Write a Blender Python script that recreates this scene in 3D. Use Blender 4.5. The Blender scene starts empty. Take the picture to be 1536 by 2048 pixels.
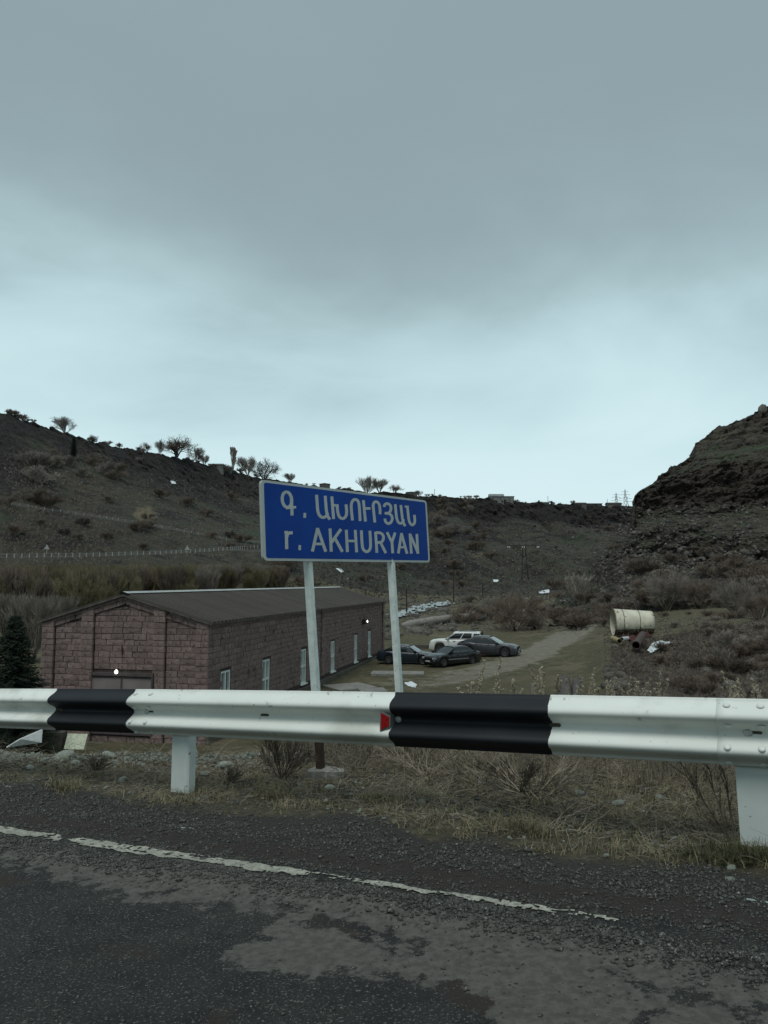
import bpy, math, random
import numpy as np
from mathutils import Vector, Matrix

S = bpy.context.scene
COL = S.collection
R = math.radians
rng = np.random.default_rng(7)
random.seed(7)

# ------------------------------------------------------------------ camera
CH = 1.27                                  # eye height over the road
TH = math.atan(139 / 1500.0)               # the phone is tipped up a little
FP = 1500.0
cam_d = bpy.data.cameras.new('camera')
cam = bpy.data.objects.new('camera', cam_d)
COL.objects.link(cam)
cam.location = (0, 0, CH)
cam.rotation_euler = (math.pi / 2 + TH, 0, 0)
cam_d.sensor_fit = 'VERTICAL'
cam_d.sensor_height = 36
cam_d.lens = FP / 2048 * 36
cam_d.clip_start = 0.05
cam_d.clip_end = 6000
S.camera = cam
S.render.resolution_x = 768
S.render.resolution_y = 1024

# ------------------------------------------------------------------ sky
SUN_EL, SUN_AZ = R(62), R(200)
world = bpy.data.worlds.new('World')
S.world = world
world.use_nodes = True
wt = world.node_tree
wt.nodes.clear()
wn = wt.nodes.new
wout = wn('ShaderNodeOutputWorld')
add = wn('ShaderNodeAddShader')
sky = wn('ShaderNodeTexSky')
sky.sky_type = 'NISHITA'
sky.sun_disc = False
sky.sun_elevation = SUN_EL
sky.sun_rotation = SUN_AZ
bg1 = wn('ShaderNodeBackground')
bg1.inputs['Strength'].default_value = 0.006
wt.links.new(sky.outputs[0], bg1.inputs[0])
tc = wn('ShaderNodeTexCoord')
sep = wn('ShaderNodeSeparateXYZ')
wt.links.new(tc.outputs['Generated'], sep.inputs[0])
# clouds: stretched noise on a flat ceiling (direction / height)
mz = wn('ShaderNodeMath'); mz.operation = 'MAXIMUM'; mz.inputs[1].default_value = 0.0
wt.links.new(sep.outputs[2], mz.inputs[0])
az = wn('ShaderNodeMath'); az.operation = 'ADD'; az.inputs[1].default_value = 0.22
wt.links.new(mz.outputs[0], az.inputs[0])
dv = wn('ShaderNodeVectorMath'); dv.operation = 'DIVIDE'
cb = wn('ShaderNodeCombineXYZ')
for i in range(3):
    wt.links.new(az.outputs[0], cb.inputs[i])
wt.links.new(tc.outputs['Generated'], dv.inputs[0])
wt.links.new(cb.outputs[0], dv.inputs[1])
mp = wn('ShaderNodeMapping')
mp.inputs['Rotation'].default_value = (0, 0, R(-35))
mp.inputs['Scale'].default_value = (0.95, 1.15, 0.0)
mp.inputs['Location'].default_value = (0.35, 0.9, 0)
wt.links.new(dv.outputs[0], mp.inputs[0])
nz = wn('ShaderNodeTexNoise')
nz.inputs['Scale'].default_value = 1.0
nz.inputs['Detail'].default_value = 8
nz.inputs['Roughness'].default_value = 0.50
nz.inputs['Distortion'].default_value = 0.35
wt.links.new(mp.outputs[0], nz.inputs['Vector'])
# height in the sky + cloud noise -> ramp
ns = wn('ShaderNodeMath'); ns.operation = 'MULTIPLY_ADD'
ns.inputs[1].default_value = 0.46; ns.inputs[2].default_value = -0.24
wt.links.new(nz.outputs[0], ns.inputs[0])
hs = wn('ShaderNodeMath'); hs.operation = 'ADD'
wt.links.new(mz.outputs[0], hs.inputs[0])
wt.links.new(ns.outputs[0], hs.inputs[1])
rp = wn('ShaderNodeValToRGB')
rp.color_ramp.interpolation = 'B_SPLINE'
el = rp.color_ramp.elements
el[0].position = 0.0; el[0].color = (0.635, 0.80, 0.83, 1)
el[1].position = 1.0; el[1].color = (0.40, 0.49, 0.52, 1)
for p, c in ((0.12, (0.61, 0.785, 0.815)), (0.20, (0.56, 0.745, 0.775)), (0.28, (0.49, 0.665, 0.70)), (0.35, (0.38, 0.52, 0.55)),
             (0.42, (0.295, 0.395, 0.42)), (0.50, (0.258, 0.335, 0.362)), (0.58, (0.265, 0.350, 0.375)), (0.68, (0.29, 0.385, 0.415))):
    e = el.new(p); e.color = (*c, 1)
wt.links.new(hs.outputs[0], rp.inputs[0])
bg2 = wn('ShaderNodeBackground')
bg2.inputs['Strength'].default_value = 0.95
wt.links.new(rp.outputs[0], bg2.inputs[0])
wt.links.new(bg1.outputs[0], add.inputs[0])
wt.links.new(bg2.outputs[0], add.inputs[1])
wt.links.new(add.outputs[0], wout.inputs[0])

sun_d = bpy.data.lights.new('sun', 'SUN')
sun_d.energy = 1.5
sun_d.angle = R(28)
sun_d.color = (1.0, 0.975, 0.93)
sun = bpy.data.objects.new('sun', sun_d)
COL.objects.link(sun)
sdir = Vector((math.sin(SUN_AZ) * math.cos(SUN_EL), math.cos(SUN_AZ) * math.cos(SUN_EL), math.sin(SUN_EL)))
sun.rotation_euler = (-sdir).to_track_quat('-Z', 'Y').to_euler()

vs = S.view_settings
vs.view_transform = 'Standard'
vs.look = 'None'
vs.exposure = 0.12
vs.gamma = 1.0
vs.use_curve_mapping = False

# ------------------------------------------------------------------ helpers
def P(x, y, Y):
    """point seen at photo pixel x,y that stands Y metres ahead"""
    cx = (x - 768) / FP; cy = (1024 - y) / FP
    dy = math.cos(TH) - cy * math.sin(TH); dz = math.sin(TH) + cy * math.cos(TH)
    k = Y / dy
    return np.stack(np.broadcast_arrays(cx * k, Y + 0 * k, CH + dz * k), -1)

def proj(X, Y, Z):
    z = Z - CH
    d = Y * math.cos(TH) + z * math.sin(TH); u = -Y * math.sin(TH) + z * math.cos(TH)
    d = np.where(d < .01, .01, d)
    return 768 + FP * X / d, 1024 - FP * u / d

def _hash(ix, iy, iz, seed):
    h = (ix * 374761393 + iy * 668265263 + iz * 2147483647 % 1000003 + iz * 1274126177 + seed * 974634777) & 0x7fffffff
    h = (h ^ (h >> 13)) * 1103515245 & 0x7fffffff
    h = (h ^ (h >> 15)) * 12345677 & 0x7fffffff
    return ((h ^ (h >> 12)) & 0xffff) / 65535.0

def vnoise(p, seed=0):
    p = np.asarray(p, float)
    i = np.floor(p).astype(np.int64); f = p - i
    f = f * f * (3 - 2 * f)
    x, y, z = i[..., 0], i[..., 1], i[..., 2]
    fx, fy, fz = f[..., 0], f[..., 1], f[..., 2]
    def L(a, b, t): return a + (b - a) * t
    c = [_hash(x + a, y + b, z + d, seed) for a in (0, 1) for b in (0, 1) for d in (0, 1)]
    return L(L(L(c[0], c[1], fz), L(c[2], c[3], fz), fy), L(L(c[4], c[5], fz), L(c[6], c[7], fz), fy), fx)

def fbm(p, octv=4, seed=0, gain=.5):
    p = np.asarray(p, float); a = 1; s = 0; t = 0
    for o in range(octv):
        s = s + a * (vnoise(p, seed + o * 17) - .5); t += a; a *= gain; p = p * 2.03 + 11.3
    return s / t * 2          # about -1..1

def V3(x, y, z):
    return np.stack(np.broadcast_arrays(np.asarray(x, float), np.asarray(y, float), np.asarray(z, float)), -1)

def mesh_np(name, verts, faces, smooth=False):
    """verts (n,3); faces: (m,k) array or list of arrays of equal-size faces"""
    me = bpy.data.meshes.new(name)
    if isinstance(faces, np.ndarray): faces = [faces]
    faces = [f for f in faces if len(f)]
    verts = np.asarray(verts, np.float32)
    me.vertices.add(len(verts)); me.vertices.foreach_set('co', verts.ravel())
    nl = sum(f.size for f in faces); nf = sum(len(f) for f in faces)
    me.loops.add(nl); me.polygons.add(nf)
    me.loops.foreach_set('vertex_index', np.concatenate([f.ravel() for f in faces]).astype(np.int32))
    tot = np.concatenate([np.full(len(f), f.shape[1]) for f in faces]).astype(np.int32)
    st = np.concatenate([[0], np.cumsum(tot)[:-1]]).astype(np.int32)
    me.polygons.foreach_set('loop_start', st)
    try: me.polygons.foreach_set('loop_total', tot)
    except Exception: pass
    if smooth: me.polygons.foreach_set('use_smooth', np.ones(nf, bool))
    me.update(calc_edges=True); me.validate()
    return me

def attr(me, name, vals):
    vals = np.asarray(vals, np.float32)
    a = me.attributes.new(name, 'FLOAT', 'POINT')
    a.data.foreach_set('value', vals.ravel())

def gridf(nr, nc):
    i = np.arange(nr - 1)[:, None] * nc + np.arange(nc - 1)[None]
    return np.stack([i, i + 1, i + nc + 1, i + nc], -1).reshape(-1, 4)

class MB:
    def __init__(s): s.v = []; s.f = []; s.m = []
    def add(s, vs, fs, m=0):
        n = len(s.v); s.v += [tuple(map(float, v)) for v in vs]
        for f in fs: s.f.append([n + i for i in f]); s.m.append(m)
    def hexa(s, c, m=0):       # 8 corners: bottom 4 ccw, top 4 ccw
        s.add(c, [(0, 3, 2, 1), (4, 5, 6, 7), (0, 1, 5, 4), (1, 2, 6, 5), (2, 3, 7, 6), (3, 0, 4, 7)], m)
    def box(s, x0, x1, y0, y1, z0, z1, m=0):
        s.hexa([(x0, y0, z0), (x1, y0, z0), (x1, y1, z0), (x0, y1, z0), (x0, y0, z1), (x1, y0, z1), (x1, y1, z1), (x0, y1, z1)], m)
    def tube(s, pts, rad, n=8, m=0, cap=True):
        pts = [Vector(p) for p in pts]
        if not hasattr(rad, '__len__'): rad = [rad] * len(pts)
        base = len(s.v); prev = None
        for i, p in enumerate(pts):
            d = (pts[min(i + 1, len(pts) - 1)] - pts[max(i - 1, 0)]).normalized()
            if prev is None:
                a = d.cross(Vector((0, 0, 1)));
                if a.length < .01: a = d.cross(Vector((1, 0, 0)))
                a.normalize()
            else:
                a = (prev - d * prev.dot(d)).normalized()
            prev = a; b = d.cross(a)
            for k in range(n):
                t = 2 * math.pi * k / n
                q = p + (a * math.cos(t) + b * math.sin(t)) * rad[i]
                s.v.append(tuple(q))
        for i in range(len(pts) - 1):
            for k in range(n):
                k2 = (k + 1) % n
                s.f.append([base + i * n + k, base + i * n + k2, base + (i + 1) * n + k2, base + (i + 1) * n + k]); s.m.append(m)
        if cap:
            s.f.append([base + k for k in range(n)][::-1]); s.m.append(m)
            s.f.append([base + (len(pts) - 1) * n + k for k in range(n)]); s.m.append(m)
    def mesh(s, name, smooth=False):
        me = bpy.data.meshes.new(name); me.from_pydata(s.v, [], s.f)
        if any(s.m): me.polygons.foreach_set('material_index', s.m)
        if smooth: me.polygons.foreach_set('use_smooth', [True] * len(s.f))
        me.update(); return me

def obj(name, me, mat=None, parent=None, loc=None, world_coords=False):
    if isinstance(me, MB): me = me.mesh(name)
    o = bpy.data.objects.new(name, me); COL.objects.link(o)
    if mat is not None and len(me.materials) == 0:
        for m in (mat if isinstance(mat, (list, tuple)) else [mat]): me.materials.append(m)
    if parent is not None:
        o.parent = parent
        if world_coords: o.matrix_parent_inverse = parent.matrix_basis.inverted()
    if loc is not None: o.location = loc
    return o

def thing(name, label, cat, loc=(0, 0, 0), rz=0, group=None):
    o = bpy.data.objects.new(name, None); COL.objects.link(o)
    o.empty_display_size = .2
    o.location = loc; o.rotation_euler = (0, 0, rz)
    o['label'] = label; o['category'] = cat
    if group: o['group'] = group
    return o

def tag(o, label, cat, group=None, kind=None):
    if label: o['label'] = label
    if cat: o['category'] = cat
    if group: o['group'] = group
    if kind: o['kind'] = kind
    return o

def struct(name, me, mat, label=None):
    o = obj(name, me, mat); o['kind'] = 'structure'
    o['label'] = label or name.replace('_', ' '); o['category'] = name.replace('_', ' ')
    return o

KIDS = {}
def dup(root, loc, rz=0.0, scale=1.0, label=None, group=None):
    def cp(o, par):
        c = o.copy(); COL.objects.link(c)
        if par is not None: c.parent = par
        for ch in o.children: cp(ch, c)
        return c
    r = cp(root, None)
    r.location = loc; r.rotation_euler = (0, 0, rz); r.scale = (scale,) * 3 if not hasattr(scale, '__len__') else scale
    if label: r['label'] = label
    if group: r['group'] = group
    return r

# ------------------------------------------------------------------ materials
TONE = {'slope': (1.26, 1.26, 1.14), 'field': (1.30, 1.28, 1.15), 'spur': (1.45, 1.46, 1.30), 'verge': (1.70, 1.62, 1.50), 'asphalt': (1.14, 1.13, 1.10),
        'stone_chip': (1.20, 1.22, 1.16), 'tuff': (1.45, 1.44, 1.44), 'tuff_wall': (1.45, 1.44, 1.44), 'mortar': (1.9, 1.9, 1.85), 'roof': (1.15, 1.12, 1.05), 'mud': (1.3, 1.3, 1.15),
        'willow': (1.18, 1.14, 1.12), 'greytwig': (1.35, 1.32, 1.28), 'browntwig': (1.35, 1.32, 1.25), 'grass_dry': (1.2, 1.2, 1.1), 'plinth': (1.3, 1.3, 1.2), 'dark_rock': (1.4, 1.4, 1.35),
        'pale_rock': (1.25, 1.30, 1.22), 'door_paint': (1.75, 1.8, 1.8), 'window_white': (1.4, 1.4, 1.4), 'sign_post': (1.2, 1.22, 1.2), 'post_paint': (1.2, 1.22, 1.2), 'tank': (1.2, 1.2, 1.15)}
def mk(name, c1, c2=None, c3=None, scale=5.0, rough=.85, bump=0.0, bscale=None, detail=6, spots=None, metal=0.0,
       attrs=(), coord='Object', stretch=(1, 1, 1), rgh=.6, spec=.3, bdist=.02, lo=.35, hi=.65, rnd=0.0, aamp=1.3):
    """noise-mixed principled material. spots: list of (colour, scale, threshold, softness);
    attrs: list of (attribute, colour a, colour b, noise scale) painted where the attribute is high"""
    g_t = TONE.get(name, (1, 1, 1)); tn_ = lambda c: tuple(a * b_ for a, b_ in zip(c, g_t)) if c else c
    c1, c2, c3 = tn_(c1), tn_(c2), tn_(c3)
    spots = [(tn_(s_[0]),) + tuple(s_[1:]) for s_ in (spots or ())]
    attrs = [(a_[0], tn_(a_[1]), tn_(a_[2]), a_[3]) for a_ in attrs]
    m = bpy.data.materials.new(name); m.use_nodes = True
    t = m.node_tree; n = t.nodes; L = t.links
    b = n['Principled BSDF']
    b.inputs['Roughness'].default_value = rough
    b.inputs['Metallic'].default_value = metal
    b.inputs['Specular IOR Level'].default_value = spec
    tcn = n.new('ShaderNodeTexCoord'); mpn = n.new('ShaderNodeMapping')
    mpn.inputs['Scale'].default_value = stretch
    L.new(tcn.outputs[coord], mpn.inputs[0]); vec = mpn.outputs[0]
    def noise(sc, dt=detail, rg=rgh, ds=0.0):
        q = n.new('ShaderNodeTexNoise'); q.inputs['Scale'].default_value = sc
        q.inputs['Detail'].default_value = dt; q.inputs['Roughness'].default_value = rg
        q.inputs['Distortion'].default_value = ds
        L.new(vec, q.inputs['Vector']); return q.outputs[0]
    def mix(f, a, c):
        q = n.new('ShaderNodeMix'); q.data_type = 'RGBA'
        if isinstance(f, float): q.inputs[0].default_value = f
        else: L.new(f, q.inputs[0])
        for i, z in ((6, a), (7, c)):
            if isinstance(z, tuple): q.inputs[i].default_value = (*z[:3], 1)
            else: L.new(z, q.inputs[i])
        return q.outputs[2]
    def ramp(f, a, c):
        q = n.new('ShaderNodeMapRange'); q.inputs['From Min'].default_value = a; q.inputs['From Max'].default_value = c
        q.interpolation_type = 'SMOOTHSTEP'
        L.new(f, q.inputs['Value']); return q.outputs[0]
    def math2(op, a, c):
        q = n.new('ShaderNodeMath'); q.operation = op
        for i, z in enumerate((a, c)):
            if isinstance(z, (int, float)): q.inputs[i].default_value = z
            else: L.new(z, q.inputs[i])
        return q.outputs[0]
    col = tuple(c1)
    if c2: col = mix(ramp(noise(scale), lo, hi), col, tuple(c2))
    if c3: col = mix(ramp(noise(scale * 4.3, ds=.3), .42, .68), col, tuple(c3))
    for (sc_c, sc_s, th_, so) in (spots or ()):
        col = mix(ramp(noise(sc_s, 4), th_, th_ + so), col, tuple(sc_c))
    for (an, ca, cc, sc_s) in attrs:
        a = n.new('ShaderNodeAttribute'); a.attribute_name = an
        f = math2('ADD', a.outputs['Fac'], math2('MULTIPLY', math2('SUBTRACT', noise(sc_s, 8, .7), .5), aamp))
        f = ramp(f, .42, .62)
        col = mix(f, col, mix(ramp(noise(sc_s * 2.7), .35, .65), tuple(ca), tuple(cc)))
    if rnd:
        oi = n.new('ShaderNodeObjectInfo')
        hv = n.new('ShaderNodeHueSaturation')
        if isinstance(col, tuple): hv.inputs['Color'].default_value = (*col[:3], 1)
        else: L.new(col, hv.inputs['Color'])
        L.new(math2('ADD', math2('MULTIPLY', oi.outputs['Random'], 2 * rnd), 1 - rnd), hv.inputs['Value'])
        col = hv.outputs[0]
    if isinstance(col, tuple): b.inputs['Base Color'].default_value = (*col[:3], 1)
    else: L.new(col, b.inputs['Base Color'])
    if bump:
        q = n.new('ShaderNodeBump'); q.inputs['Strength'].default_value = bump; q.inputs['Distance'].default_value = bdist
        L.new(noise(bscale or scale * 3, 8, .7), q.inputs['Height']); L.new(q.outputs[0], b.inputs['Normal'])
    return m

M = {}
M['asphalt'] = mk('asphalt', (.022, .024, .023), (.033, .035, .033), (.014, .015, .015), scale=1.7, rough=.9, bump=1.0, bscale=95, bdist=.012,
    spots=[((.011, .012, .012), 120, .53, .06), ((.13, .13, .12), 105, .585, .05), ((.030, .024, .019), 2.3, .56, .12)],
    attrs=[('dry', (.108, .105, .095), (.070, .069, .063), 11.0), ('dirt', (.034, .028, .024), (.024, .021, .018), 14.0)], aamp=2.6)
M['verge'] = mk('verge', (.044, .043, .028), (.026, .025, .019), (.066, .060, .043), scale=3.0, rough=.95, bump=1.0, bscale=38, bdist=.03,
    spots=[((.11, .105, .09), 24, .66, .05)],
    attrs=[('gravel', (.030, .031, .030), (.018, .018, .017), 40.0), ('dirt', (.030, .024, .019), (.020, .017, .014), 14.0)])
M['line'] = mk('line', (.36, .37, .31), (.25, .26, .22), (.15, .15, .13), scale=14, rough=.8, bump=.3, bscale=120, bdist=.004)
M['stone_chip'] = mk('stone_chip', (.040, .041, .039), (.022, .023, .022), (.085, .085, .080), scale=45, rough=.85,
    spots=[((.17, .17, .16), 85, .60, .03)])
M['white_paint'] = mk('white_paint', (.67, .72, .69), (.60, .65, .61), None, scale=1.6, rough=.42, spec=.4,
    spots=[((.30, .22, .13), 26, .755, .03), ((.40, .42, .39), 7, .66, .1)])
M['post_paint'] = mk('post_paint', (.50, .55, .53), (.43, .48, .47), None, scale=3, rough=.5, spec=.35,
    spots=[((.13, .07, .035), 26, .655, .02), ((.24, .26, .25), 8, .68, .06)])
M['sign_post'] = mk('sign_post', (.50, .55, .53), (.40, .45, .43), None, scale=12, rough=.55, spots=[((.28, .29, .27), 40, .63, .05)])
M['black_paint'] = mk('black_paint', (.014, .016, .019), (.019, .022, .026), None, scale=3, rough=.38, spec=.35)
M['bare_iron'] = mk('bare_iron', (.025, .020, .018), (.045, .030, .022), None, scale=9, rough=.8)
M['bolt'] = mk('bolt', (.50, .53, .50), (.30, .31, .29), None, scale=30, rough=.45)
M['slot'] = mk('slot', (.05, .045, .035), (.09, .08, .06), None, scale=60, rough=.9)
M['zinc'] = mk('zinc', (.26, .27, .27), (.18, .19, .19), None, scale=10, rough=.5, metal=.3)
M['red_reflector'] = mk('red_reflector', (.30, .012, .012), (.20, .008, .008), None, scale=60, rough=.25)
M['sign_blue'] = mk('sign_blue', (.002, .045, .250), (.002, .038, .215), None, scale=3, rough=.5, spec=.10, spots=[((.010, .050, .20), 2.3, .60, .15)])
M['sign_white'] = mk('sign_white', (.37, .41, .40), (.33, .37, .36), None, scale=8, rough=.5)
M['concrete'] = mk('concrete', (.20, .20, .18), (.13, .13, .12), (.26, .26, .24), scale=4, rough=.95, bump=.6, bscale=30)
M['pale_rock'] = mk('pale_rock', (.19, .21, .19), (.12, .13, .12), (.27, .29, .27), scale=7, rough=.9, bump=.7, bscale=30, rnd=.35)
M['dark_rock'] = mk('dark_rock', (.060, .056, .050), (.036, .034, .032), (.10, .095, .085), scale=1.2, rough=.95, bump=.7, bscale=6, rnd=.3, bdist=.1)
M['grass_dry'] = mk('grass_dry', (.205, .180, .125), (.125, .110, .074), (.075, .076, .042), scale=3.5, rough=.9)
M['grass_green'] = mk('grass_green', (.060, .072, .030), (.038, .048, .022), (.085, .080, .045), scale=4.0, rough=.9)
M['straw'] = mk('straw', (.340, .305, .235), (.220, .195, .145), (.13, .115, .085), scale=6.0, rough=.9, rnd=.2)
M['twig'] = mk('twig', (.062, .052, .040), (.090, .078, .062), None, scale=5.0, rough=.9, rnd=.2)
M['seed'] = mk('seed', (.44, .39, .30), (.30, .27, .20), None, scale=12, rough=.95, rnd=.2)
M['willow'] = mk('willow', (.135, .125, .066), (.10, .094, .054), (.16, .145, .095), scale=.5, rough=.95, rnd=.25)
M['greytwig'] = mk('greytwig', (.170, .155, .138), (.125, .115, .103), None, scale=.5, rough=.95, rnd=.2)
M['darktwig'] = mk('darktwig', (.050, .046, .042), (.070, .062, .056), None, scale=.5, rough=.95, rnd=.2)
M['browntwig'] = mk('browntwig', (.120, .098, .080), (.090, .075, .063), None, scale=.5, rough=.95, rnd=.2)
M['spruce'] = mk('spruce', (.013, .022, .014), (.022, .034, .020), None, scale=3, rough=.9)
M['bark'] = mk('bark', (.045, .040, .035), (.07, .062, .055), None, scale=6, rough=.95)
M['slope'] = mk('slope', (.036, .037, .028), (.024, .023, .020), (.052, .046, .037), scale=.05, rough=.97, bump=1.0, bscale=.5, bdist=1.3, detail=12, rgh=.72,
    spots=[((.016, .015, .014), .16, .53, .08), ((.080, .072, .060), .7, .63, .04), ((.027, .038, .025), .030, .53, .12), ((.014, .014, .012), 1.1, .60, .05), ((.13, .125, .115), 1.7, .735, .02)],
    attrs=[('rock', (.006, .006, .007), (.027, .025, .024), .45), ('road', (.060, .058, .053), (.045, .043, .039), .6),
           ('pale', (.12, .10, .07), (.08, .07, .05), .3)], lo=.40, hi=.60)
M['field'] = mk('field', (.060, .058, .034), (.044, .042, .027), (.078, .070, .046), scale=.35, rough=.97, bump=1.0, bscale=4.0, bdist=.15, detail=10, rgh=.65,
    spots=[((.115, .105, .080), 2.2, .60, .06), ((.090, .080, .055), .22, .52, .12), ((.030, .030, .020), .9, .60, .08)],
    attrs=[('track', (.150, .145, .124), (.105, .100, .084), .8), ('mud', (.026, .022, .019), (.045, .036, .029), .6)])
M['spur'] = mk('spur', (.042, .041, .032), (.022, .021, .020), (.066, .057, .047), scale=.12, rough=.97, bump=1.0, bscale=.9, bdist=.9, detail=12, rgh=.74,
    spots=[((.014, .012, .012), .30, .52, .07), ((.100, .090, .078), 1.1, .62, .04), ((.036, .047, .030), .09, .50, .14), ((.052, .032, .026), .13, .62, .08), ((.012, .011, .011), 1.6, .58, .05)],
    attrs=[('rock', (.009, .0085, .0085), (.052, .041, .036), .9)], stretch=(1, 1, 2.8), lo=.40, hi=.60)
M['mud'] = mk('mud', (.040, .034, .028), (.022, .020, .018), (.060, .052, .042), scale=.9, rough=.97, bump=1.0, bscale=5, bdist=.2, detail=10, rgh=.7,
    spots=[((.09, .08, .065), 3.0, .64, .05), ((.030, .034, .020), .6, .58, .08)])
M['snow'] = mk('snow', (.62, .68, .68), (.5, .55, .56), None, scale=2, rough=.8)
M['water'] = mk('water', (.30, .35, .35), (.10, .12, .12), (.5, .56, .56), scale=.5, rough=.35, stretch=(1, 1, 1), bump=.6, bscale=1.5, bdist=.2)
M['tuff'] = mk('tuff', (.130, .096, .088), (.098, .074, .070), (.165, .125, .113), scale=1.1, rough=.95, bump=.8, bscale=16, bdist=.02,
    spots=[((.048, .037, .036), 2.6, .60, .06)], rnd=.20)
M['tuff_wall'] = mk('tuff_wall', (.128, .095, .087), (.096, .073, .069), (.163, .124, .111), scale=1.3, rough=.95, bump=.8, bscale=16, bdist=.02,
    spots=[((.050, .038, .037), 1.9, .58, .06)])
M['mortar'] = mk('mortar', (.026, .020, .019), (.040, .031, .028), None, scale=4, rough=.98)
M['plinth'] = mk('plinth', (.085, .080, .068), (.060, .055, .045), None, scale=1.5, rough=.95, bump=.5, bscale=15)
M['roof'] = mk('roof', (.050, .044, .040), (.038, .034, .031), None, scale=.8, rough=.7, rnd=.16, spec=.3)
M['ridge'] = mk('ridge', (.34, .36, .35), (.26, .28, .27), None, scale=2, rough=.5)
M['door_paint'] = mk('door_paint', (.115, .100, .096), (.095, .083, .080), None, scale=1.5, rough=.7)
M['door_frame'] = mk('door_frame', (.085, .070, .068), (.06, .05, .05), None, scale=4, rough=.8)
M['window_white'] = mk('window_white', (.48, .54, .51), (.42, .47, .45), None, scale=4, rough=.5)
M['glass'] = mk('glass', (.020, .024, .026), (.03, .034, .036), None, scale=2, rough=.12, spec=.6)
M['car_glass'] = mk('car_glass', (.012, .015, .017), (.016, .019, .021), None, scale=2, rough=.06, spec=.8)
M['tyre'] = mk('tyre', (.013, .013, .013), (.02, .02, .019), None, scale=9, rough=.9)
M['rim'] = mk('rim', (.14, .145, .15), (.09, .09, .095), None, scale=9, rough=.4, metal=.6)
M['trim'] = mk('trim', (.012, .012, .013), (.02, .02, .02), None, scale=9, rough=.6)
M['lamp_glass'] = mk('lamp_glass', (.30, .33, .35), (.2, .22, .24), None, scale=20, rough=.15)
M['tail_red'] = mk('tail_red', (.15, .01, .01), (.1, .01, .01), None, scale=20, rough=.3)
M['car_white'] = mk('car_white', (.60, .62, .60), (.52, .54, .53), None, scale=2, rough=.3, spec=.5)
M['car_grey'] = mk('car_grey', (.040, .042, .048), (.033, .035, .040), None, scale=2, rough=.28, spec=.6)
M['car_black'] = mk('car_black', (.009, .010, .012), (.014, .014, .015), None, scale=2, rough=.26, spec=.6)
M['car_blue'] = mk('car_blue', (.010, .018, .027), (.014, .022, .032), None, scale=2, rough=.26, spec=.6)
M['plate'] = mk('plate', (.45, .47, .46), (.40, .42, .41), None, scale=9, rough=.5)
M['tank'] = mk('tank', (.47, .46, .38), (.38, .37, .31), None, scale=1.4, rough=.55,
    spots=[((.10, .055, .035), 2.2, .64, .03), ((.06, .035, .025), 6.0, .66, .02)])
M['tank_rust'] = mk('tank_rust', (.07, .035, .024), (.035, .022, .018), (.30, .28, .22), scale=1.8, rough=.9)
M['rust'] = mk('rust', (.060, .034, .027), (.036, .022, .019), None, scale=3, rough=.9)
M['red_scrap'] = mk('red_scrap', (.080, .018, .014), (.035, .014, .012), None, scale=3, rough=.85)
M['yellow_paint'] = mk('yellow_paint', (.33, .27, .12), (.22, .18, .09), None, scale=4, rough=.7)
M['brown_pipe'] = mk('brown_pipe', (.075, .055, .048), (.05, .038, .034), None, scale=4, rough=.85)
M['pipe_concrete'] = mk('pipe_concrete', (.21, .20, .175), (.15, .145, .13), (.27, .26, .23), scale=1.3, rough=.9, bump=.4, bscale=6)
M['house_wall'] = mk('house_wall', (.16, .17, .16), (.12, .12, .11), None, scale=.5, rough=.9, rnd=.3)
M['house_roof'] = mk('house_roof', (.24, .26, .26), (.17, .18, .18), None, scale=.5, rough=.7, rnd=.4)
M['pole_wood'] = mk('pole_wood', (.022, .020, .018), (.035, .03, .027), None, scale=3, rough=.95)
M['steel'] = mk('steel', (.16, .18, .19), (.12, .14, .15), None, scale=3, rough=.6)
M['white_flat'] = mk('white_flat', (.55, .58, .56), (.42, .45, .43), None, scale=6, rough=.7)
M['cream_panel'] = mk('cream_panel', (.46, .50, .38), (.34, .37, .28), None, scale=12, rough=.75, spots=[((.08, .07, .05), 9, .62, .03)])
M['far_post'] = mk('far_post', (.30, .31, .29), (.22, .23, .21), None, scale=3, rough=.7)
M['old_concrete'] = mk('old_concrete', (.085, .080, .072), (.06, .056, .05), None, scale=3, rough=.95)
M['pale_twig'] = mk('pale_twig', (.34, .31, .26), (.24, .22, .185), None, scale=1, rough=.9)
M['scree_rock'] = mk('scree_rock', (.060, .056, .050), (.024, .023, .022), (.15, .14, .125), scale=.3, rough=.95, spots=[((.20, .19, .175), .8, .64, .04)])
M['mound_rock'] = mk('mound_rock', (.060, .052, .043), (.030, .026, .023), (.115, .102, .085), scale=1.2, rough=.95)
M['timber'] = mk('timber', (.10, .095, .08), (.06, .056, .048), None, scale=3, rough=.9)
M['lit'] = bpy.data.materials.new('lit'); M['lit'].use_nodes = True
_b = M['lit'].node_tree.nodes['Principled BSDF']
_b.inputs['Emission Color'].default_value = (1, .98, .93, 1); _b.inputs['Emission Strength'].default_value = 5

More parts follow.
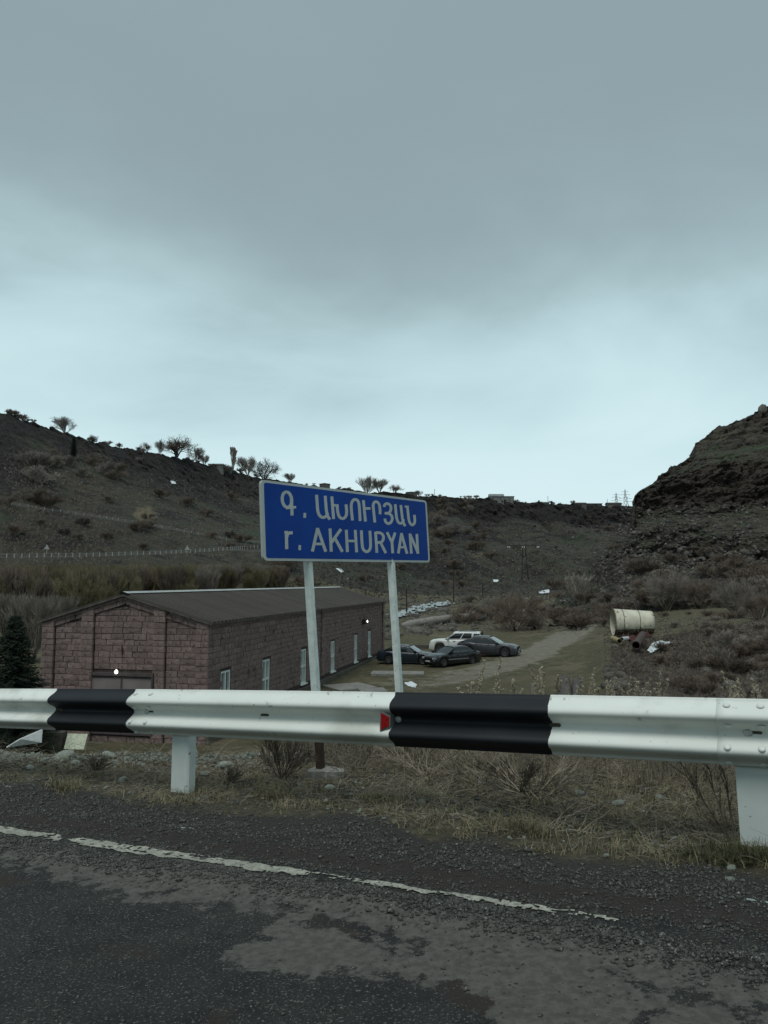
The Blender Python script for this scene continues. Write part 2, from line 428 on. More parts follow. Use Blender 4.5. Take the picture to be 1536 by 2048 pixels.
# rail paint: white beam with black bands painted across it (bands measured along the beam)
def rail_material(name, t_bands):
    m = mk(name, (.72, .765, .725), (.66, .70, .655), None, scale=1.3, rough=.55, spec=.22,
           spots=[((.52, .55, .50), 2.2, .52, .2), ((.38, .39, .35), 11, .64, .08), ((.22, .13, .06), 30, .70, .02), ((.30, .31, .29), 55, .70, .03)])
    t = m.node_tree; n = t.nodes; L = t.links; b = n['Principled BSDF']
    a = n.new('ShaderNodeAttribute'); a.attribute_name = 'along'
    tcn = n.new('ShaderNodeTexCoord'); q = n.new('ShaderNodeTexNoise'); q.inputs['Scale'].default_value = 9; q.inputs['Detail'].default_value = 5
    L.new(tcn.outputs['Object'], q.inputs['Vector'])
    w = n.new('ShaderNodeMath'); w.operation = 'MULTIPLY_ADD'; w.inputs[1].default_value = .035; L.new(q.outputs[0], w.inputs[0]); L.new(a.outputs['Fac'], w.inputs[2])
    fac = None
    for (t0, t1) in t_bands:
        g = n.new('ShaderNodeMath'); g.operation = 'GREATER_THAN'; g.inputs[1].default_value = t0 + .0175; L.new(w.outputs[0], g.inputs[0])
        l = n.new('ShaderNodeMath'); l.operation = 'LESS_THAN'; l.inputs[1].default_value = t1 + .0175; L.new(w.outputs[0], l.inputs[0])
        mm = n.new('ShaderNodeMath'); mm.operation = 'MULTIPLY'; L.new(g.outputs[0], mm.inputs[0]); L.new(l.outputs[0], mm.inputs[1])
        if fac is None: fac = mm.outputs[0]
        else:
            ad = n.new('ShaderNodeMath'); ad.operation = 'MAXIMUM'; L.new(fac, ad.inputs[0]); L.new(mm.outputs[0], ad.inputs[1]); fac = ad.outputs[0]
    src = b.inputs['Base Color'].links[0].from_socket
    mx = n.new('ShaderNodeMix'); mx.data_type = 'RGBA'; L.new(fac, mx.inputs[0]); L.new(src, mx.inputs[6])
    q2 = n.new('ShaderNodeTexNoise'); q2.inputs['Scale'].default_value = 2.5; L.new(tcn.outputs['Object'], q2.inputs['Vector'])
    r2 = n.new('ShaderNodeValToRGB'); r2.color_ramp.elements[0].color = (.010, .012, .015, 1); r2.color_ramp.elements[1].color = (.022, .026, .031, 1)
    L.new(q2.outputs[0], r2.inputs[0]); L.new(r2.outputs[0], mx.inputs[7])
    L.new(mx.outputs[2], b.inputs['Base Color'])
    return m

# ------------------------------------------------------------------ road frame: t runs along the road to the left, n across it away from us
_a = math.atan(2805 / 1500.0)
LX, LY = -math.sin(_a), math.cos(_a)
NX, NY = math.cos(_a), math.sin(_a)
def Pd(x, y, d):
    cx = (x - 768) / FP; cy = (1024 - y) / FP
    return np.array([cx * d, d * (math.cos(TH) - cy * math.sin(TH)), CH + d * (math.sin(TH) + cy * math.cos(TH))])
_rx = [0, 110, 265, 500, 785, 960, 1090, 1420, 1536]
_ry = [1377, 1379.5, 1380, 1382, 1385.4, 1388, 1393, 1399, 1402]
_pts = [Pd(x, y, 468.0 / (77 + .0378 * x)) for x, y in zip(_rx, _ry)]
_t = [p[0] * LX + p[1] * LY for p in _pts]; _n = [p[0] * NX + p[1] * NY for p in _pts]
RAIL_N = float(np.mean(_n))
_c = np.polyfit(_t, [p[2] for p in _pts], 2)
def rail_top(t):
    t = np.asarray(t, float); tc_ = np.clip(t, -1.5, 6)
    d = np.polyder(_c)
    return np.polyval(_c, tc_) + (t - tc_) * np.polyval(d, tc_)
def xy(t, n): return t * LX + n * NX, t * LY + n * NY
def tn(X, Y): return X * LX + Y * LY, X * NX + Y * NY
def z_road(t): return rail_top(t) - .705
def crest_n(t):
    t = np.asarray(t, float)
    return 4.85 + 1.15 / (1 + np.exp((t - 3.4) * 2.0)) + .12 * np.sin(t * 1.7)
def z_near(t, n, noise=True):
    t, n = np.broadcast_arrays(np.asarray(t, float), np.asarray(n, float))
    z = z_road(t)
    cn = crest_n(t)
    v = np.clip((n - 3.15) / 1.2, 0, 1)
    over = np.clip(n - cn, 0, None)
    z = z - .72 * np.maximum(over - .25, 0) - .36 * np.minimum(over, .25) * 1.0
    if noise:
        p = V3(t, n, 0)
        z = z + v * (.05 * fbm(p * 1.3, 4, 3) + .018 * fbm(p * 9, 3, 5)) + np.clip((n - 2.5) / .4, 0, 1) * .010 * (fbm(p * 14, 3, 8) + .3)
        z = z + .035 * np.exp(-((n - 2.83) / .10) ** 2) * (.7 + .5 * fbm(p * 2.5, 2, 9))
    return z
def near_hit(px, py):
    """point of the near ground seen at a photo pixel"""
    cx = (px - 768) / FP; cy = (1024 - py) / FP
    d = np.array([cx, math.cos(TH) - cy * math.sin(TH), math.sin(TH) + cy * math.cos(TH)])
    s = np.arange(2.0, 16, .015)
    x, y, z = d[0] * s, d[1] * s, d[2] * s + CH
    t, n = tn(x, y); g = z_near(t, n); k = int(np.argmax(z <= g)) if (z <= g).any() else len(s) - 1
    return float(x[k]), float(y[k]), float(g[k])
def rail_t(px):
    u = (px - 768) / FP / 1.004
    Y = RAIL_N / (NX * u + NY)
    return u * Y * LX + Y * LY

def dist_poly(x, y, pts, wts=None):
    """distance from (x,y) to a polyline"""
    d = np.full(np.broadcast(x, y).shape, 1e9)
    for (ax, ay), (bx, by) in zip(pts[:-1], pts[1:]):
        vx, vy = bx - ax, by - ay
        s = np.clip(((x - ax) * vx + (y - ay) * vy) / (vx * vx + vy * vy + 1e-9), 0, 1)
        d = np.minimum(d, np.hypot(x - ax - s * vx, y - ay - s * vy))
    return d
def in_poly(x, y, poly):
    r = np.zeros(np.broadcast(x, y).shape, bool); n = len(poly)
    for i in range(n):
        ax, ay = poly[i]; bx, by = poly[(i + 1) % n]
        c = ((ay > y) != (by > y)) & (x < (bx - ax) * (y - ay) / ((by - ay) if by != ay else 1e-9) + ax)
        r ^= c
    return r

# near ground in one sheet: road, gravel shoulder, verge and the embankment behind it
def near_sheet(name, mat, tt, nn, zoff=0.0):
    T_, N_ = np.meshgrid(tt, nn, indexing='ij')
    Z = z_near(T_, N_) + zoff
    X, Y = xy(T_, N_)
    me = mesh_np(name, V3(X, Y, Z).reshape(-1, 3), gridf(len(tt), len(nn))[:, ::-1], True)
    pxx, pyy = proj(X, Y, Z)
    return me, T_, N_, X, Y, Z, pxx, pyy
tt = np.concatenate([np.arange(-40, -3.2, .8), np.arange(-3.2, 9, .028), np.arange(9, 70, 1.2)])
me, T_, N_, X, Y, Z, px_, py_ = near_sheet('road', None, tt, np.concatenate([np.arange(-7, -.5, .4), np.arange(-.5, 3.42, .028)]))
p = V3(T_, N_, 0)
big = [(-40, 1690), (60, 1704), (130, 1722), (250, 1750), (330, 1762), (450, 1760), (560, 1790), (700, 1815), (860, 1845), (1000, 1880), (1150, 1905), (1300, 1935), (1536, 1985), (1700, 2020)]
wid = np.interp(px_, [-50, 60, 200, 300, 450, 600, 800, 1000, 1200, 1400, 1600], [34, 26, 28, 44, 46, 38, 32, 44, 38, 30, 34])
m1 = 1 - dist_poly(px_, py_ * 1.0, big) / (wid + 1e-6) * .55
patch2 = [(440, 1912), (520, 1870), (560, 1838), (640, 1850), (740, 1880), (900, 1900), (1060, 1905), (1200, 1930), (1290, 1975), (1270, 2060), (1020, 2120), (970, 2000), (900, 1960), (800, 1948), (700, 1945), (600, 1955), (480, 1925)]
ins = in_poly(px_, py_, patch2)
de = dist_poly(px_, py_, patch2 + [patch2[0]])
m2 = np.where(ins, .55 + np.minimum(de / 60, .45), .5 - de / 40)
patch3 = [(1300, 1990), (1420, 1985), (1560, 2010), (1560, 2050), (1400, 2080), (1300, 2040)]
ins3 = in_poly(px_, py_, patch3); de3 = dist_poly(px_, py_, patch3 + [patch3[0]])
m3 = np.where(ins3, .42 + np.minimum(de3 / 200, .1), .3 - de3 / 60)
mask = .53 + .78 * (np.clip(np.maximum.reduce([m1, m2, m3]), -.6, 1) - .5)
mask = mask + .42 * fbm(p * V3(2.6, 7, 1), 6, 31, .74)
mask = np.where((py_ > 1600) & (N_ > -.6), mask, .15 + .5 * fbm(p * .7, 4, 33))
attr(me, 'dry', mask.ravel())
attr(me, 'dirt', (.75 - np.abs(N_ - 3.22) * 2.6 + .3 * fbm(p * V3(1, 4, 1), 3, 35)).ravel())
road = struct('road', me, M['asphalt'])
me, T_, N_, X, Y, Z, px_, py_ = near_sheet('verge', None, tt, np.concatenate([[3.405], np.arange(3.44, 6.6, .035), np.arange(6.6, 9, .12), np.arange(9, 22, 1.0)]))
p = V3(T_, N_, 0)
edge = [(-60, 1560), (150, 1590), (330, 1625), (520, 1640), (600, 1650), (700, 1640), (760, 1650), (860, 1700), (960, 1690), (1100, 1730), (1300, 1740), (1400, 1740), (1536, 1770), (1700, 1800)]
ye = np.interp(px_, [e[0] for e in edge], [e[1] for e in edge])
attr(me, 'gravel', (.80 + (py_ - ye) / 40.0 + .35 * fbm(p * 3, 4, 41)).ravel())
attr(me, 'dirt', (.2 + .5 * fbm(p * 1.1, 3, 44)).ravel())
verge = struct('verge', me, M['verge'])
nn = np.arange(-60, -6.9, 1.5)
T_, N_ = np.meshgrid(np.arange(-60, 71, 2.0), nn, indexing='ij')
X, Y = xy(T_, N_); Zb = z_road(T_) - .02 + np.clip(-N_ - 10, 0, None) * .35 * (1 + .2 * fbm(V3(T_, N_, 0) * .1, 3, 4))
me = mesh_np('roadside_bank', V3(X, Y, Zb).reshape(-1, 3), gridf(*T_.shape)[:, ::-1], True)
attr(me, 'gravel', np.full(T_.size, .3)); attr(me, 'dirt', np.full(T_.size, .2))
struct('roadside_bank', me, M['verge'])

# white edge line: worn paint, real chips 4 mm above the road
tt = np.arange(-1.6, 9.5, .008); nn = np.arange(2.945, 3.05, .010)
T_, N_ = np.meshgrid(tt, nn, indexing='ij')
p = V3(T_, N_, 0)
X, Y = xy(T_, N_); Z = z_near(T_, N_) + .005
pxx, _ = proj(X, Y, Z)
hid = np.interp(pxx, [-20, 110, 130, 170, 380, 410, 520, 540, 560, 720, 900, 1150, 1230, 1290], [.40, .36, .95, .38, .18, .46, .16, .42, .24, .20, .26, .34, .58, 1.4])
cut = hid + 2.2 * np.clip((3.005 - N_) / .08, 0, 1) * np.clip((pxx - 500) / 200, 0, 1) + .45 * np.abs(N_ - 2.993) / .065 * .5
keep = (fbm(p * V3(4.0, 14, 1), 5, 51, .7) * .9 + .55 * fbm(p * 45, 3, 53) + .62) > cut
F = gridf(*T_.shape)[:, ::-1]
k = keep.ravel()[F[:, 0]]
mel = mesh_np('edge_line', V3(X, Y, Z).reshape(-1, 3), F[k])
struct('edge_line', mel, M['line'], 'worn white painted edge line along the road')

# ------------------------------------------------------------------ valley terrain
COLS = [  # photo column, then (metres ahead, photo row) for each break line
 (-1400, [(32, 1510), (60, 1350), (90, 1268), (118, 1190), (138, 1118), (144, 1116), (148, 1030), (152, 950), (158, 948), (180, 760), (196, 690)]),
 (-250, [(32, 1502), (60, 1347), (92, 1264), (122, 1187), (146, 1116), (153, 1113.5), (160, 1050), (170, 990), (177, 988), (208, 858), (226, 800)]),
 (0, [(32, 1500), (60, 1345), (95, 1262), (125, 1185), (150, 1115), (157, 1112.5), (165, 1060), (176, 1006), (183, 1004), (228, 875), (246, 829)]),
 (150, [(32, 1498), (60, 1342), (98, 1255), (135, 1180), (160, 1113.5), (167, 1111), (180, 1060), (190, 1029), (197, 1027), (262, 908), (282, 875)]),
 (300, [(32, 1494), (60, 1338), (100, 1252), (145, 1178), (172, 1108.5), (179, 1106), (192, 1075), (200, 1052), (207, 1050.5), (290, 940), (312, 905)]),
 (450, [(32, 1490), (60, 1330), (105, 1247), (155, 1178), (190, 1100), (197, 1098), (203, 1088), (208, 1079.5), (215, 1078), (340, 985), (362, 942)]),
 (545, [(32, 1487), (60, 1327), (108, 1243), (162, 1184), (202, 1104), (209, 1100), (213, 1094), (218, 1089), (226, 1087), (365, 1000), (400, 962)]),
 (650, [(32, 1484), (60, 1325), (110, 1240), (165, 1188), (208, 1128), (216, 1120), (226, 1104), (240, 1092), (248, 1086), (390, 1000), (425, 974)]),
 (750, [(32, 1480), (60, 1322), (112, 1236), (175, 1200), (215, 1155), (222, 1148), (250, 1110), (280, 1085), (290, 1078), (430, 1008), (455, 984)]),
 (900, [(32, 1475), (60, 1320), (113, 1238), (185, 1208), (230, 1166), (240, 1156), (270, 1115), (300, 1088), (310, 1080), (460, 1018), (480, 993)]),
 (1050, [(32, 1470), (60, 1312), (112, 1242), (190, 1209), (260, 1176), (275, 1168), (320, 1120), (360, 1088), (372, 1080), (500, 1040), (515, 1005)]),
 (1150, [(32, 1465), (60, 1302), (110, 1236), (190, 1203), (280, 1165), (295, 1158), (350, 1110), (390, 1090), (405, 1083), (520, 1046), (535, 1010)]),
 (1178, [(32, 1460), (59, 1299), (108, 1230), (186, 1199), (280, 1162), (295, 1156), (352, 1110), (394, 1090), (408, 1083), (530, 1047), (545, 1012)]),
 (1250, [(29, 1402), (57, 1285), (105, 1226), (182, 1196), (280, 1160), (295, 1155), (356, 1110), (397, 1091), (411, 1084), (535, 1047), (550, 1014)]),
 (1300, [(28, 1400), (56, 1281), (100, 1222), (178, 1194), (280, 1160), (295, 1155), (360, 1110), (400, 1092), (415, 1085), (545, 1047), (560, 1015)]),
 (1420, [(27, 1398), (53, 1270), (92, 1217), (150, 1196), (280, 1160), (295, 1155), (360, 1110), (400, 1092), (415, 1085), (545, 1047), (560, 1016)]),
 (1536, [(26, 1396), (50, 1258), (82, 1212), (140, 1192), (280, 1160), (295, 1155), (360, 1110), (400, 1092), (415, 1085), (545, 1047), (560, 1016)]),
 (3200, [(20, 1396), (40, 1250), (70, 1200), (140, 1180), (280, 1160), (295, 1155), (360, 1110), (400, 1092), (415, 1085), (545, 1047), (560, 1016)]),
]
def patch_mesh(cols, pxs, nseg, amps, rocks, first=None, last=None):
    """lofts a hillside through break lines; returns grids of world points and per-vertex weights"""
    cx = np.array([c[0] for c in cols], float)
    tab = np.array([c[1] for c in cols], float)           # col, line, 2
    nl = tab.shape[1]
    lines = []
    for j in range(nl):
        Yj = np.interp(pxs, cx, tab[:, j, 0]); yj = np.interp(pxs, cx, tab[:, j, 1])
        kz = P(768, yj, Yj)[..., 2]
        lines.append((Yj, kz))
    if first is not None: lines.insert(0, (np.full(len(pxs), first[0]), np.full(len(pxs), first[1])))
    if last is not None: lines.append((np.full(len(pxs), last[0]), lines[-1][1] + last[1]))
    rows_Y, rows_Z, rows_a, rows_r, rows_s = [], [], [], [], []
    for j in range(len(lines) - 1):
        k = nseg[j]
        for i in range(k + (j == len(lines) - 2)):
            f = i / k
            rows_Y.append(lines[j][0] * (1 - f) + lines[j + 1][0] * f)
            rows_Z.append(lines[j][1] * (1 - f) + lines[j + 1][1] * f)
            rows_a.append(amps[j] * (1 - f) + amps[j + 1] * f)
            rows_r.append(rocks[j] * (1 - f) + rocks[j + 1] * f)
            rows_s.append(j + f)
    Yg = np.array(rows_Y); Zg = np.array(rows_Z); nr = len(rows_Y)
    ag = np.array(rows_a)[:, None] * np.ones(len(pxs)); rg_ = np.array(rows_r)[:, None] * np.ones(len(pxs))
    sg = np.array(rows_s)[:, None] * np.ones(len(pxs))
    Xg = (pxs[None] - 768) / FP / 1.0043 * Yg
    return Xg, Yg, Zg, ag, rg_, sg
def densify(a, b, step, lo, hi, big):
    return np.concatenate([np.arange(lo, a, big), np.arange(a, b, step), np.arange(b, hi, big)])

pxs = densify(-60, 1330, 2.1, -1400, 3200, 40)
nseg = [10, 40, 60, 50, 60, 4, 34, 34, 4, 110, 46, 10]
amps = [.1, .10, .12, .25, .5, .06, .06, 1.0, .08, .08, 2.0, 1.2, 1.0]
rocks = [0, 0, 0, 0, 0, 0, 0, .3, 0, 0, .8, 1.15, .3]
Xg, Yg, Zg, ag, rg_, sg = patch_mesh(COLS, pxs, nseg, amps, rocks, first=(7.0, -8.0 + CH), last=(1400, 10))
pxg = np.broadcast_to(pxs[None], Xg.shape)
# the terraces of the switchback fade out to the right of photo column 560
fade = np.clip((pxg - 545) / 120, 0, 1)
sl = (sg > 4.5) & (sg < 9.5)
ag = np.where(sl, np.maximum(ag, fade * 1.1), ag)
q = V3(Xg, Yg, Zg)
# gullies and spurs
gul = np.abs(fbm(V3(Xg / 42 + .25 * Yg / 42, Yg / 120, 0), 4, 63))
Zg = Zg - np.clip(ag, 0, 1.2) * 16 * (.32 - np.minimum(gul, .32)) * np.clip((pxg - 560) / 120, 0, 1) * np.clip((sg - 5) / 1.5, 0, 1) * np.clip((10.7 - sg) / .6, 0, 1)
Zg = Zg + ag * (1.5 * fbm(q / 26.0, 4, 61) + .55 * fbm(q / 5.0, 3, 67)) + np.minimum(ag, 1) * .18 * fbm(q / 1.3, 2, 68)
rockn = np.clip(rg_ + .55 * np.clip((fbm(q / 30, 3, 70) + .05) * 2.2, -.6, .9) * (sg > 6.5) * (sg < 11.2), 0, 1.2)
rockn *= (ag > .15)
blk = V3(Xg / 3.2, Yg / 3.2, Zg / 4.0)
cell = np.round(fbm(blk, 3, 71) * 5) / 5
off = rockn * (2.6 * cell + 1.2 * fbm(q / 1.6, 3, 72))
Yg = Yg - off * np.clip(Yg / 350, .3, 1.1); Zg = Zg + off * .25
# skyline roughness
Zg = Zg + np.exp(-((sg - 11.0) / .25) ** 2) * (.7 * fbm(V3(Xg / 7, Yg / 30, 0), 4, 73) + .5 * np.clip(fbm(V3(Xg / 3, 0, 0), 2, 74), 0, 1))
TX, TY, TZ = Xg, Yg, Zg
TPX, TPY = proj(Xg, Yg, Zg)
# mounds of tipped earth on the right of the track
mud = np.clip((pxg - 1205) / 30, 0, 1) * np.clip((62 - Yg) / 8, 0, 1) * (Yg > 20)
lump = np.abs(fbm(V3(Xg / 2.2, Yg / 2.2, 3), 4, 81))
TZ = TZ + mud * (1.3 * (lump - .25) + .35 * fbm(V3(Xg, Yg, 3) / .7, 3, 82))
# small tufts and hollows in the field
TZ = TZ + (sg < 4) * (Yg > 15) * .05 * fbm(V3(Xg, Yg, 0) * 1.6, 3, 83)
TPX, TPY = proj(TX, TY, TZ)
F = gridf(*TX.shape)[:, ::-1]
lo_rows = int(sum(nseg[:4])) + 20
nc = TX.shape[1]
def sub(r0, r1):
    V = V3(TX[r0:r1], TY[r0:r1], TZ[r0:r1]).reshape(-1, 3)
    return V, gridf(r1 - r0, nc)[:, ::-1]
V, Fa = sub(0, lo_rows + 1)
me = mesh_np('meadow', V, Fa, True)
s0 = slice(0, lo_rows + 1)
trk = [(1290, 1212), (1228, 1226), (1180, 1246), (1140, 1268), (1100, 1292), (1060, 1312), (1000, 1332), (930, 1350), (840, 1364), (700, 1380)]
tw = np.interp(TPY[s0], [1210, 1240, 1270, 1300, 1330, 1370], [4, 11, 17, 19, 20, 20])
dt = dist_poly(TPX[s0] * .55, TPY[s0], [(a * .55, b) for a, b in trk])
tm = 1.0 - dt / tw * .60
rut = np.exp(-((dt / tw - .52) / .16) ** 2)
tm = tm - .18 * np.exp(-((dt / tw) / .2) ** 2) + .12 * rut + .22 * fbm(V3(TX[s0], TY[s0], 0) * .5, 4, 91)
tm = tm * np.interp(TPX[s0], [600, 800, 1000, 1080], [.45, .55, .85, 1])
tr2 = 1 - dist_poly(TPX[s0], TPY[s0], [(930, 1222), (1010, 1221), (1100, 1217), (1228, 1222)]) / 7.0
attr(me, 'track', np.clip(np.maximum(tm, tr2), -1, 1).ravel())
attr(me, 'mud', (mud[s0] * 1.1 + .5 * np.clip(1 - np.hypot((TPX[s0] - 600) / 260, (TPY[s0] - 1420) / 60), 0, 1) + .35 * (TPX[s0] < 600) * (TPY[s0] < 1330)).ravel())
meadow = struct('meadow', me, M['field'], 'rough grass meadow on the valley floor')
r0 = lo_rows
V, Fa = sub(r0, TX.shape[0])
me = mesh_np('hillside', V, Fa, True)
s1 = slice(r0, None)
steep = np.clip((np.gradient(TZ, axis=0)[s1] / (np.abs(np.gradient(TY, axis=0)[s1]) + .05) - 1.0) * .8, 0, 1)
_d = TPY[s1] - np.interp(TPX[s1], pxs, TPY[s1].min(axis=0))          # depth below the rim
_bw = np.interp(TPX[s1], [0, 120, 300, 420, 545, 700, 900, 980, 1150, 1270], [34, 26, 26, 34, 52, 26, 26, 36, 40, 42])
_band = np.clip(1.25 - _d / _bw * .75, 0, 1) * (_d > 1.5) * 1.05
_out = np.clip(fbm(V3(TX[s1] / 34, TY[s1] / 60, TZ[s1] / 9), 4, 771) * 2.2 - .15, 0, .9) * (sg[s1] > 6)
attr(me, 'rock', np.clip(np.maximum.reduce([rockn[s1] * .85, .25 * steep * (sg[s1] > 6), _band, _out]), 0, 1.1).ravel())
isr = (((sg[s1] > 4.98) & (sg[s1] < 6.02)) | ((sg[s1] > 7.98) & (sg[s1] < 9.02))) & (pxg[s1] < 575)
attr(me, 'road', isr.astype(float).ravel())
pale = np.clip(1.1 - np.hypot((TPX[s1] - 290) / 42, (TPY[s1] - 1028) / 26), 0, 1) * .95 + np.clip(1 - np.hypot((TPX[s1] - 130) / 45, (TPY[s1] - 1008) / 18), 0, 1) * .4 \
    + np.clip(1 - np.hypot((TPX[s1] - 960) / 40, (TPY[s1] - 1110) / 20), 0, 1) * .6
attr(me, 'pale', pale.ravel())
struct('hillside', me, M['slope'], 'bare canyon side with dark basalt rim')

# right-hand spur with banded basalt cliffs
SP = [
 (1040, [(122, 1290), (126, 1290), (129, 1290), (130, 1290), (131, 1290), (132, 1290), (133, 1290), (134, 1290), (136, 1290), (150, 1290)]),
 (1100, [(120, 1246), (125, 1238), (129, 1228), (130, 1226), (131, 1224), (132, 1222), (133, 1220), (134, 1218), (137, 1216), (152, 1225)]),
 (1150, [(116, 1222), (124, 1196), (132, 1176), (133, 1174), (134, 1172), (135, 1170), (136, 1168), (137, 1166), (140, 1162), (156, 1180)]),
 (1200, [(112, 1203), (124, 1170), (134, 1142), (135, 1139), (136, 1137), (137, 1136), (138, 1134), (139, 1132), (142, 1128), (158, 1155)]),
 (1235, [(108, 1203), (124, 1155), (136, 1118), (137.5, 1112), (139, 1109), (140, 1107), (141, 1105), (142, 1103), (144, 1100), (160, 1135)]),
 (1256, [(106, 1203), (123, 1150), (136, 1112), (138, 1096), (140, 1090), (141, 1087), (142, 1085), (143, 1083), (145, 1080), (163, 1120)]),
 (1264, [(105, 1203), (122.5, 1150), (136, 1106), (138.5, 1074), (143, 1060), (144, 1056), (145, 1053), (145.5, 1051), (147, 1048), (166, 1110)]),
 (1272, [(104, 1204), (122, 1150), (136, 1104), (139, 1068), (146, 1050), (148, 1030), (148.7, 1018), (149, 1014), (150, 1010), (170, 1095)]),
 (1277, [(103, 1204), (121.5, 1150), (135.5, 1103), (138.5, 1067), (146, 1046), (150, 1016), (151.0, 999), (151.5, 994), (152, 990), (172, 1088)]),
 (1287, [(102, 1204), (121, 1150), (135, 1103), (138, 1065), (147, 1043), (150.5, 1013), (152, 986), (152.5, 983), (153.5, 980), (176, 1075)]),
 (1310, [(100, 1205), (120, 1150), (134, 1105), (137, 1062), (147, 1040), (151, 1010), (153, 976), (155, 970), (157.5, 966), (180, 1040)]),
 (1341, [(98, 1206), (118, 1152), (132, 1108), (135, 1062), (146, 1038), (151, 1004), (153, 968), (158, 955), (163, 945), (186, 1005)]),
 (1368, [(97, 1207), (117, 1153), (131, 1110), (134, 1062), (145, 1037), (150.5, 1001), (152.5, 963), (158, 945), (168, 924), (192, 985)]),
 (1392, [(95.5, 1208), (115, 1155), (130, 1112), (133, 1062), (144, 1036), (150, 1000), (152, 961), (160, 932), (171, 914), (195, 970)]),
 (1404, [(95, 1208), (115, 1155), (130, 1112), (133, 1062), (144, 1036), (150, 1000), (152, 961), (160, 930), (172, 888), (197, 955)]),
 (1440, [(92, 1210), (113, 1158), (128, 1115), (131, 1064), (142, 1036), (148, 998), (150, 959), (159, 918), (173, 863), (199, 935)]),
 (1475, [(90, 1212), (112, 1160), (126, 1118), (129, 1066), (141, 1036), (147, 996), (149, 957), (158, 910), (174, 847), (200, 925)]),
 (1524, [(86, 1215), (109, 1164), (123, 1120), (126, 1068), (139, 1035), (145, 994), (147, 955), (156, 905), (173, 828), (200, 910)]),
 (1560, [(84, 1215), (107, 1165), (121, 1120), (124, 1068), (137, 1035), (143, 993), (145, 954), (155, 902), (172, 815), (200, 900)]),
 (1750, [(72, 1215), (92, 1165), (106, 1120), (109, 1060), (122, 1020), (128, 975), (130, 930), (140, 860), (158, 740), (190, 820)]),
 (3200, [(40, 1200), (52, 1165), (62, 1120), (64, 1050), (74, 980), (78, 900), (80, 840), (90, 700), (108, 480), (140, 600)]),
]
pxs2 = np.concatenate([np.arange(1040, 1250, 2.2), np.arange(1250, 1300, .9), np.arange(1300, 1580, 1.7), np.arange(1580, 3200, 40)])
nseg2 = [40, 50, 46, 26, 36, 46, 30, 52, 10]
amps2 = [.1, .45, .45, .5, .5, .5, .55, .6, .5, .5]
rocks2 = [0, .12, .70, .65, .0, 1.1, 1.1, .1, .75, .2]
SP = [(c, [(l[0][0] - 6, l[0][1] + 90)] + l) for c, l in SP]
nseg2 = [5] + nseg2; amps2 = [.1] + amps2; rocks2 = [0] + rocks2
Xs, Ys, Zs, as_, rs_, ss = patch_mesh(SP, pxs2, nseg2, amps2, rocks2)
ss = ss - 1
pxg2 = np.broadcast_to(pxs2[None], Xs.shape)
q = V3(Xs, Ys, Zs)
Zs = Zs + as_ * (1.8 * fbm(q / 9.0, 4, 161) + .8 * fbm(q / 2.2, 4, 167, .6))
rk = np.clip(rs_ + .5 * fbm(q / 10, 3, 170), 0, 1.1) * np.clip((pxg2 - 1170) / 60, .1, 1)
# horizontal lava layers broken into blocks, the hard ones standing out
lay = Zs / 1.5 + .8 * fbm(V3(Xs / 18, Ys / 18, 0), 3, 175)
shelf = _hash(np.floor(lay).astype(np.int64), (np.floor(Xs / 14 + .5 * fbm(q / 6, 2, 3))).astype(np.int64), 0 * lay.astype(np.int64), 5) - .45
blk = np.round(fbm(V3(Xs / 1.9, Ys / 1.9, Zs / 1.3), 3, 171) * 4) / 4
off = np.clip(rk + .18, 0, 1.2) * (2.2 * shelf + 2.6 * blk + 1.3 * fbm(q / .9, 3, 172, .6))
Ys = Ys - off; Zs = Zs + off * .12
Zs = Zs + np.exp(-((ss - 8.0) / .2) ** 2) * (1.0 * fbm(V3(Xs / 3.0, 0, 0), 4, 174, .7) + .9 * np.round(2 * fbm(V3(Xs / 5.0, 0, 5), 2, 176)) / 2)
SX, SY, SZ = Xs, Ys, Zs
SPX, SPY = proj(SX, SY, SZ)
me = mesh_np('cliff_spur', V3(SX, SY, SZ).reshape(-1, 3), gridf(*SX.shape)[:, ::-1], False)
attr(me, 'rock', np.clip(rk * .95, 0, 1).ravel())
struct('cliff_spur', me, M['spur'], 'terraced basalt cliff spur closing the valley on the right')

# height lookups -----------------------------------------------------------
def ground(X, Y):
    """height of the valley ground under a point"""
    px = X / Y * FP * 1.0043 + 768
    best = -99
    if 1040 < px < 3200:
        j = int(np.searchsorted(pxs2, px)); j = min(max(j, 1), len(pxs2) - 1)
        if SY[0, j] < Y < SY[-1, j]: best = float(np.interp(Y, np.maximum.accumulate(SY[:, j]), SZ[:, j]))
    j = int(np.searchsorted(pxs, px)); j = min(max(j, 1), len(pxs) - 1)
    f = (px - pxs[j - 1]) / (pxs[j] - pxs[j - 1])
    a = float(np.interp(Y, np.maximum.accumulate(TY[:, j - 1]), TZ[:, j - 1])); b = float(np.interp(Y, np.maximum.accumulate(TY[:, j]), TZ[:, j]))
    return max(best, a * (1 - f) + b * f)
def _colhit(GX, GY, GZ, PY, j, py, ymin=0):
    r = np.where((PY[:, j] <= py) & (GY[:, j] > ymin))[0]
    if not len(r): return None
    r = int(r[0]); k = max(r - 1, 0)
    a, b = PY[k, j], PY[r, j]
    f = 1.0 if k == r or a <= b or a < py else (a - py) / (a - b)
    return np.array([GX[k, j] * (1 - f) + GX[r, j] * f, GY[k, j] * (1 - f) + GY[r, j] * f, GZ[k, j] * (1 - f) + GZ[r, j] * f])
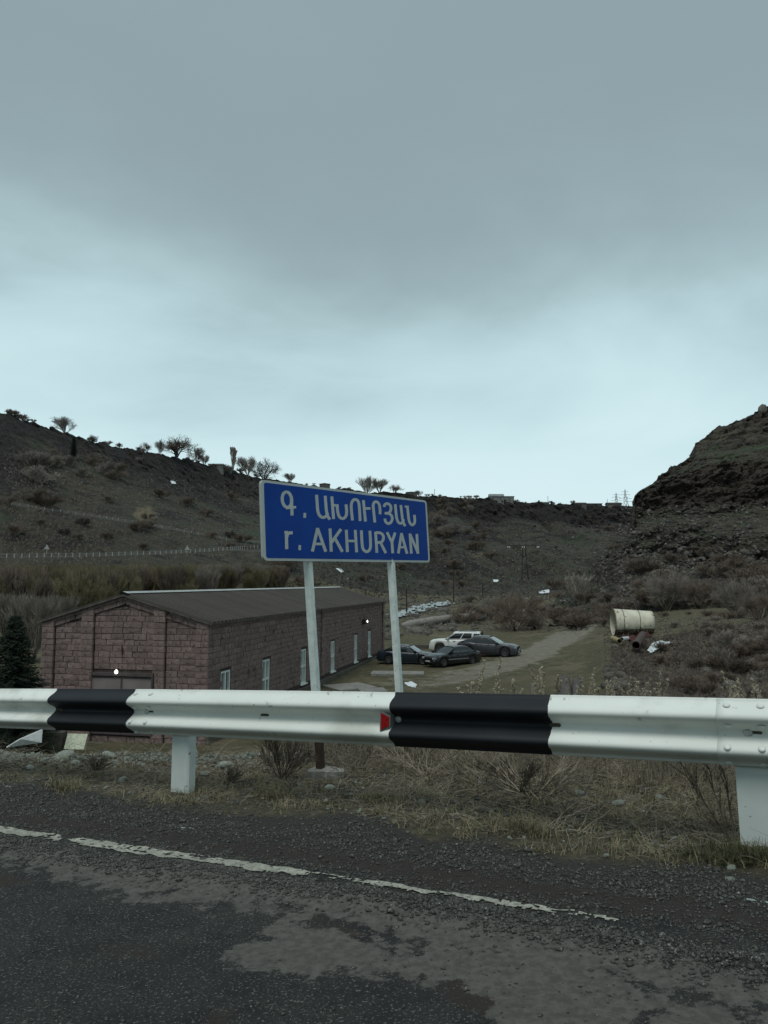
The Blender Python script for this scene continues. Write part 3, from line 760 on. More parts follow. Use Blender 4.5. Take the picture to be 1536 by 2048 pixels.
def _surfhit(cols, GX, GY, GZ, PY, px, py, ymin=0):
    j = min(max(int(np.searchsorted(cols, px)), 1), len(cols) - 1)
    a = _colhit(GX, GY, GZ, PY, j - 1, py, ymin); b = _colhit(GX, GY, GZ, PY, j, py, ymin)
    if a is None or b is None: return a if b is None else b
    f = (px - cols[j - 1]) / (cols[j] - cols[j - 1])
    if abs(a[1] - b[1]) > 12: return a if f < .5 else b
    return a * (1 - f) + b * f
def hit(px, py):
    """valley ground point seen at photo pixel (px, py)"""
    out = None
    if px > 1100 and SPY[0, int(np.argmin(abs(pxs2 - px)))] > py:
        out = _surfhit(pxs2, SX, SY, SZ, SPY, px, py)
    c = _surfhit(pxs, TX, TY, TZ, TPY, px, py, 15)
    if c is not None and (out is None or c[1] < out[1]): out = c
    if out is None:
        j = min(max(int(np.searchsorted(pxs, px)), 1), len(pxs) - 1)
        r = int(np.argmin(TPY[:, j])); out = (TX[r, j], TY[r, j], TZ[r, j])
    return (float(out[0]), float(out[1]), float(out[2]))
def skyline(px):
    if px > 1278:
        j = min(int(np.searchsorted(pxs2, px)), len(pxs2) - 1); r = int(np.argmin(SPY[:, j])); return (float(SX[r, j]), float(SY[r, j]), float(SZ[r, j]))
    j = min(max(int(np.searchsorted(pxs, px)), 1), len(pxs) - 1)
    r = int(np.argmin(TPY[:, j])); return (float(TX[r, j]), float(TY[r, j]), float(TZ[r, j]))

# ------------------------------------------------------------------ guardrail
RH = .312
def rail_profile(v):               # outward bulge (m) at depth v below the top edge, 0..RH
    s = .5 * (1 - np.cos(4 * np.pi * v / RH))
    return .083 * (s + .16 * s * (1 - s) * (2 * s - .2))
def rail_pos(t, v, out=0.0, taper=0.0):
    x, y = xy(t, RAIL_N - rail_profile(v) + .083 * .5 - out + taper)
    return x, y, rail_top(t) - v
BAND = [(rail_t(784), rail_t(1094)), (rail_t(114), rail_t(270))]
BAND = [(b, a) if a > b else (a, b) for a, b in BAND]
guard = thing('guardrail', 'white steel guardrail with black painted bands along the road edge', 'guardrail', (*xy(2.0, RAIL_N), float(z_road(2.0))))
rail_mat = rail_material('rail_paint', BAND)
tL, tR = rail_t(268), rail_t(1422)
pitch = tL - tR
def beam(t_left, t_right, nm='beam'):
    ts = np.linspace(t_right - .32, t_left, 90); vs_ = np.linspace(0, RH, 49)
    Tm, Vm = np.meshgrid(ts, vs_, indexing='ij')
    tap = np.interp(Tm, [t_right, t_left], [.0, -.006]) + np.where(Tm < t_right, (t_right - Tm) * .004, 0)
    dent = .0015 * fbm(V3(Tm * 1.3, Vm * 3, 0), 3, 201)
    rag = .004 * fbm(V3(Vm * 12, 0, 3), 2, 203)
    X1, Y1, Z1 = rail_pos(Tm + 0 * rag, Vm, 0, tap + dent)
    X2, Y2, Z2 = rail_pos(Tm, Vm, 0, tap + dent + .004)
    a = V3(X1, Y1, Z1).reshape(-1, 3); b = V3(X2, Y2, Z2).reshape(-1, 3)
    n1 = len(a); F1 = gridf(*Tm.shape); F2 = F1[:, ::-1] + n1
    nr, ncol = Tm.shape
    e = []
    for i in range(nr - 1):
        e.append((i * ncol, (i + 1) * ncol, (i + 1) * ncol + n1, i * ncol + n1)); j = i * ncol + ncol - 1
        e.append((j, j + n1, j + ncol + n1, j + ncol))
    for c in range(ncol - 1):
        e.append((c, c + n1, c + 1 + n1, c + 1)); j = (nr - 1) * ncol + c
        e.append((j, j + 1, j + 1 + n1, j + n1))
    m_ = mesh_np(nm, np.concatenate([a, b]), np.concatenate([F1, F2, np.array(e)]), True)
    attr(m_, 'along', np.concatenate([Tm.ravel()] * 2))
    return obj(nm, m_, rail_mat, guard, world_coords=True)
for k in range(-1, 3):
    beam(tL + pitch * k, tR + pitch * k)
# bolts
def dome(r, h):
    b = MB(); n = 14
    rings = [(r, 0), (r * .96, h * .45), (r * .7, h * .85), (r * .35, h), ]
    vsn = []
    for rr, hh in rings:
        for k in range(n): vsn.append((rr * math.cos(2 * math.pi * k / n), rr * math.sin(2 * math.pi * k / n), hh))
    vsn.append((0, 0, h * 1.02))
    fs = []
    for i in range(len(rings) - 1):
        for k in range(n): fs.append((i * n + k, i * n + (k + 1) % n, (i + 1) * n + (k + 1) % n, (i + 1) * n + k))
    for k in range(n): fs.append(((len(rings) - 1) * n + k, (len(rings) - 1) * n + (k + 1) % n, len(vsn) - 1))
    b.add(vsn, fs); return b
bolt_me = dome(.017, .008).mesh('bolt', True); bolt_me.materials.append(M['white_paint'])
bolt_big = dome(.021, .012).mesh('bolt', True); bolt_big.materials.append(M['bolt'])
slot_b = MB(); sl_v = []
for k in range(9):
    a = math.pi * k / 8 - math.pi / 2; sl_v.append((.022 + .010 * math.cos(a), .010 * math.sin(a), .0015))
for k in range(9):
    a = math.pi * k / 8 + math.pi / 2; sl_v.append((-.022 + .010 * math.cos(a), .010 * math.sin(a), .0015))
slot_b.add(sl_v + [(x, y, -.001) for x, y, z in sl_v], [tuple(range(18))] + [(k, (k + 1) % 18, 18 + (k + 1) % 18, 18 + k)[::-1] for k in range(18)])
slot_me = slot_b.mesh('slot'); slot_me.materials.append(M['slot'])
def on_rail(name, me_, t, v, lift=.006):
    dv = .003
    p0 = np.array(rail_pos(t, v)); pu = np.array(rail_pos(t, v - dv)); pl = np.array(rail_pos(t - .01, v))
    up = Vector(pu - p0).normalized(); rt = Vector(pl - p0).normalized(); nrm = rt.cross(up).normalized(); up = nrm.cross(rt)
    o = bpy.data.objects.new(name, me_); COL.objects.link(o)
    Mx = Matrix((rt, up, nrm)).transposed().to_4x4(); Mx.translation = Vector(p0) + nrm * lift
    o.parent = guard; o.matrix_parent_inverse = guard.matrix_basis.inverted(); o.matrix_basis = Mx
    return o
for k in (-1, 0, 1, 2):
    tj = tL - .045 + pitch * (k - 1)
    for dt_ in (0, .145):
        for v in (.105, .37, .70, .955):
            on_rail('bolt', bolt_me, tj - dt_, v * RH, .0062 if dt_ < .1 else .006)
    on_rail('bolt', bolt_big, tj - .085, .50 * RH, .007)
    on_rail('slot', slot_me, tj - .115, .50 * RH, .0055)
for px in (527, 1100, 122):
    on_rail('slot', slot_me, rail_t(px), .5 * RH, .0055)
# reflector sitting in the trough at the start of the black band
rf = MB()
t_r = rail_t(776)
def tri(mb, t0, t1, v0, v1, v2, v3, o0, o1, m, thick):
    base = []
    for (t_, v, ou) in ((t0, v1, o0), (t1, v3, o1), (t1, v2, o1), (t0, v0, o0)):
        x, y = xy(t_, RAIL_N + .0415 - ou); base.append((x, y, float(rail_top(t_)) - v))
    tp = []
    for (t_, v, ou) in ((t0, v1, o0), (t1, v3, o1), (t1, v2, o1), (t0, v0, o0)):
        x, y = xy(t_, RAIL_N + .0415 - ou - thick); tp.append((x, y, float(rail_top(t_)) - v))
    mb.hexa(base + tp, m)
# housing: a small trapezium wedge, red face looking along the road to the right
ta, tb = t_r + .034, t_r - .030
tri(rf, ta, tb, .090, .222, .128, .186, .020, .012, 0, .060)
obj('reflector_housing', rf, M['zinc'], guard, world_coords=True)
rr_ = MB(); tri(rr_, ta - .010, tb + .006, .108, .206, .134, .182, .0815, .0735, 0, .004)
obj('reflector', rr_, M['red_reflector'], guard, world_coords=True)
on_rail('bolt', bolt_big, t_r - .050, .155, .008)
# posts: white channel section with a face towards the road
def rail_post(px, lean=0.0, wd=.15):
    t = rail_t(px); mb = MB()
    h0 = float(z_near(t, RAIL_N)) - .25; h1 = float(rail_top(t)) - .03
    nf = RAIL_N + .055
    segs = 10
    def ring(z):
        f = (z - h0) / (h1 - h0); s = lean * (1 - f)
        out = []
        for (a, b) in ((-wd / 2, 0), (wd / 2 - .012, 0), (wd / 2, .012), (wd / 2, .075), (wd / 2 - .006, .075), (wd / 2 - .006, .016), (-wd / 2 + .006, .006), (-wd / 2 + .006, .075), (-wd / 2, .075)):
            x, y = xy(t - a - s, nf + b); out.append((x, y, z))
        return out
    rings = [ring(h0 + (h1 - h0) * i / segs) for i in range(segs + 1)]
    vsn = [v for r_ in rings for v in r_]; fs = []
    for i in range(segs):
        for k in range(9): fs.append((i * 9 + k, i * 9 + (k + 1) % 9, (i + 1) * 9 + (k + 1) % 9, (i + 1) * 9 + k))
    mb.add(vsn, fs)
    obj('post', mb, M['post_paint'], guard, world_coords=True)
    sp = MB(); x0, y0 = xy(t, RAIL_N + .055)
    for (a0, a1, b0, b1) in ((-.035, .035, .050, .056),):
        c = []
        for z in (h1 - .24, h1 - .03):
            for (a, b) in ((a0, b0), (a1, b0), (a1, b1), (a0, b1)):
                x, y = xy(t + a, RAIL_N + b); c.append((x, y, z))
        sp.hexa([c[i] for i in range(8)])
    obj('spacer', sp, M['post_paint'], guard, world_coords=True)
p_mid, p_right = rail_t(358), rail_t(1512)
rail_post(358, -.004); rail_post(1488, .026, .17)
for k in (1,): 
    for tq in (p_mid + (p_mid - p_right), p_right - (p_mid - p_right)):
        u_ = None
        X_, Y_ = xy(tq, RAIL_N); rail_post(X_ / Y_ * FP * 1.004 + 768)

# ------------------------------------------------------------------ road sign
SQ = dict(c=Vector((-.2191, 5.95, 1.7064)), yaw=.654, tilt=-.0512, roll=.0136, w=2.035, h=.5615)
_aa = Vector((math.sin(SQ['yaw']), math.cos(SQ['yaw']), 0)); _nn = Vector((math.cos(SQ['yaw']), -math.sin(SQ['yaw']), 0)); _zz = Vector((0, 0, 1))
sA = _aa * math.cos(SQ['roll']) + _zz * math.sin(SQ['roll']); z2_ = _zz * math.cos(SQ['roll']) - _aa * math.sin(SQ['roll'])
sZ = z2_ * math.cos(SQ['tilt']) + _nn * math.sin(SQ['tilt']); sN = sA.cross(sZ); sN = sN if sN.y < 0 else -sN
def sp3(u, v, o=0.0):
    return SQ['c'] + sA * u + sZ * v + sN * o
foot = near_hit(645, 1552)
sign = thing('road_sign', 'blue town name sign reading AKHURYAN on two leaning white posts', 'road sign', (foot[0], foot[1], foot[2]))
def rrect(w, h, r, n=7):
    out = []
    for cx_, cy_, a0 in ((w / 2 - r, h / 2 - r, 0), (-w / 2 + r, h / 2 - r, 90), (-w / 2 + r, -h / 2 + r, 180), (w / 2 - r, -h / 2 + r, 270)):
        for k in range(n):
            a = R(a0 + 90 * k / (n - 1)); out.append((cx_ + r * math.cos(a), cy_ + r * math.sin(a)))
    return out
def sheet(pts, o0, o1):
    mb = MB(); n = len(pts)
    mb.add([sp3(x, y, o1) for x, y in pts] + [sp3(x, y, o0) for x, y in pts],
           [tuple(range(n)), tuple(range(2 * n - 1, n - 1, -1))] + [(i, n + i, n + (i + 1) % n, (i + 1) % n) for i in range(n)])
    return mb
obj('panel', sheet(rrect(SQ['w'], SQ['h'], .035), -.022, 0), M['sign_white'], sign, world_coords=True)
obj('blue_field', sheet(rrect(SQ['w'] - .052, SQ['h'] - .036, .020), .0006, .0014), M['sign_blue'], sign, world_coords=True)
# letters: strokes drawn in the rectified plane of the panel
def homog(src, dst):
    A = []
    for (x, y), (u, v) in zip(src, dst):
        A.append([x, y, 1, 0, 0, 0, -u * x, -u * y]); A.append([0, 0, 0, x, y, 1, -v * x, -v * y])
    h = np.linalg.solve(np.array(A, float), np.array([c for d in dst for c in d], float)); return np.append(h, 1).reshape(3, 3)
W2, H2 = SQ['w'] / 2, SQ['h'] / 2
HM = homog([(76, 78), (1434, 246), (1449, 751), (121, 730)], [(-W2, H2), (W2, H2), (W2, -H2), (-W2, -H2)])
def hm(x, y):
    q_ = HM @ np.array([x, y, 1.0]); return q_[0] / q_[2], q_[1] / q_[2]
def smooth(pts, n=5):
    out = []; P_ = [np.array(p, float) for p in pts]
    for i in range(len(P_) - 1):
        p0 = P_[max(i - 1, 0)]; p1 = P_[i]; p2 = P_[i + 1]; p3 = P_[min(i + 2, len(P_) - 1)]
        for k in range(n):
            t = k / n
            out.append(.5 * ((2 * p1) + (-p0 + p2) * t + (2 * p0 - 5 * p1 + 4 * p2 - p3) * t * t + (-p0 + 3 * p1 - 3 * p2 + p3) * t ** 3))
    out.append(P_[-1]); return out
_lay = [0]
def stroke(mb, pts, w, o):
    pts = [np.array(p, float) for p in pts]; Lf, Rt = [], []
    for i, p in enumerate(pts):
        d = pts[min(i + 1, len(pts) - 1)] - pts[max(i - 1, 0)]; d /= (np.hypot(*d) + 1e-9)
        nrm_ = np.array([-d[1], d[0]]); s = w * np.interp(p[0], [240, 1350], [13.2, 10.8]) / 13.0 * 1.85
        Lf.append(hm(*(p + nrm_ * s / 2 * 1.0))); Rt.append(hm(*(p - nrm_ * s / 2 * 1.0)))
    n = len(pts)
    vv = [sp3(x, y, o) for x, y in Lf] + [sp3(x, y, o) for x, y in Rt]
    vb = [sp3(x, y, .0014) for x, y in Lf] + [sp3(x, y, .0014) for x, y in Rt]
    fs = [(i, i + 1, n + i + 1, n + i) for i in range(n - 1)]
    N2 = 2 * n
    for i in range(n - 1): fs += [(i, N2 + i, N2 + i + 1, i + 1), (n + i + 1, N2 + n + i + 1, N2 + n + i, n + i)]
    fs += [(0, n, N2 + n, N2), (n - 1, N2 + n - 1, N2 + 2 * n - 1, 2 * n - 1)]
    mb.add(vv + vb, fs)
def letter(strokes, w=13.2):
    mb = MB(); o = .0022
    for st in strokes:
        sm = st[0] == 'c'; ww = w
        if isinstance(st[0], (int, float)): ww = st[0]; st = st[1:]
        pts = list(st[1:]) if sm else list(st)
        if sm: pts = smooth(pts)
        stroke(mb, pts, ww, o); o += .00022
    obj('letter', mb, M['sign_white'], sign, world_coords=True)
def ell(cx_, cy_, rx, ry, a0=0, a1=360, n=22, sk=0.0):
    return ['p'] + [(cx_ + rx * math.cos(R(a0 + (a1 - a0) * k / n)) + sk * ry * math.sin(R(a0 + (a1 - a0) * k / n)), cy_ + ry * math.sin(R(a0 + (a1 - a0) * k / n))) for k in range(n + 1)]
letter([ell(289, 243, 38, 63, -90, 272, 26, .10)[1:], [(323, 215), (334, 372)], (11, (284, 312), (364, 304))])
letter([(22, (425, 371), (446, 371))], 20)
letter([['c', (527, 202), (533, 270), (540, 335), (556, 374), (585, 388), (609, 374), (620, 352)], [(597, 210), (608, 330), (618, 376), (637, 404)]])
letter([[(651, 215), (668, 400)], (11, (660, 287), (706, 290)), ['c', (695, 280), (701, 345), (716, 384), (743, 396), (766, 378), (773, 340), (767, 280)]])
letter([['c', (821, 411), (812, 330), (811, 280), (824, 248), (845, 239), (865, 253), (875, 290), (883, 416)]])
letter([[(909, 245), (926, 420)], (12, (912, 313), (967, 313))])
letter([['c', (1003, 428), (993, 330), (990, 285), (1000, 262), (1018, 258), (1037, 275), (1045, 315), (1046, 360)]])
letter([['c', (1080, 300), (1086, 280), (1106, 272), (1128, 284), (1136, 310), (1126, 342), (1100, 356)], ['c', (1084, 352), (1115, 354), (1138, 370), (1145, 400), (1130, 430), (1108, 436), (1090, 420), (1084, 396)]])
letter([['c', (1172, 277), (1176, 340), (1184, 400), (1198, 429), (1218, 434), (1234, 418), (1238, 400)], [(1217, 284), (1229, 395), (1236, 430), (1250, 458)]])
letter([(11, (1250, 296), (1283, 298)), ['c', (1271, 290), (1277, 360), (1285, 420), (1306, 448), (1325, 436), (1331, 410), (1328, 365)]])
letter([[(291, 496), (299, 641)], ['c', (297, 545), (302, 522), (318, 512), (342, 512)], (10, (276, 508), (300, 506))])
letter([(22, (392, 629), (411, 629))], 20)
letter([[(502, 660), (541, 473)], [(539, 473), (608, 662)], (11, (515, 600), (590, 601))])
letter([[(640, 477), (652, 662)], [(728, 482), (652, 590)], [(676, 548), (741, 663)]])
letter([[(771, 487), (781, 665)], [(843, 488), (855, 667)], (11, (776, 576), (850, 578))])
letter([['c', (893, 492), (898, 590), (906, 640), (933, 663), (957, 650), (967, 610), (962, 495)]])
letter([[(1008, 503), (1018, 672)], ['c', (1009, 511), (1042, 512), (1066, 528), (1072, 555), (1058, 584), (1015, 592)], [(1046, 588), (1090, 675)]])
letter([[(1101, 507), (1141, 590)], [(1168, 510), (1139, 592)], [(1140, 580), (1146, 676)]])
letter([[(1191, 678), (1220, 515)], [(1218, 515), (1262, 680)], (10.5, (1202, 628), (1248, 629))])
letter([[(1288, 518), (1297, 680)], [(1288, 520), (1352, 678)], [(1345, 521), (1350, 680)]])
# posts
def sign_post(uoff, fx, fy, dark_from):
    top = sp3(uoff, SQ['h'] / 2 - .03, -.052); bx, by, bz = fx, fy, float(z_near(*tn(fx, fy)))
    bot = Vector((bx, by, bz - .15))
    d = top - bot
    for nm, f0, f1, mt, r in (('post', dark_from, 1.0, M['sign_post'], .0245), ('post', 0, dark_from, M['bare_iron'], .024)):
        mb = MB(); c = []
        for f in (f0, f1):
            q_ = bot + d * f
            for (a, b) in ((-r, -r), (r, -r), (r, r), (-r, r)):
                c.append(q_ + Vector((LX, LY, 0)) * a * -1 + Vector((NX, NY, 0)) * b)
        mb.hexa(c)
        o = obj(nm, mb, mt, sign, world_coords=True)
        if mt is M['bare_iron']: o['label'] = 'bare dark iron lower end of the post'
    mb = MB()
    for vz in (-.17, .17):
        q0 = sp3(uoff - .045, vz - .015, -.026); 
        c = [sp3(uoff + a, vz + b, o_) for b in (-.012, .012) for a, o_ in ((-.045, -.075), (.045, -.075), (.045, -.023), (-.045, -.023))]
        mb = MB(); mb.hexa(c)
        obj('clamp', mb, M['zinc'], sign, world_coords=True)
def u_at(px, py):
    cx = (px - 768) / FP; cy = (1024 - py) / FP
    d = Vector((cx, math.cos(TH) - cy * math.sin(TH), math.sin(TH) + cy * math.cos(TH))); o = Vector((0, 0, CH))
    k = (SQ['c'] - o).dot(sN) / d.dot(sN); return (o + d * k - SQ['c']).dot(sA)
sign_post(u_at(622.5, 1118), foot[0], foot[1], .30)
f2 = near_hit(809, 1516)
sign_post(u_at(790, 1118), f2[0], f2[1], .22)

# ------------------------------------------------------------------ stone building
BA = P(418, 1246, 32.0)
BAx, BAy, ZE = float(BA[0]), float(BA[1]), float(BA[2])
SX_, SY_ = .2167, .9762            # along the long wall, away from us
WX_, WY_ = -.9762, .2167           # along the gable, to the left
ZB = float(P(418, 1469, 32.0)[2])
ZR = float(P(247, 1190, 32.9)[2])
ZF = ZB - .75
BL = 33.9
def fs_at(px):
    u = (px - 768) / FP / 1.0043
    return (u * BAy - BAx) / (WX_ - u * WY_)
BW = fs_at(88)
bld = thing('stone_building', 'long low building of pink-brown tuff blocks under a dark metal gable roof', 'building', (BAx, BAy, ZF), math.atan2(SY_, SX_))
# local frame: x along the long wall, y to the left (gable direction), z up from ZF
def zt(s):                          # roof underside along the gable
    return ZE - ZF + (ZR - ZE) * (1 - abs(2 * s / BW - 1))
HE = ZE - ZF; HB = ZB - ZF
def boxpart(name, x0, x1, y0, y1, z0, z1, mat, parent=bld):
    mb = MB(); mb.box(x0, x1, y0, y1, z0, z1); return obj(name, mb, mat, parent)
# mortar core of the walls: right wall with window holes, gable, back and far walls
def sw_at(px):
    u = (px - 768) / FP / 1.0043
    return (u * BAy - BAx) / (SX_ - u * SY_)
wins = []
for px in (456.5, 536, 609.5, 667, 712.5, 739.5):
    c = sw_at(px); wins.append((c - .5, c + .5))
WT = float(P(612, 1298, 44.5)[2]) - ZF; WB = float(P(612, 1366, 44.5)[2]) - ZF
core = MB()
xs = 0.04
core.box(.04, BL, .04, .34, 0, WB); core.box(.04, BL, .04, .34, WT, HE + .02)
for a, b in wins:
    core.box(xs, a, .04, .34, WB, WT); xs = b
core.box(xs, BL, .04, .34, WB, WT)
d0, d1 = fs_at(308), fs_at(189)
DT = float(P(250, 1352, 32.9)[2]) - ZF; DB = float(P(250, 1470, 32.9)[2]) - ZF
def gable(mb, x0, x1, y0, y1, zb=0.0):
    ys_ = [y0] + ([BW / 2] if y0 < BW / 2 < y1 else []) + [y1]
    for a, b in zip(ys_[:-1], ys_[1:]):
        mb.hexa([(x0, a, zb), (x1, a, zb), (x1, b, zb), (x0, b, zb), (x0, a, zt(a)), (x1, a, zt(a)), (x1, b, zt(b)), (x0, b, zt(b))])
gable(core, .16, .40, .04, d0); gable(core, .16, .40, d1, BW - .04)
gable(core, .16, .40, d0, d1, DT)
core.box(.16, .40, d0, d1, 0, DB)
gable(core, BL - .35, BL - .03, .35, BW - .04)
core.box(.4, BL - .35, BW - .34, BW - .04, 0, HE)
o = obj('wall', core, M['mortar'], bld); o['kind'] = 'stuff'

stones = []        # (kind, plane, a0, a1, z0, z1, proud)
rs = random.Random(5)
COURSE = .257
def course_run(a0, a1, z0, z1, plane, proud, top=None, holes=()):
    """split one course into stones"""
    a = a0 + rs.uniform(-.2, 0)
    while a < a1:
        w = rs.choice((.38, .46, .55, .62, .74, .90)); b = a + w
        sa, sb = max(a, a0), min(b, a1)
        if a1 - sb < .16: sb = a1; b = a1 + .01
        segs = [(sa, sb)]
        for (h0, h1, hz0, hz1) in holes:
            if z1 > hz0 + .02 and z0 < hz1 - .02:
                ns_ = []
                for (p_, q_) in segs:
                    if q_ <= h0 or p_ >= h1: ns_.append((p_, q_))
                    else:
                        if h0 - p_ > .10: ns_.append((p_, h0))
                        if q_ - h1 > .10: ns_.append((h1, q_))
                segs = ns_
        for p_, q_ in segs:
            if q_ - p_ < .08: continue
            stones.append((plane, p_, q_, z0, z1, proud + rs.uniform(-.012, .014)))
        a = b
z = HB - .02
zz_ = []
while z < HE + (ZR - ZE):
    zz_.append((z, z + COURSE)); z += COURSE
# long wall
for (z0, z1) in zz_:
    if z0 < HB + .25: continue
    if z0 > HE - .12: break
    z1 = min(z1, HE - .01)
    course_run(0.0, BL - .55, z0, z1, 'side', 0.0, holes=[(a - .02, b + .02, WB - .02, WT) for a, b in wins])
    course_run(BL - .5, BL, z0, z1, 'side', .10)
    course_run(sw_at(645) - .28, sw_at(645) + .28, z0, z1, 'side', .10)
# gable
pil = [(0.0, fs_at(395)), (fs_at(333), fs_at(310)), (fs_at(190), fs_at(166)), (fs_at(112), BW)]
zlow = [HB - .02 - COURSE * k for k in range(3, 0, -1)]
allc = [(a, a + COURSE) for a in zlow if a > -.1] + zz_
rak = []
for (z0, z1) in allc:
    for i, (a, b) in enumerate(pil):
        if z0 < max(zt(a), zt(b)) - .1: course_run(a, b, z0, z1, 'gable', .14)
    for (a, b) in ((pil[0][1], pil[1][0]), (pil[1][1], pil[2][0]), (pil[2][1], pil[3][0])):
        course_run(a, b, z0, z1, 'gable', 0.0, holes=[(d0 - .08, d1 + .08, DB, DT + .12)])
variants = []
for k in range(8):
    mb = MB(); r_ = random.Random(k)
    j = lambda s: r_.uniform(-s, s)
    fr = [(.035 + j(.02), .055 + j(.03)), (.965 + j(.02), .055 + j(.03)), (.965 + j(.02), .945 + j(.03)), (.035 + j(.02), .945 + j(.03))]
    bk = [(.012, .02), (.988, .02), (.988, .98), (.012, .98)]
    # x = into the wall (0 = face, 1 = back), y along, z up
    mb.add([(0 + j(.1), a, b) for a, b in fr] + [(.28, a, b) for a, b in bk] + [(1, a, b) for a, b in bk] + [(-.05 + j(.12), .5 + j(.2), .5 + j(.2))],
           [(0, 1, 12), (1, 2, 12), (2, 3, 12), (3, 0, 12)] + [(i + 4, (i + 1) % 4 + 4, (i + 1) % 4, i) for i in range(4)] + [(i + 8, (i + 1) % 4 + 8, (i + 1) % 4 + 4, i + 4) for i in range(4)])
    variants.append(mb)
vmesh = []
for mb in variants:
    m_ = mb.mesh('brick'); m_.materials.append(M['tuff']); vmesh.append(m_)
DP = .06
def stone_matrix(st):
    plane, a0, a1, z0, z1, pr = st
    if plane == 'gable': o_ = Vector((.12 - pr, a0, z0)); ex = Vector((DP + .05, 0, 0)); ey = Vector((0, a1 - a0, 0))
    else: o_ = Vector((a0, 0 - pr, z0)); ex = Vector((0, DP + .02, 0)); ey = Vector((a1 - a0, 0, 0))
    return o_, ex, ey, Vector((0, 0, z1 - z0))
FR = .40
def clip_ok(st):
    if st[0] != 'gable': return True
    lim = min(zt(st[1]), zt(st[2])) - (0.02 if st[5] > .08 else FR)
    return st[4] <= lim
full = [s_ for s_ in stones if clip_ok(s_)]
part_ = [s_ for s_ in stones if not clip_ok(s_)]
vis = lambda s_: (0 if s_[3] > HE - 4.1 else 1)
def size_key(s_):
    if s_[0] == 'gable': return -(s_[2] - s_[1]) * 1.0 + vis(s_) * 5
    d_ = 32 + s_[1] * .976
    return -(s_[2] - s_[1]) * (32 / d_) ** 2 * .45 + vis(s_) * 5
full.sort(key=size_key)
for i, st in enumerate(full[:300]):
    o_, ex, ey, ez = stone_matrix(st)
    ob = bpy.data.objects.new('brick', vmesh[rs.randrange(8)]); COL.objects.link(ob); ob.parent = bld
    Mx = Matrix((ex, ey, ez)).transposed().to_4x4(); Mx.translation = o_
    ob.matrix_basis = Mx
rest = MB()
def add_stone(mb, o_, ex, ey, ez):
    v_ = variants[rs.randrange(8)]
    mb.add([o_ + ex * a + ey * b + ez * c for a, b, c in v_.v], v_.f)
for st in full[300:]:
    add_stone(rest, *stone_matrix(st))
for st in part_:                    # stones cut by the raking frieze
    plane, a0, a1, z0, z1, pr = st
    sub_ = 0.02 if pr > .08 else FR
    za, zb = min(z1, zt(a0) - sub_), min(z1, zt(a1) - sub_)
    if max(za, zb) - z0 < .06: continue
    za, zb = max(za, z0 + .02), max(zb, z0 + .02)
    x0 = .12 - pr; c = [(x0, a0 + .01, z0 + .01), (x0, a1 - .01, z0 + .01), (x0, a1 - .01, zb - .008), (x0, a0 + .01, za - .008)]
    rest.add(c + [(x0 + .1, y, z) for x, y, z in c], [(0, 1, 2, 3), (4, 5, 1, 0), (5, 6, 2, 1), (6, 7, 3, 2), (7, 4, 0, 3)])
for (lo_, hi_, pr) in ((.395, .20, .07), (.19, .012, .12)):     # raking friezes
    for side in (0, 1):
        a = .0
        while a < BW / 2 - .01:
            b = min(a + rs.choice((.5, .62, .74)), BW / 2)
            y0, y1 = (a, b) if side == 0 else (BW - b, BW - a)
            x0 = .12 - pr + rs.uniform(-.01, .01); c = [(x0, y0 + .012, zt(y0) - lo_), (x0, y1 - .012, zt(y1) - lo_), (x0, y1 - .012, zt(y1) - hi_), (x0, y0 + .012, zt(y0) - hi_)]
            rest.add(c + [(x0 + .15, y, z) for x, y, z in c], [(0, 1, 2, 3), (4, 5, 1, 0), (5, 6, 2, 1), (6, 7, 3, 2), (7, 4, 0, 3)])
            a = b
o = obj('brick_courses', rest, M['tuff_wall'], bld); o['kind'] = 'stuff'
# plinths
boxpart('plinth', -.10, BL + .05, -.13, .02, HB - 1.2, HB + .24, M['plinth'])
boxpart('plinth', -.16, .14, -.13, BW + .1, -.8, .22, M['plinth'])
# door
boxpart('door_lintel', -.02, .18, d0 - .10, d1 + .10, DT, DT + .13, M['door_frame'])
boxpart('door_jamb', -.02, .18, d0 - .08, d0, DB, DT, M['door_frame'])
boxpart('door_jamb', -.02, .18, d1, d1 + .08, DB, DT, M['door_frame'])
mid = (d0 + d1) / 2
for (a, b) in ((d0 + .01, mid - .05), (mid + .05, d1 - .01)):
    leaf = boxpart('door', .06, .10, a, b, DB, DT - .01, M['door_paint'])
    w_ = .05
    fr = MB()
    fr.box(.045, .06, a, b, DT - .10, DT - .02); fr.box(.045, .06, a, b, DB, DB + .08)
    obj('door_rail', fr, M['door_frame'], leaf)['kind'] = 'stuff'
boxpart('door_post', .05, .11, mid - .045, mid + .045, DB, DT - .01, M['door_frame'])
boxpart('door_post', -.03, .02, d0 - .14, d0 - .09, DB, DT + .15, M['black_paint'])['label'] = 'thin black strip beside the door'
# windows
for (a, b) in wins:
    c = (a + b) / 2
    rb = MB(); rb.box(a, b, .16, .19, WB, WT)
    win = obj('window', rb, M['glass'], bld)
    for (x0, x1, z0, z1) in ((a, a + .10, WB, WT), (b - .10, b, WB, WT), (a + .10, b - .10, WT - .09, WT), (a + .10, b - .10, WB, WB + .09),
                             (c - .06, c + .06, WB + .09, WT - .09), (a + .10, c - .06, (WB + WT) / 2 - .05, (WB + WT) / 2 + .05), (c + .06, b - .10, (WB + WT) / 2 - .05, (WB + WT) / 2 + .05)):
        fb = MB(); fb.box(x0, x1, .05, .158, z0, z1); obj('frame', fb, M['window_white'], win)
    sb = MB(); sb.box(a - .03, b + .03, -.07, .10, WB - .07, WB - .004); obj('sill', sb, M['window_white'], win)
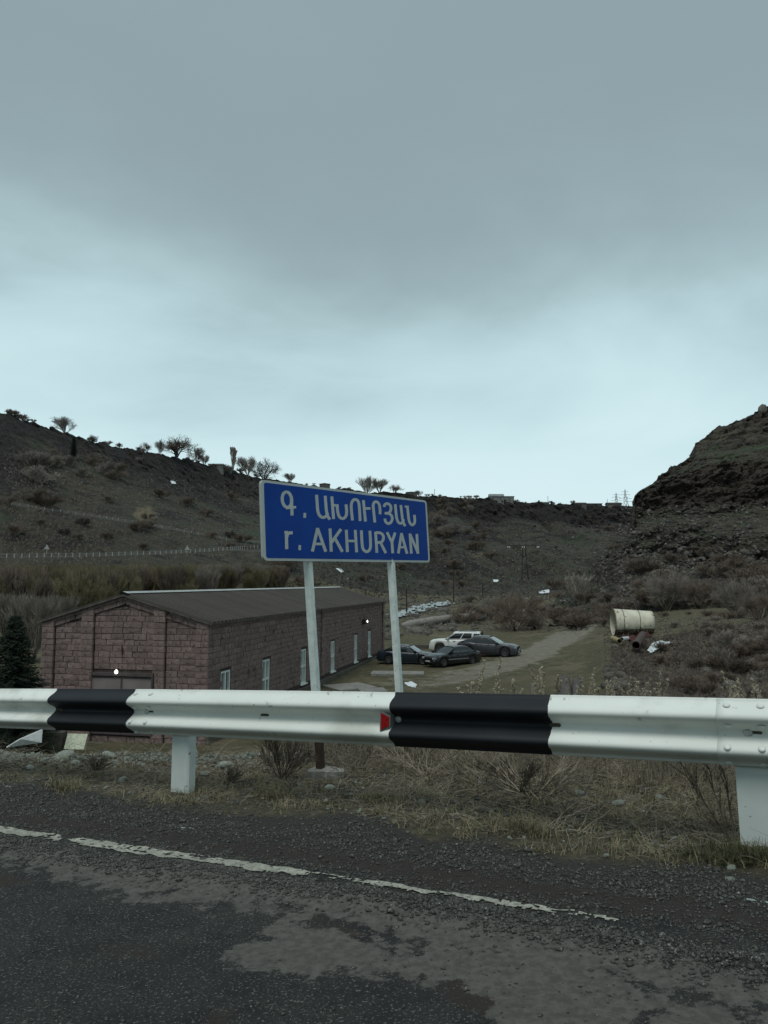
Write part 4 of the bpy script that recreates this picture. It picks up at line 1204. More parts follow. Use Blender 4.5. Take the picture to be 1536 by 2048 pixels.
# roof sheets
OH = .20; GO = .12
slope_y = BW / 2
zr = ZR - ZF + .05; ze = HE + .05
def corr_sheet(wd, ln, drop):
    """profiled sheet, x = across ribs, y = down the slope"""
    mb = MB(); pr = []; nrib = 3; pt = wd / nrib
    for k in range(nrib):
        for f, h in ((0, 0), (.40, 0), (.44, .06), (.86, .06), (.90, 0)): pr.append(((k + f) * pt, h))
    pr.append((wd + .02, 0))
    n_ = len(pr)
    mb.add([(x, 0, h) for x, h in pr] + [(x, ln, h - drop) for x, h in pr], [(i, i + 1, n_ + i + 1, n_ + i) for i in range(n_ - 1)])
    m_ = mb.mesh('roof_sheet'); m_.materials.append(M['roof']); return m_
run = BW / 2 + OH; drop = (zr - ze) * run / (BW / 2)
nsh = 30; wd = (BL + 2 * GO) / nsh
shm = corr_sheet(wd, run, drop)
for i in range(nsh):
    for side in (0, 1):
        ob = bpy.data.objects.new('roof_sheet', shm); COL.objects.link(ob); ob.parent = bld
        if side == 0: ob.location = (-GO + i * wd, BW / 2, zr + (i % 2) * .005); ob.scale = (1, -1, 1)
        else: ob.location = (-GO + i * wd, BW / 2, zr + (i % 2) * .005)
mb = MB()
for sgn in (-1, 1):
    c = [(-GO - .02, BW / 2, zr + .11), (BL + GO, BW / 2, zr + .11), (BL + GO, BW / 2 + sgn * .24, zr + .03), (-GO - .02, BW / 2 + sgn * .24, zr + .03)]
    mb.add(c, [(0, 1, 2, 3)]);
obj('ridge_cap', mb, M['ridge'], bld)
for sgn in (0, 1):                    # verge boards under the roof edge
    ya, yb = (BW / 2, -OH) if sgn == 0 else (BW / 2, BW + OH)
    mb = MB(); za_, zb_ = zr - .015, zr - drop - .015
    for (xa, xb) in ((-GO, -GO + .03), (BL + GO - .03, BL + GO)):
        mb = MB(); mb.hexa([(xa, ya, za_ - .09), (xb, ya, za_ - .09), (xb, yb, zb_ - .09), (xa, yb, zb_ - .09), (xa, ya, za_), (xb, ya, za_), (xb, yb, zb_), (xa, yb, zb_)])
        obj('verge_board', mb, M['timber'], bld)
    mb = MB(); mb.box(-GO, BL + GO, yb - .015, yb + .015, zb_ - .06, zb_ + .004); obj('eave_trim', mb, M['timber'], bld)
# lamps on the walls, lit
lx = fs_at(246)
def wall_lamp(plane, a, z, lit=True):
    mb = MB()
    if plane == 'gable': c = Vector((.06, a, z)); d_ = Vector((-1, 0, 0))
    else: c = Vector((a, 0, z)); d_ = Vector((0, -1, 0))
    mb.tube([c, c + d_ * .18 + Vector((0, 0, .14)), c + d_ * .34 + Vector((0, 0, .10))], .018, 6)
    arm = obj('lamp_arm', mb, M['bare_iron'], bld)
    mb = MB(); cc = c + d_ * .36 + Vector((0, 0, .02))
    mb.tube([cc + Vector((0, 0, -.085)), cc + Vector((0, 0, -.05)), cc, cc + Vector((0, 0, .05)), cc + Vector((0, 0, .08))], [r_ * (1 if plane == 'gable' else .55) for r_ in (.02, .06, .07, .05, .03)], 10)
    obj('lamp', mb, M['lit'], arm)
wall_lamp('gable', lx, float(P(246, 1344, 32.7)[2]) - ZF)
ls = sw_at(726); zl_ = float(P(726, 1243, 32 + ls * .976)[2]) - ZF
wall_lamp('side', ls, zl_)
mb = MB(); mb.box(ls - .22, ls + .22, -.28, -.02, zl_ - .2, zl_ + .18); obj('lamp_box', mb, M['bare_iron'], bld)
# iron bracket left in the gable
mb = MB(); bx0 = fs_at(248); zb0 = float(P(248, 1300, 32.8)[2]) - ZF
mb.tube([(.1, bx0 + .06, zb0 + .22), (.02, bx0, zb0 + .05), (.0, bx0 - .03, zb0 - .22)], [.02, .045, .03], 6)
obj('iron_bracket', mb, M['bare_iron'], bld)

# ------------------------------------------------------------------ vehicles
def wheel(r, w, parent, x, y):
    side = 1 if y > 0 else -1
    mb = MB(); n = 20
    prof = [(r * .62, -w / 2), (r * .92, -w / 2), (r, -w * .36), (r, w * .36), (r * .92, w / 2), (r * .62, w / 2)]
    vs_ = [(p * math.cos(2 * math.pi * k / n), q_, p * math.sin(2 * math.pi * k / n)) for p, q_ in prof for k in range(n)]
    mb.add(vs_, [(i * n + k, i * n + (k + 1) % n, (i + 1) * n + (k + 1) % n, (i + 1) * n + k) for i in range(5) for k in range(n)])
    hub = bpy.data.objects.new('wheel', mb.mesh('tyre', True)); hub.data.materials.append(M['tyre']); COL.objects.link(hub)
    hub.parent = parent; hub.location = (x, y, r)
    mb = MB(); yo = side * w * .42
    ring = [(r * .62 * math.cos(2 * math.pi * k / n), yo, r * .62 * math.sin(2 * math.pi * k / n)) for k in range(n)]
    ring2 = [(a * .86, yo - side * .01, c * .86) for a, b, c in ring]
    ring3 = [(a * .84, yo - side * .06, c * .84) for a, b, c in ring]
    mb.add(ring + ring2 + ring3, [(k, (k + 1) % n, n + (k + 1) % n, n + k) for k in range(n)] + [(n + k, n + (k + 1) % n, 2 * n + (k + 1) % n, 2 * n + k) for k in range(n)])
    for s_ in range(5):
        a = 2 * math.pi * s_ / 5; ca, sa = math.cos(a), math.sin(a)
        def q_(rr, off, dy): return (rr * ca - off * sa, yo - side * dy, rr * sa + off * ca)
        mb.add([q_(.02, -.045, 0), q_(r * .56, -.03, .005), q_(r * .56, .03, .005), q_(.02, .045, 0)], [(0, 1, 2, 3)])
    o = obj('rim', mb, M['rim'], hub)
    mb = MB(); mb.add([(r * .55 * math.cos(2 * math.pi * k / n), yo - side * .07, r * .55 * math.sin(2 * math.pi * k / n)) for k in range(n)], [tuple(range(n))])
    obj('brake_disc', mb, M['trim'], hub)

def make_car(name, label, sp, loc, rz, tilt=0):
    t = thing(name, label, 'car', loc, rz)
    t.rotation_euler = (0, tilt, rz)
    L, W, H = sp['L'], sp['W'], sp['H']; paint = sp['paint']
    dk = sp['deck']; wr = sp['wr']; xf, xr = sp['xf'], sp['xr']
    n = 84; xs_ = np.unique(np.concatenate([np.linspace(-L / 2, L / 2, n), [xf - wr * 1.16, xf + wr * 1.16, xr - wr * 1.16, xr + wr * 1.16]]))
    rings = []
    for x in xs_:
        dz = float(np.interp(x, [d[0] for d in dk], [d[1] for d in dk]))
        e = min(1, abs(x) / (L / 2)); w = W / 2 * (1 - .16 * e ** 7 - .02 * e ** 2)
        zl = .20 + .10 * e ** 8
        for xw in (xf, xr):
            a = wr * 1.16
            if abs(x - xw) <= a: zl = max(zl, wr + math.sqrt(max(a * a - (x - xw) ** 2, 0)) * .98)
        hh = dz - zl
        r_ = [(w * .93, zl), (w * .985, zl + hh * .18), (w, zl + hh * .48), (w * .992, zl + hh * .70), (w * .965, zl + hh * .88), (w * .90, zl + hh * .97), (w * .6, dz + .015), (0, dz + .03)]
        rings.append([(x, y, z) for y, z in r_] + [(x, -y, z) for y, z in r_[-2::-1]])
    m_ = len(rings[0]); mb = MB()
    mb.add([v for r_ in rings for v in r_], [(i * m_ + k, i * m_ + k + 1, (i + 1) * m_ + k + 1, (i + 1) * m_ + k) for i in range(len(rings) - 1) for k in range(m_ - 1)]
           + [tuple(range(m_)), tuple(range((len(rings) - 1) * m_, len(rings) * m_))[::-1]])
    body = obj('body', mb.mesh('body', True), M[paint], t)
    mb = MB(); mb.box(-L / 2 * .94, L / 2 * .94, -W * .40, W * .40, .19, min(.62, wr * 1.9)); obj('underbody', mb, M['trim'], t)
    for x in (xf, xr):
        for sy in (-1, 1): wheel(wr, .20, t, x, sy * (W / 2 - .12))
    # cabin
    cb_ = sp['cab']; (rb, rt, ft, fb) = cb_; wb, wt_ = W / 2 * .925, W / 2 * sp.get('top', .74)
    def dkz(x): return float(np.interp(x, [d[0] for d in dk], [d[1] for d in dk])) - .01
    def side_pt(s, f, sy, out=0.0):
        """s 0..1 rear->front, f 0..1 belt->roof"""
        xb = rb + (fb - rb) * s; xt = rt + (ft - rt) * s
        x = xb + (xt - xb) * f; y = wb + (wt_ - wb) * f - .03 * math.sin(math.pi * f) * -1
        rise = -.045 * (2 * s - 1) ** 2
        z = dkz(max(min(xb, 9), -9)) * (1 - f) + (H + rise - .04) * f
        return (x, sy * (y + out), z + (.0))
    mb = MB(); NS, NF = 12, 6; grid = []
    for i in range(NS + 1):
        row = [side_pt(i / NS, j / NF, 1) for j in range(NF + 1)]
        top_ = row[-1]
        row += [(top_[0], top_[1] * g, top_[2] + h) for g, h in ((.88, .028), (.5, .045), (0, .05), (-.5, .045), (-.88, .028))]
        row += [side_pt(i / NS, j / NF, -1) for j in range(NF, -1, -1)]
        grid.append(row)
    k_ = len(grid[0])
    mb.add([v for r_ in grid for v in r_], [(i * k_ + j, i * k_ + j + 1, (i + 1) * k_ + j + 1, (i + 1) * k_ + j) for i in range(NS) for j in range(k_ - 1)] + [tuple(range(k_)), tuple(range(NS * k_, NS * k_ + k_))[::-1]])
    obj('cabin', mb.mesh('cabin', True), M[paint], t)
    # side glass
    for sy in (-1, 1):
        for (s0, s1, t0, t1) in sp['glass']:
            mb = MB(); f0, f1 = .10, .88
            c = [side_pt(s0, f0, sy, .008), side_pt(s1, f0, sy, .008), side_pt(t1, f1, sy, .008), side_pt(t0, f1, sy, .008)]
            m1 = [side_pt((s0 + t0) / 2, .5, sy, .009), side_pt((s1 + t1) / 2, .5, sy, .009)]
            c = [c[0], c[1], m1[1], c[2], c[3], m1[0]]
            mb.add(c, [(0, 1, 2, 5), (5, 2, 3, 4)]); obj('side_window', mb, M['car_glass'], t)
    def end_glass(nm, s, xo):
        mb = MB(); pts = []
        for f in (.07, .5, .93):
            a = side_pt(s, f, 1); pts += [(a[0] + xo, a[1] * g, a[2] + .006 + (.03 * (1 - g * g)) * f) for g in (.92, .3, -.3, -.92)]
        mb.add(pts, [(i * 4 + j, i * 4 + j + 1, (i + 1) * 4 + j + 1, (i + 1) * 4 + j) for i in (0, 1) for j in range(3)])
        obj(nm, mb, M['car_glass'], t)
    end_glass('windscreen', 1.0, .014); end_glass('rear_window', 0.0, -.014)
    # trim
    hz = sp['hz']; fx = L / 2
    for sy in (-1, 1):
        mb = MB(); y0, y1 = sorted((sy * W * .28, sy * W * .43))
        mb.hexa([(fx - .20, y0, hz - .07), (fx + .006 - .0, y0, hz - .07), (fx - .10, y1, hz - .07) if sy > 0 else (fx + .006, y1, hz - .07), (fx - .30, y1, hz - .07),
                 (fx - .20, y0, hz + .05), (fx - .03, y0, hz + .05), (fx - .12, y1, hz + .05) if sy > 0 else (fx - .03, y1, hz + .05), (fx - .30, y1, hz + .05)])
        obj('headlight', mb, M['lamp_glass'], t)
        mb = MB(); mb.box(-fx - .006, -fx + .12, min(sy * W * .27, sy * W * .42), max(sy * W * .27, sy * W * .42), hz + .02, hz + .17); obj('tail_light', mb, M['tail_red'], t)
        mp_ = side_pt(.93, .06, sy, .0); mb = MB()
        mb.box(mp_[0] - .08, mp_[0] + .08, min(mp_[1], mp_[1] + sy * .22), max(mp_[1], mp_[1] + sy * .22), mp_[2] + .0, mp_[2] + .13); obj('mirror', mb, M[sp.get('mir', paint)], t)
        for xh in sp['handles']:
            mb = MB(); yy = sy * W / 2; mb.box(xh - .09, xh + .09, min(yy, yy + sy * .02) - .003, max(yy, yy + sy * .02), sp['belt'] - .17, sp['belt'] - .13); obj('door_handle', mb, M['trim' if sp.get('darkh', 1) else paint], t)
        for xg in sp['gaps']:
            mb = MB(); yy = sy * (W / 2 + .001); mb.box(xg - .006, xg + .006, min(yy, yy - sy * .012), max(yy, yy - sy * .012) , .34, sp['belt'] - .10); obj('door_gap', mb, M['trim'], t)
        mb = MB(); yy = sy * (W / 2 + .004); mb.box(xr + wr * 1.25, xf - wr * 1.25, min(yy, yy - sy * .03), max(yy, yy - sy * .03), sp['strip'][0], sp['strip'][1]); obj('side_strip', mb, M[sp['strip'][2]], t)
    mb = MB(); mb.box(fx - .05, fx + .012, -W * .25, W * .25, hz - .09, hz + .05); obj('grille', mb, M['trim'], t)
    mb = MB(); mb.box(fx - .08, fx + .02, -W * .40, W * .40, .30, .44); obj('bumper', mb, M[sp['bump']], t)
    mb = MB(); mb.box(-fx - .02, -fx + .08, -W * .40, W * .40, .34, .50); obj('bumper', mb, M[sp['bump']], t)
    mb = MB(); mb.box(fx + .02, fx + .028, -.26, .26, .36, .47); obj('number_plate', mb, M['plate'], t)
    mb = MB(); mb.box(-fx - .028, -fx - .02, -.26, .26, .58, .69); obj('number_plate', mb, M['plate'], t)
    if sp.get('rails'):
        for sy in (-1, 1):
            a = side_pt(.12, 1, sy); b = side_pt(.8, 1, sy); mb = MB(); mb.tube([(a[0], a[1] * .93, a[2] + .02), (a[0] + .1, a[1] * .93, a[2] + .09), (b[0] - .1, b[1] * .93, b[2] + .09), (b[0], b[1] * .93, b[2] + .02)], .02, 6)
            obj('roof_rail', mb, M['trim'], t)
    return t
sed = dict(L=4.55, W=1.74, H=1.42, wr=.315, xf=1.38, xr=-1.28, belt=.94, hz=.64, bump='trim',
    deck=[(-2.275, .52), (-2.27, .80), (-2.18, .96), (-1.7, 1.0), (-1.2, .98), (.8, .93), (1.05, .92), (1.7, .84), (2.1, .74), (2.24, .62), (2.275, .45)],
    cab=(-1.72, -1.02, .22, .98), glass=[(.04, .27, .10, .27), (.29, .60, .29, .60), (.62, .93, .62, .88)], handles=(-.85, .12), gaps=(-.33, .68), strip=(.50, .56, 'trim'))
def at_ground(px, py):
    h_ = hit(px, py); return h_
gA = hit(815, 1327); gB = hit(903, 1330); gC = hit(976, 1312); gD = hit(914, 1304)
s1_ = dict(sed, paint='car_blue', top=.76)
make_car('parked_sedan', 'dark blue sedan nose to the right, nearest the stone building', s1_, gA, R(-16), 0)
s2_ = dict(sed, paint='car_black', strip=(.50, .56, 'zinc'), L=4.45)
s2_['deck'] = [(x * .98, z) for x, z in sed['deck']]
make_car('parked_sedan', 'black sedan with grey side strip facing left in front of the white SUV', s2_, gB, R(180 + 33), 0)
xov = dict(L=4.85, W=1.92, H=1.62, wr=.38, xf=1.50, xr=-1.42, belt=1.10, hz=.80, bump='trim', paint='car_grey',
    deck=[(-2.425, .60), (-2.42, .95), (-2.30, 1.12), (-1.9, 1.17), (-1.2, 1.13), (.85, 1.06), (1.1, 1.05), (1.8, .99), (2.2, .90), (2.38, .76), (2.425, .50)],
    cab=(-2.1, -1.15, .15, 1.12), glass=[(.10, .22, .17, .24), (.25, .56, .26, .56), (.58, .92, .58, .88)], handles=(-.85, .18), gaps=(-.35, .78), strip=(.30, .40, 'trim'), top=.73)
make_car('parked_crossover', 'dark grey crossover facing right beside the dirt track', xov, gC, R(-22), 0)
suv = dict(L=4.75, W=1.86, H=1.80, wr=.40, xf=1.42, xr=-1.35, belt=1.14, hz=.86, bump='car_white', paint='car_white', mir='car_white',
    deck=[(-2.375, .60), (-2.37, 1.05), (-2.30, 1.20), (-1.9, 1.22), (.7, 1.14), (1.0, 1.13), (1.8, 1.08), (2.18, 1.02), (2.35, .90), (2.375, .55)],
    cab=(-2.30, -2.05, .22, .98), glass=[(.03, .24, .04, .24), (.30, .58, .30, .58), (.61, .95, .61, .90)], handles=(-.75, .15), gaps=(-.45, .62), strip=(.38, .46, 'car_white'), top=.82, rails=True)
make_car('parked_suv', 'white SUV facing left behind the two dark cars', suv, gD, R(180 - 14), 0)

# ------------------------------------------------------------------ plants
def segs_mesh(name, A, B, ra, rb, n=3):
    """tapered n-sided twigs between points A and B"""
    A, B = np.asarray(A, float), np.asarray(B, float); ra = np.asarray(ra, float); rb = np.asarray(rb, float)
    d = B - A; d /= (np.linalg.norm(d, axis=1, keepdims=True) + 1e-9)
    up = np.where(np.abs(d[:, 2:3]) > .9, np.array([[1, 0, 0.]]), np.array([[0, 0, 1.]]))
    a = np.cross(d, up); a /= (np.linalg.norm(a, axis=1, keepdims=True) + 1e-9); b = np.cross(d, a)
    vs_ = []
    for k in range(n):
        t = 2 * math.pi * k / n; w = a * math.cos(t) + b * math.sin(t)
        vs_.append(A + w * ra[:, None]); vs_.append(B + w * rb[:, None])
    Vv = np.stack(vs_, 1).reshape(-1, 3); m_ = len(A); base = (np.arange(m_) * 2 * n)[:, None]
    fs = []
    for k in range(n):
        k2 = (k + 1) % n
        fs.append(base + np.array([[2 * k, 2 * k2, 2 * k2 + 1, 2 * k + 1]]))
    return mesh_np(name, Vv, np.concatenate(fs))

def grow(seed, h, r0, levels=4, kids=4, spread=.75, up=.25, stems=1, shrink=.68, jit=.25, minr=.01, first=.35, stem_spread=.15, width=1.0):
    r = random.Random(seed); A, B, RA, RB, LV = [], [], [], [], []
    def rec(p, d, ln, rad, lv):
        nseg_ = 3 if lv < levels else 2
        q0 = p; dd = Vector(d)
        for i in range(nseg_):
            dd = (dd + Vector((r.uniform(-1, 1), r.uniform(-1, 1), r.uniform(-1, 1) + up)) * jit * .6).normalized()
            q1 = q0 + dd * ln / nseg_
            r1 = rad * (1 - .28 * (i + 1) / nseg_); r_0 = rad * (1 - .28 * i / nseg_)
            A.append(tuple(q0)); B.append(tuple(q1)); RA.append(max(r_0, minr)); RB.append(max(r1, minr * .8)); LV.append(lv)
            if lv < levels:
                nk = kids if i == nseg_ - 1 else max(1, kids // 2)
                if lv == 0 and i == 0 and first > .3: nk = 0
                for k in range(nk):
                    ax = Vector((r.uniform(-1, 1), r.uniform(-1, 1), r.uniform(-1, 1))).cross(dd)
                    if ax.length < .05: continue
                    nd = (dd + ax.normalized() * spread * r.uniform(.5, 1.3) + Vector((0, 0, up))).normalized()
                    rec(q1, nd, ln * shrink * r.uniform(.75, 1.15), rad * .55, lv + 1)
            q0 = q1
    for s_ in range(stems):
        a = r.uniform(0, 6.28); sp_ = stem_spread * (s_ > 0 or stems > 1)
        rec(Vector((r.uniform(-.1, .1) * stem_spread, r.uniform(-.1, .1) * stem_spread, -.1)), Vector((math.cos(a) * sp_ * r.uniform(.3, 1), math.sin(a) * sp_ * r.uniform(.3, 1), 1)).normalized(), 1.0, r0, 0)
    A, B, RA, RB, LV = map(np.array, (A, B, RA, RB, LV))
    sc = h / max(B[:, 2].max(), .1)
    A = A * sc; B = B * sc
    A[:, :2] *= width; B[:, :2] *= width
    return A, B, RA, RB, LV

def tree_proto(name, seed, h, r0, mt, mb_, split=1, **kw):
    """returns (trunk mesh, crown mesh)"""
    A, B, RA, RB, LV = grow(seed, h, r0, **kw)
    k = LV <= split - 1 if split else LV < 0
    a = segs_mesh('trunk', A[k], B[k], RA[k], RB[k], 5) if k.any() else None
    b = segs_mesh('crown', A[~k], B[~k], RA[~k], RB[~k], 3)
    if a: a.materials.append(mb_)
    b.materials.append(mt)
    return a, b
def place_tree(name, pr, label, cat, loc, rz, sc=1.0, group=None):
    t = thing(name, label, cat, loc, rz, group)
    t.scale = (sc,) * 3 if not hasattr(sc, '__len__') else sc
    if pr[0]:
        o = bpy.data.objects.new('trunk', pr[0]); COL.objects.link(o); o.parent = t
    o = bpy.data.objects.new('crown', pr[1]); COL.objects.link(o); o.parent = t
    return t

# skyline trees: unit height prototypes (10 m), thickened for the distance they are seen at
round_pr = [tree_proto('bare', 300 + k, 10, .26, M['browntwig'] if k else M['darktwig'], M['darktwig'], levels=4, kids=3, spread=.75, up=.05, stems=4, stem_spread=.9, shrink=.70, minr=.020, jit=.4, first=.1, width=.9) for k in range(3)]
multi_pr = [tree_proto('bare', 320 + k, 10, .16, M['greytwig'], M['greytwig'], levels=4, kids=3, spread=.55, up=.16, stems=9, stem_spread=.8, shrink=.66, minr=.018, jit=.35, first=.1, width=.9) for k in range(2)]
poplar_pr = tree_proto('poplar', 340, 10, .22, M['greytwig'], M['greytwig'], levels=3, kids=6, spread=.40, up=.85, shrink=.42, stems=4, stem_spread=.10, minr=.05, first=.1, width=.75)
SKY = [  # column, height px, width factor, kind, label
 (118, 30, 1.1, 'm', 'grey multi-stemmed bare tree on the rim near the top left corner of the canyon'),
 (177, 15, 1.2, 'r', 'low bare tree with a flat crown on the left rim'),
 (285, 19, .9, 'r', 'small bare tree left of the slim one on the rim'),
 (311, 26, .5, 'm', 'slim upright bare tree on the rim beside the widest tree'),
 (345, 38, 1.6, 'r', 'largest dark spreading bare tree on the left rim'),
 (386, 27, .9, 'm', 'pale bushy bare tree on the rim just right of the largest tree'),
 (404, 20, .9, 'm', 'short pale bare tree left of the white-roofed sheds'),
 (462, 42, 1.0, 'p', 'narrow poplar standing alone on the rim'),
 (492, 36, .9, 'm', 'rounded grey bare tree just right of the poplar'),
 (523, 40, .9, 'r', 'dark bare tree on the rim behind the top left corner of the sign'),
 (577, 18, 1.0, 'm', 'little bare tree rising just over the top edge of the sign'),
 (733, 33, .8, 'm', 'tall grey clump-like bare tree above the middle of the sign'),
 (757, 26, 1.0, 'm', 'looser bare tree right of the grey clump above the sign'),
 (790, 17, 1.2, 'r', 'low bare tree above the right half of the sign'),
 (838, 12, 1.0, 'm', 'tiny bare tree above the right corner of the sign')]
for i, (px, hp, wf, kd, lb) in enumerate(SKY):
    x, y, z = skyline(px); h = hp / FP * y * 1.18
    pr = {'r': round_pr[i % 3], 'm': multi_pr[i % 2], 'p': poplar_pr}[kd]
    s_ = h / 10
    place_tree('bare_tree' if kd != 'p' else 'poplar_tree', pr, lb, 'tree', (x, y, z - .3), random.uniform(0, 6), (s_ * wf * 1.2, s_ * wf * 1.2, s_))
# brush along the rim
bush_pr = [tree_proto('bush', 360 + k, 3, .06, mt, mt, split=0, levels=3, kids=3, spread=.6, up=.16, stems=9, stem_spread=1.2, shrink=.72, minr=.020, first=.1) for k, mt in enumerate((M['greytwig'], M['browntwig'], M['darktwig'], M['browntwig']))]
def bush(pr, label, loc, s_, group, nm='bare_bush'):
    o = bpy.data.objects.new(nm, pr[1]); COL.objects.link(o); o.location = loc; o.rotation_euler = (0, 0, random.uniform(0, 6)); o.scale = s_ if hasattr(s_, '__len__') else (s_,) * 3
    tag(o, label, 'bush', group); return o
for k in range(44):
    px = random.choice([random.uniform(-5, 60), random.uniform(150, 300), random.uniform(300, 520), random.uniform(560, 700), random.uniform(850, 960), random.uniform(1000, 1180)])
    x, y, z = skyline(px); s_ = random.uniform(.35, .9)
    bush(bush_pr[random.randrange(4)], 'small bare bush on the skyline of the canyon rim', (x, y + random.uniform(-2, 3), z - .3), (s_ * 1.3, s_ * 1.3, s_), 'bare bushes along the canyon rim')
def whereabouts(px, py):
    marks = ((40, 'near the left edge'), (120, 'left of the roof ridge'), (200, 'above the left end of the roof'), (290, 'below the largest rim tree'), (370, 'above the second warning sign'),
             (450, 'under the pale-roofed sheds'), (540, 'just left of the sign'), (680, 'behind the sign posts'), (800, 'below the right end of the sign'), (900, 'right of the sign'), (1000, 'under the pale-roofed rim house'),
             (1090, 'above the valley bottom'), (1170, 'above the pale forked tree'), (1240, 'at the foot of the cliff prow'), (1310, 'above the white tank'), (1400, 'right of the tank'), (1480, 'above the leaning dead trunk'), (1540, 'at the right edge'))
    return min(marks, key=lambda m_: abs(m_[0] - px))[1]
# olive willow thicket between the lower road and the building
wil = [tree_proto('willow', 400 + k, 5, .07, M['willow'] if k < 3 else M['greytwig'] if k > 3 else M['browntwig'], M['browntwig'], levels=3, kids=4, spread=.38, up=.45, stems=8, stem_spread=.55, shrink=.70, minr=.014, first=.1) for k in range(6)]
def ray_place(px, py): return hit(px, py)
for k in range(210):
    px = random.uniform(-40, 560); py = random.uniform(1165, 1262) if px < 260 else random.uniform(1160, 1215)
    if px > 430: py = random.uniform(1160, 1195)
    x, y, z = hit(px, py)
    if y > 175: continue
    hgt = min(random.uniform(.8, 1.7), max(.25, (py - 1123 - random.uniform(0, 8)) / FP * y / 5))
    grey = px > 400 and random.random() < .6
    pr = wil[random.choice((4, 5)) if grey else random.randrange(4)]
    place_tree('willow_bush', pr, ('grey bare willow behind the roof, ' if grey else 'olive bare willow behind the stone building, ') + whereabouts(px, py), 'bush', (x, y, z - .1), random.uniform(0, 6), hgt,
               'grey willows behind the roof' if grey else 'olive willows behind the building')
# paler grey willow left of the building
for px, py, s_, lb in ((70, 1325, 1.25, 'pale grey willow close to the left corner of the building'), (120, 1290, 1.1, 'tan-topped willow behind the left end of the roof'), (20, 1300, 1.2, 'grey willow above the dark spruce')):
    x, y, z = hit(px, py); place_tree('willow_bush', wil[4], lb, 'bush', (x, y, z), 1.0, s_)
# valley trees
def vtree(px, py, hp, pr, base_h, label, cat='tree', wf=1.0, nm='bare_tree'):
    x, y, z = hit(px, py); s_ = hp / FP * y / base_h
    return place_tree(nm, pr, label, cat, (x, y, z - .1), random.uniform(0, 6), (s_ * wf, s_ * wf, s_))
pale_pr = tree_proto('pale', 500, 6, .12, M['pale_twig'], M['pale_twig'], levels=3, kids=3, spread=.40, up=.34, stems=7, stem_spread=.55, shrink=.62, minr=.032, first=.1)
brown_pr = tree_proto('brown', 501, 5, .12, M['browntwig'], M['darktwig'], levels=4, kids=3, spread=.7, up=.02, stems=6, stem_spread=1.0, shrink=.72, minr=.014, first=.1)
brown2_pr = tree_proto('brown', 503, 5, .10, M['greytwig'], M['browntwig'], levels=4, kids=3, spread=.7, up=.08, stems=6, stem_spread=.9, shrink=.72, minr=.012, first=.1)
vtree(1158, 1207, 66, pale_pr, 6, 'pale forked bare tree at the head of the dirt track')
vtree(1030, 1262, 84, brown_pr, 5, 'wide brown bare shrub-tree with arching branches behind the crossover')
vtree(985, 1228, 38, brown2_pr, 5, 'rusty brown bush left of the wide arching shrub', 'bush', 1.1, 'bare_bush')
vtree(1330, 1222, 95, brown2_pr, 5, 'large pale bare shrub-tree behind the white tank')
vtree(1395, 1215, 62, brown_pr, 5, 'bare shrub-tree right of the tall one behind the tank')
vtree(1462, 1226, 78, brown2_pr, 5, 'bare shrub-tree beside the leaning dead trunk')
vtree(1515, 1240, 60, brown_pr, 5, 'bare shrub-tree at the right edge above the earth mounds')
# leaning dead trunk
x, y, z = hit(1462, 1224); dt_ = MB(); q1 = P(1444, 1165, y - 1)
dt_.tube([(x, y, z - .2), (x - .25, y, z + 1.0), tuple(q1)], [.14, .11, .06], 6)
dt_.tube([(x, y, z), (x - .6, y, z + .5), (x - 1.6, y, z + .75)], [.08, .06, .02], 5)
tag(obj('dead_tree', dt_, M['darktwig']), 'dark leaning dead trunk on the right below the cliffs', 'tree')
# shrubs over the slopes (each one a bush) and scrub too small to count
def scat(n, box, smin, smax, label, group, kinds, maxY=600, avoid=()):
    seen = {}
    for k in range(n):
        px = random.uniform(box[0], box[2]); py = random.uniform(box[1], box[3]); x, y, z = hit(px, py)
        if y > maxY or any(a[0] < px < a[2] and a[1] < py < a[3] for a in avoid): continue
        s_ = random.uniform(smin, smax); kd = random.choice(kinds)
        lb = '%s %s %s, %s' % ('large' if s_ > (smin + smax) / 2 else 'small', ('grey', 'brown', 'dark', 'brown')[kd], label, whereabouts(px, py))
        if lb in seen: lb = lb.replace(label, label + (' higher up' if py < seen[lb] else ' lower down'))
        seen[lb] = py
        bush(bush_pr[kd], lb, (x, y, z - .1), (s_ * 1.3, s_ * 1.3, s_ * .8), group)
scat(16, (0, 890, 520, 1040), .8, 1.7, 'bush on the upper slope', 'bushes on the left slope', (0, 1, 1, 3))
scat(12, (40, 920, 240, 975), 1.3, 2.3, 'bush in the dense patch', 'grey bushes high on the left slope', (0, 0, 1))
scat(14, (0, 1040, 500, 1098), .5, 1.2, 'bush between the roads', 'bushes between the roads', (2, 1, 3))
scat(44, (560, 1010, 1230, 1180), .6, 1.8, 'bush on the far slope', 'bushes on the far slope', (0, 1, 1, 3))
scat(18, (860, 1005, 960, 1100), 1.2, 2.4, 'bush beside the sign', 'bushes beside the sign', (0, 1, 3))
scat(30, (1270, 1110, 1536, 1215), .5, 1.3, 'bush on the talus', 'bushes under the cliffs', (0, 1, 1, 3))
scat(46, (930, 1192, 1230, 1262), .4, 1.1, 'bush by the river', 'low bushes by the river', (1, 3, 3, 0))
scat(34, (1320, 1225, 1536, 1390), .15, .45, 'weed bush on the tipped earth', 'dry bushes on the earth mounds', (0, 1, 3))
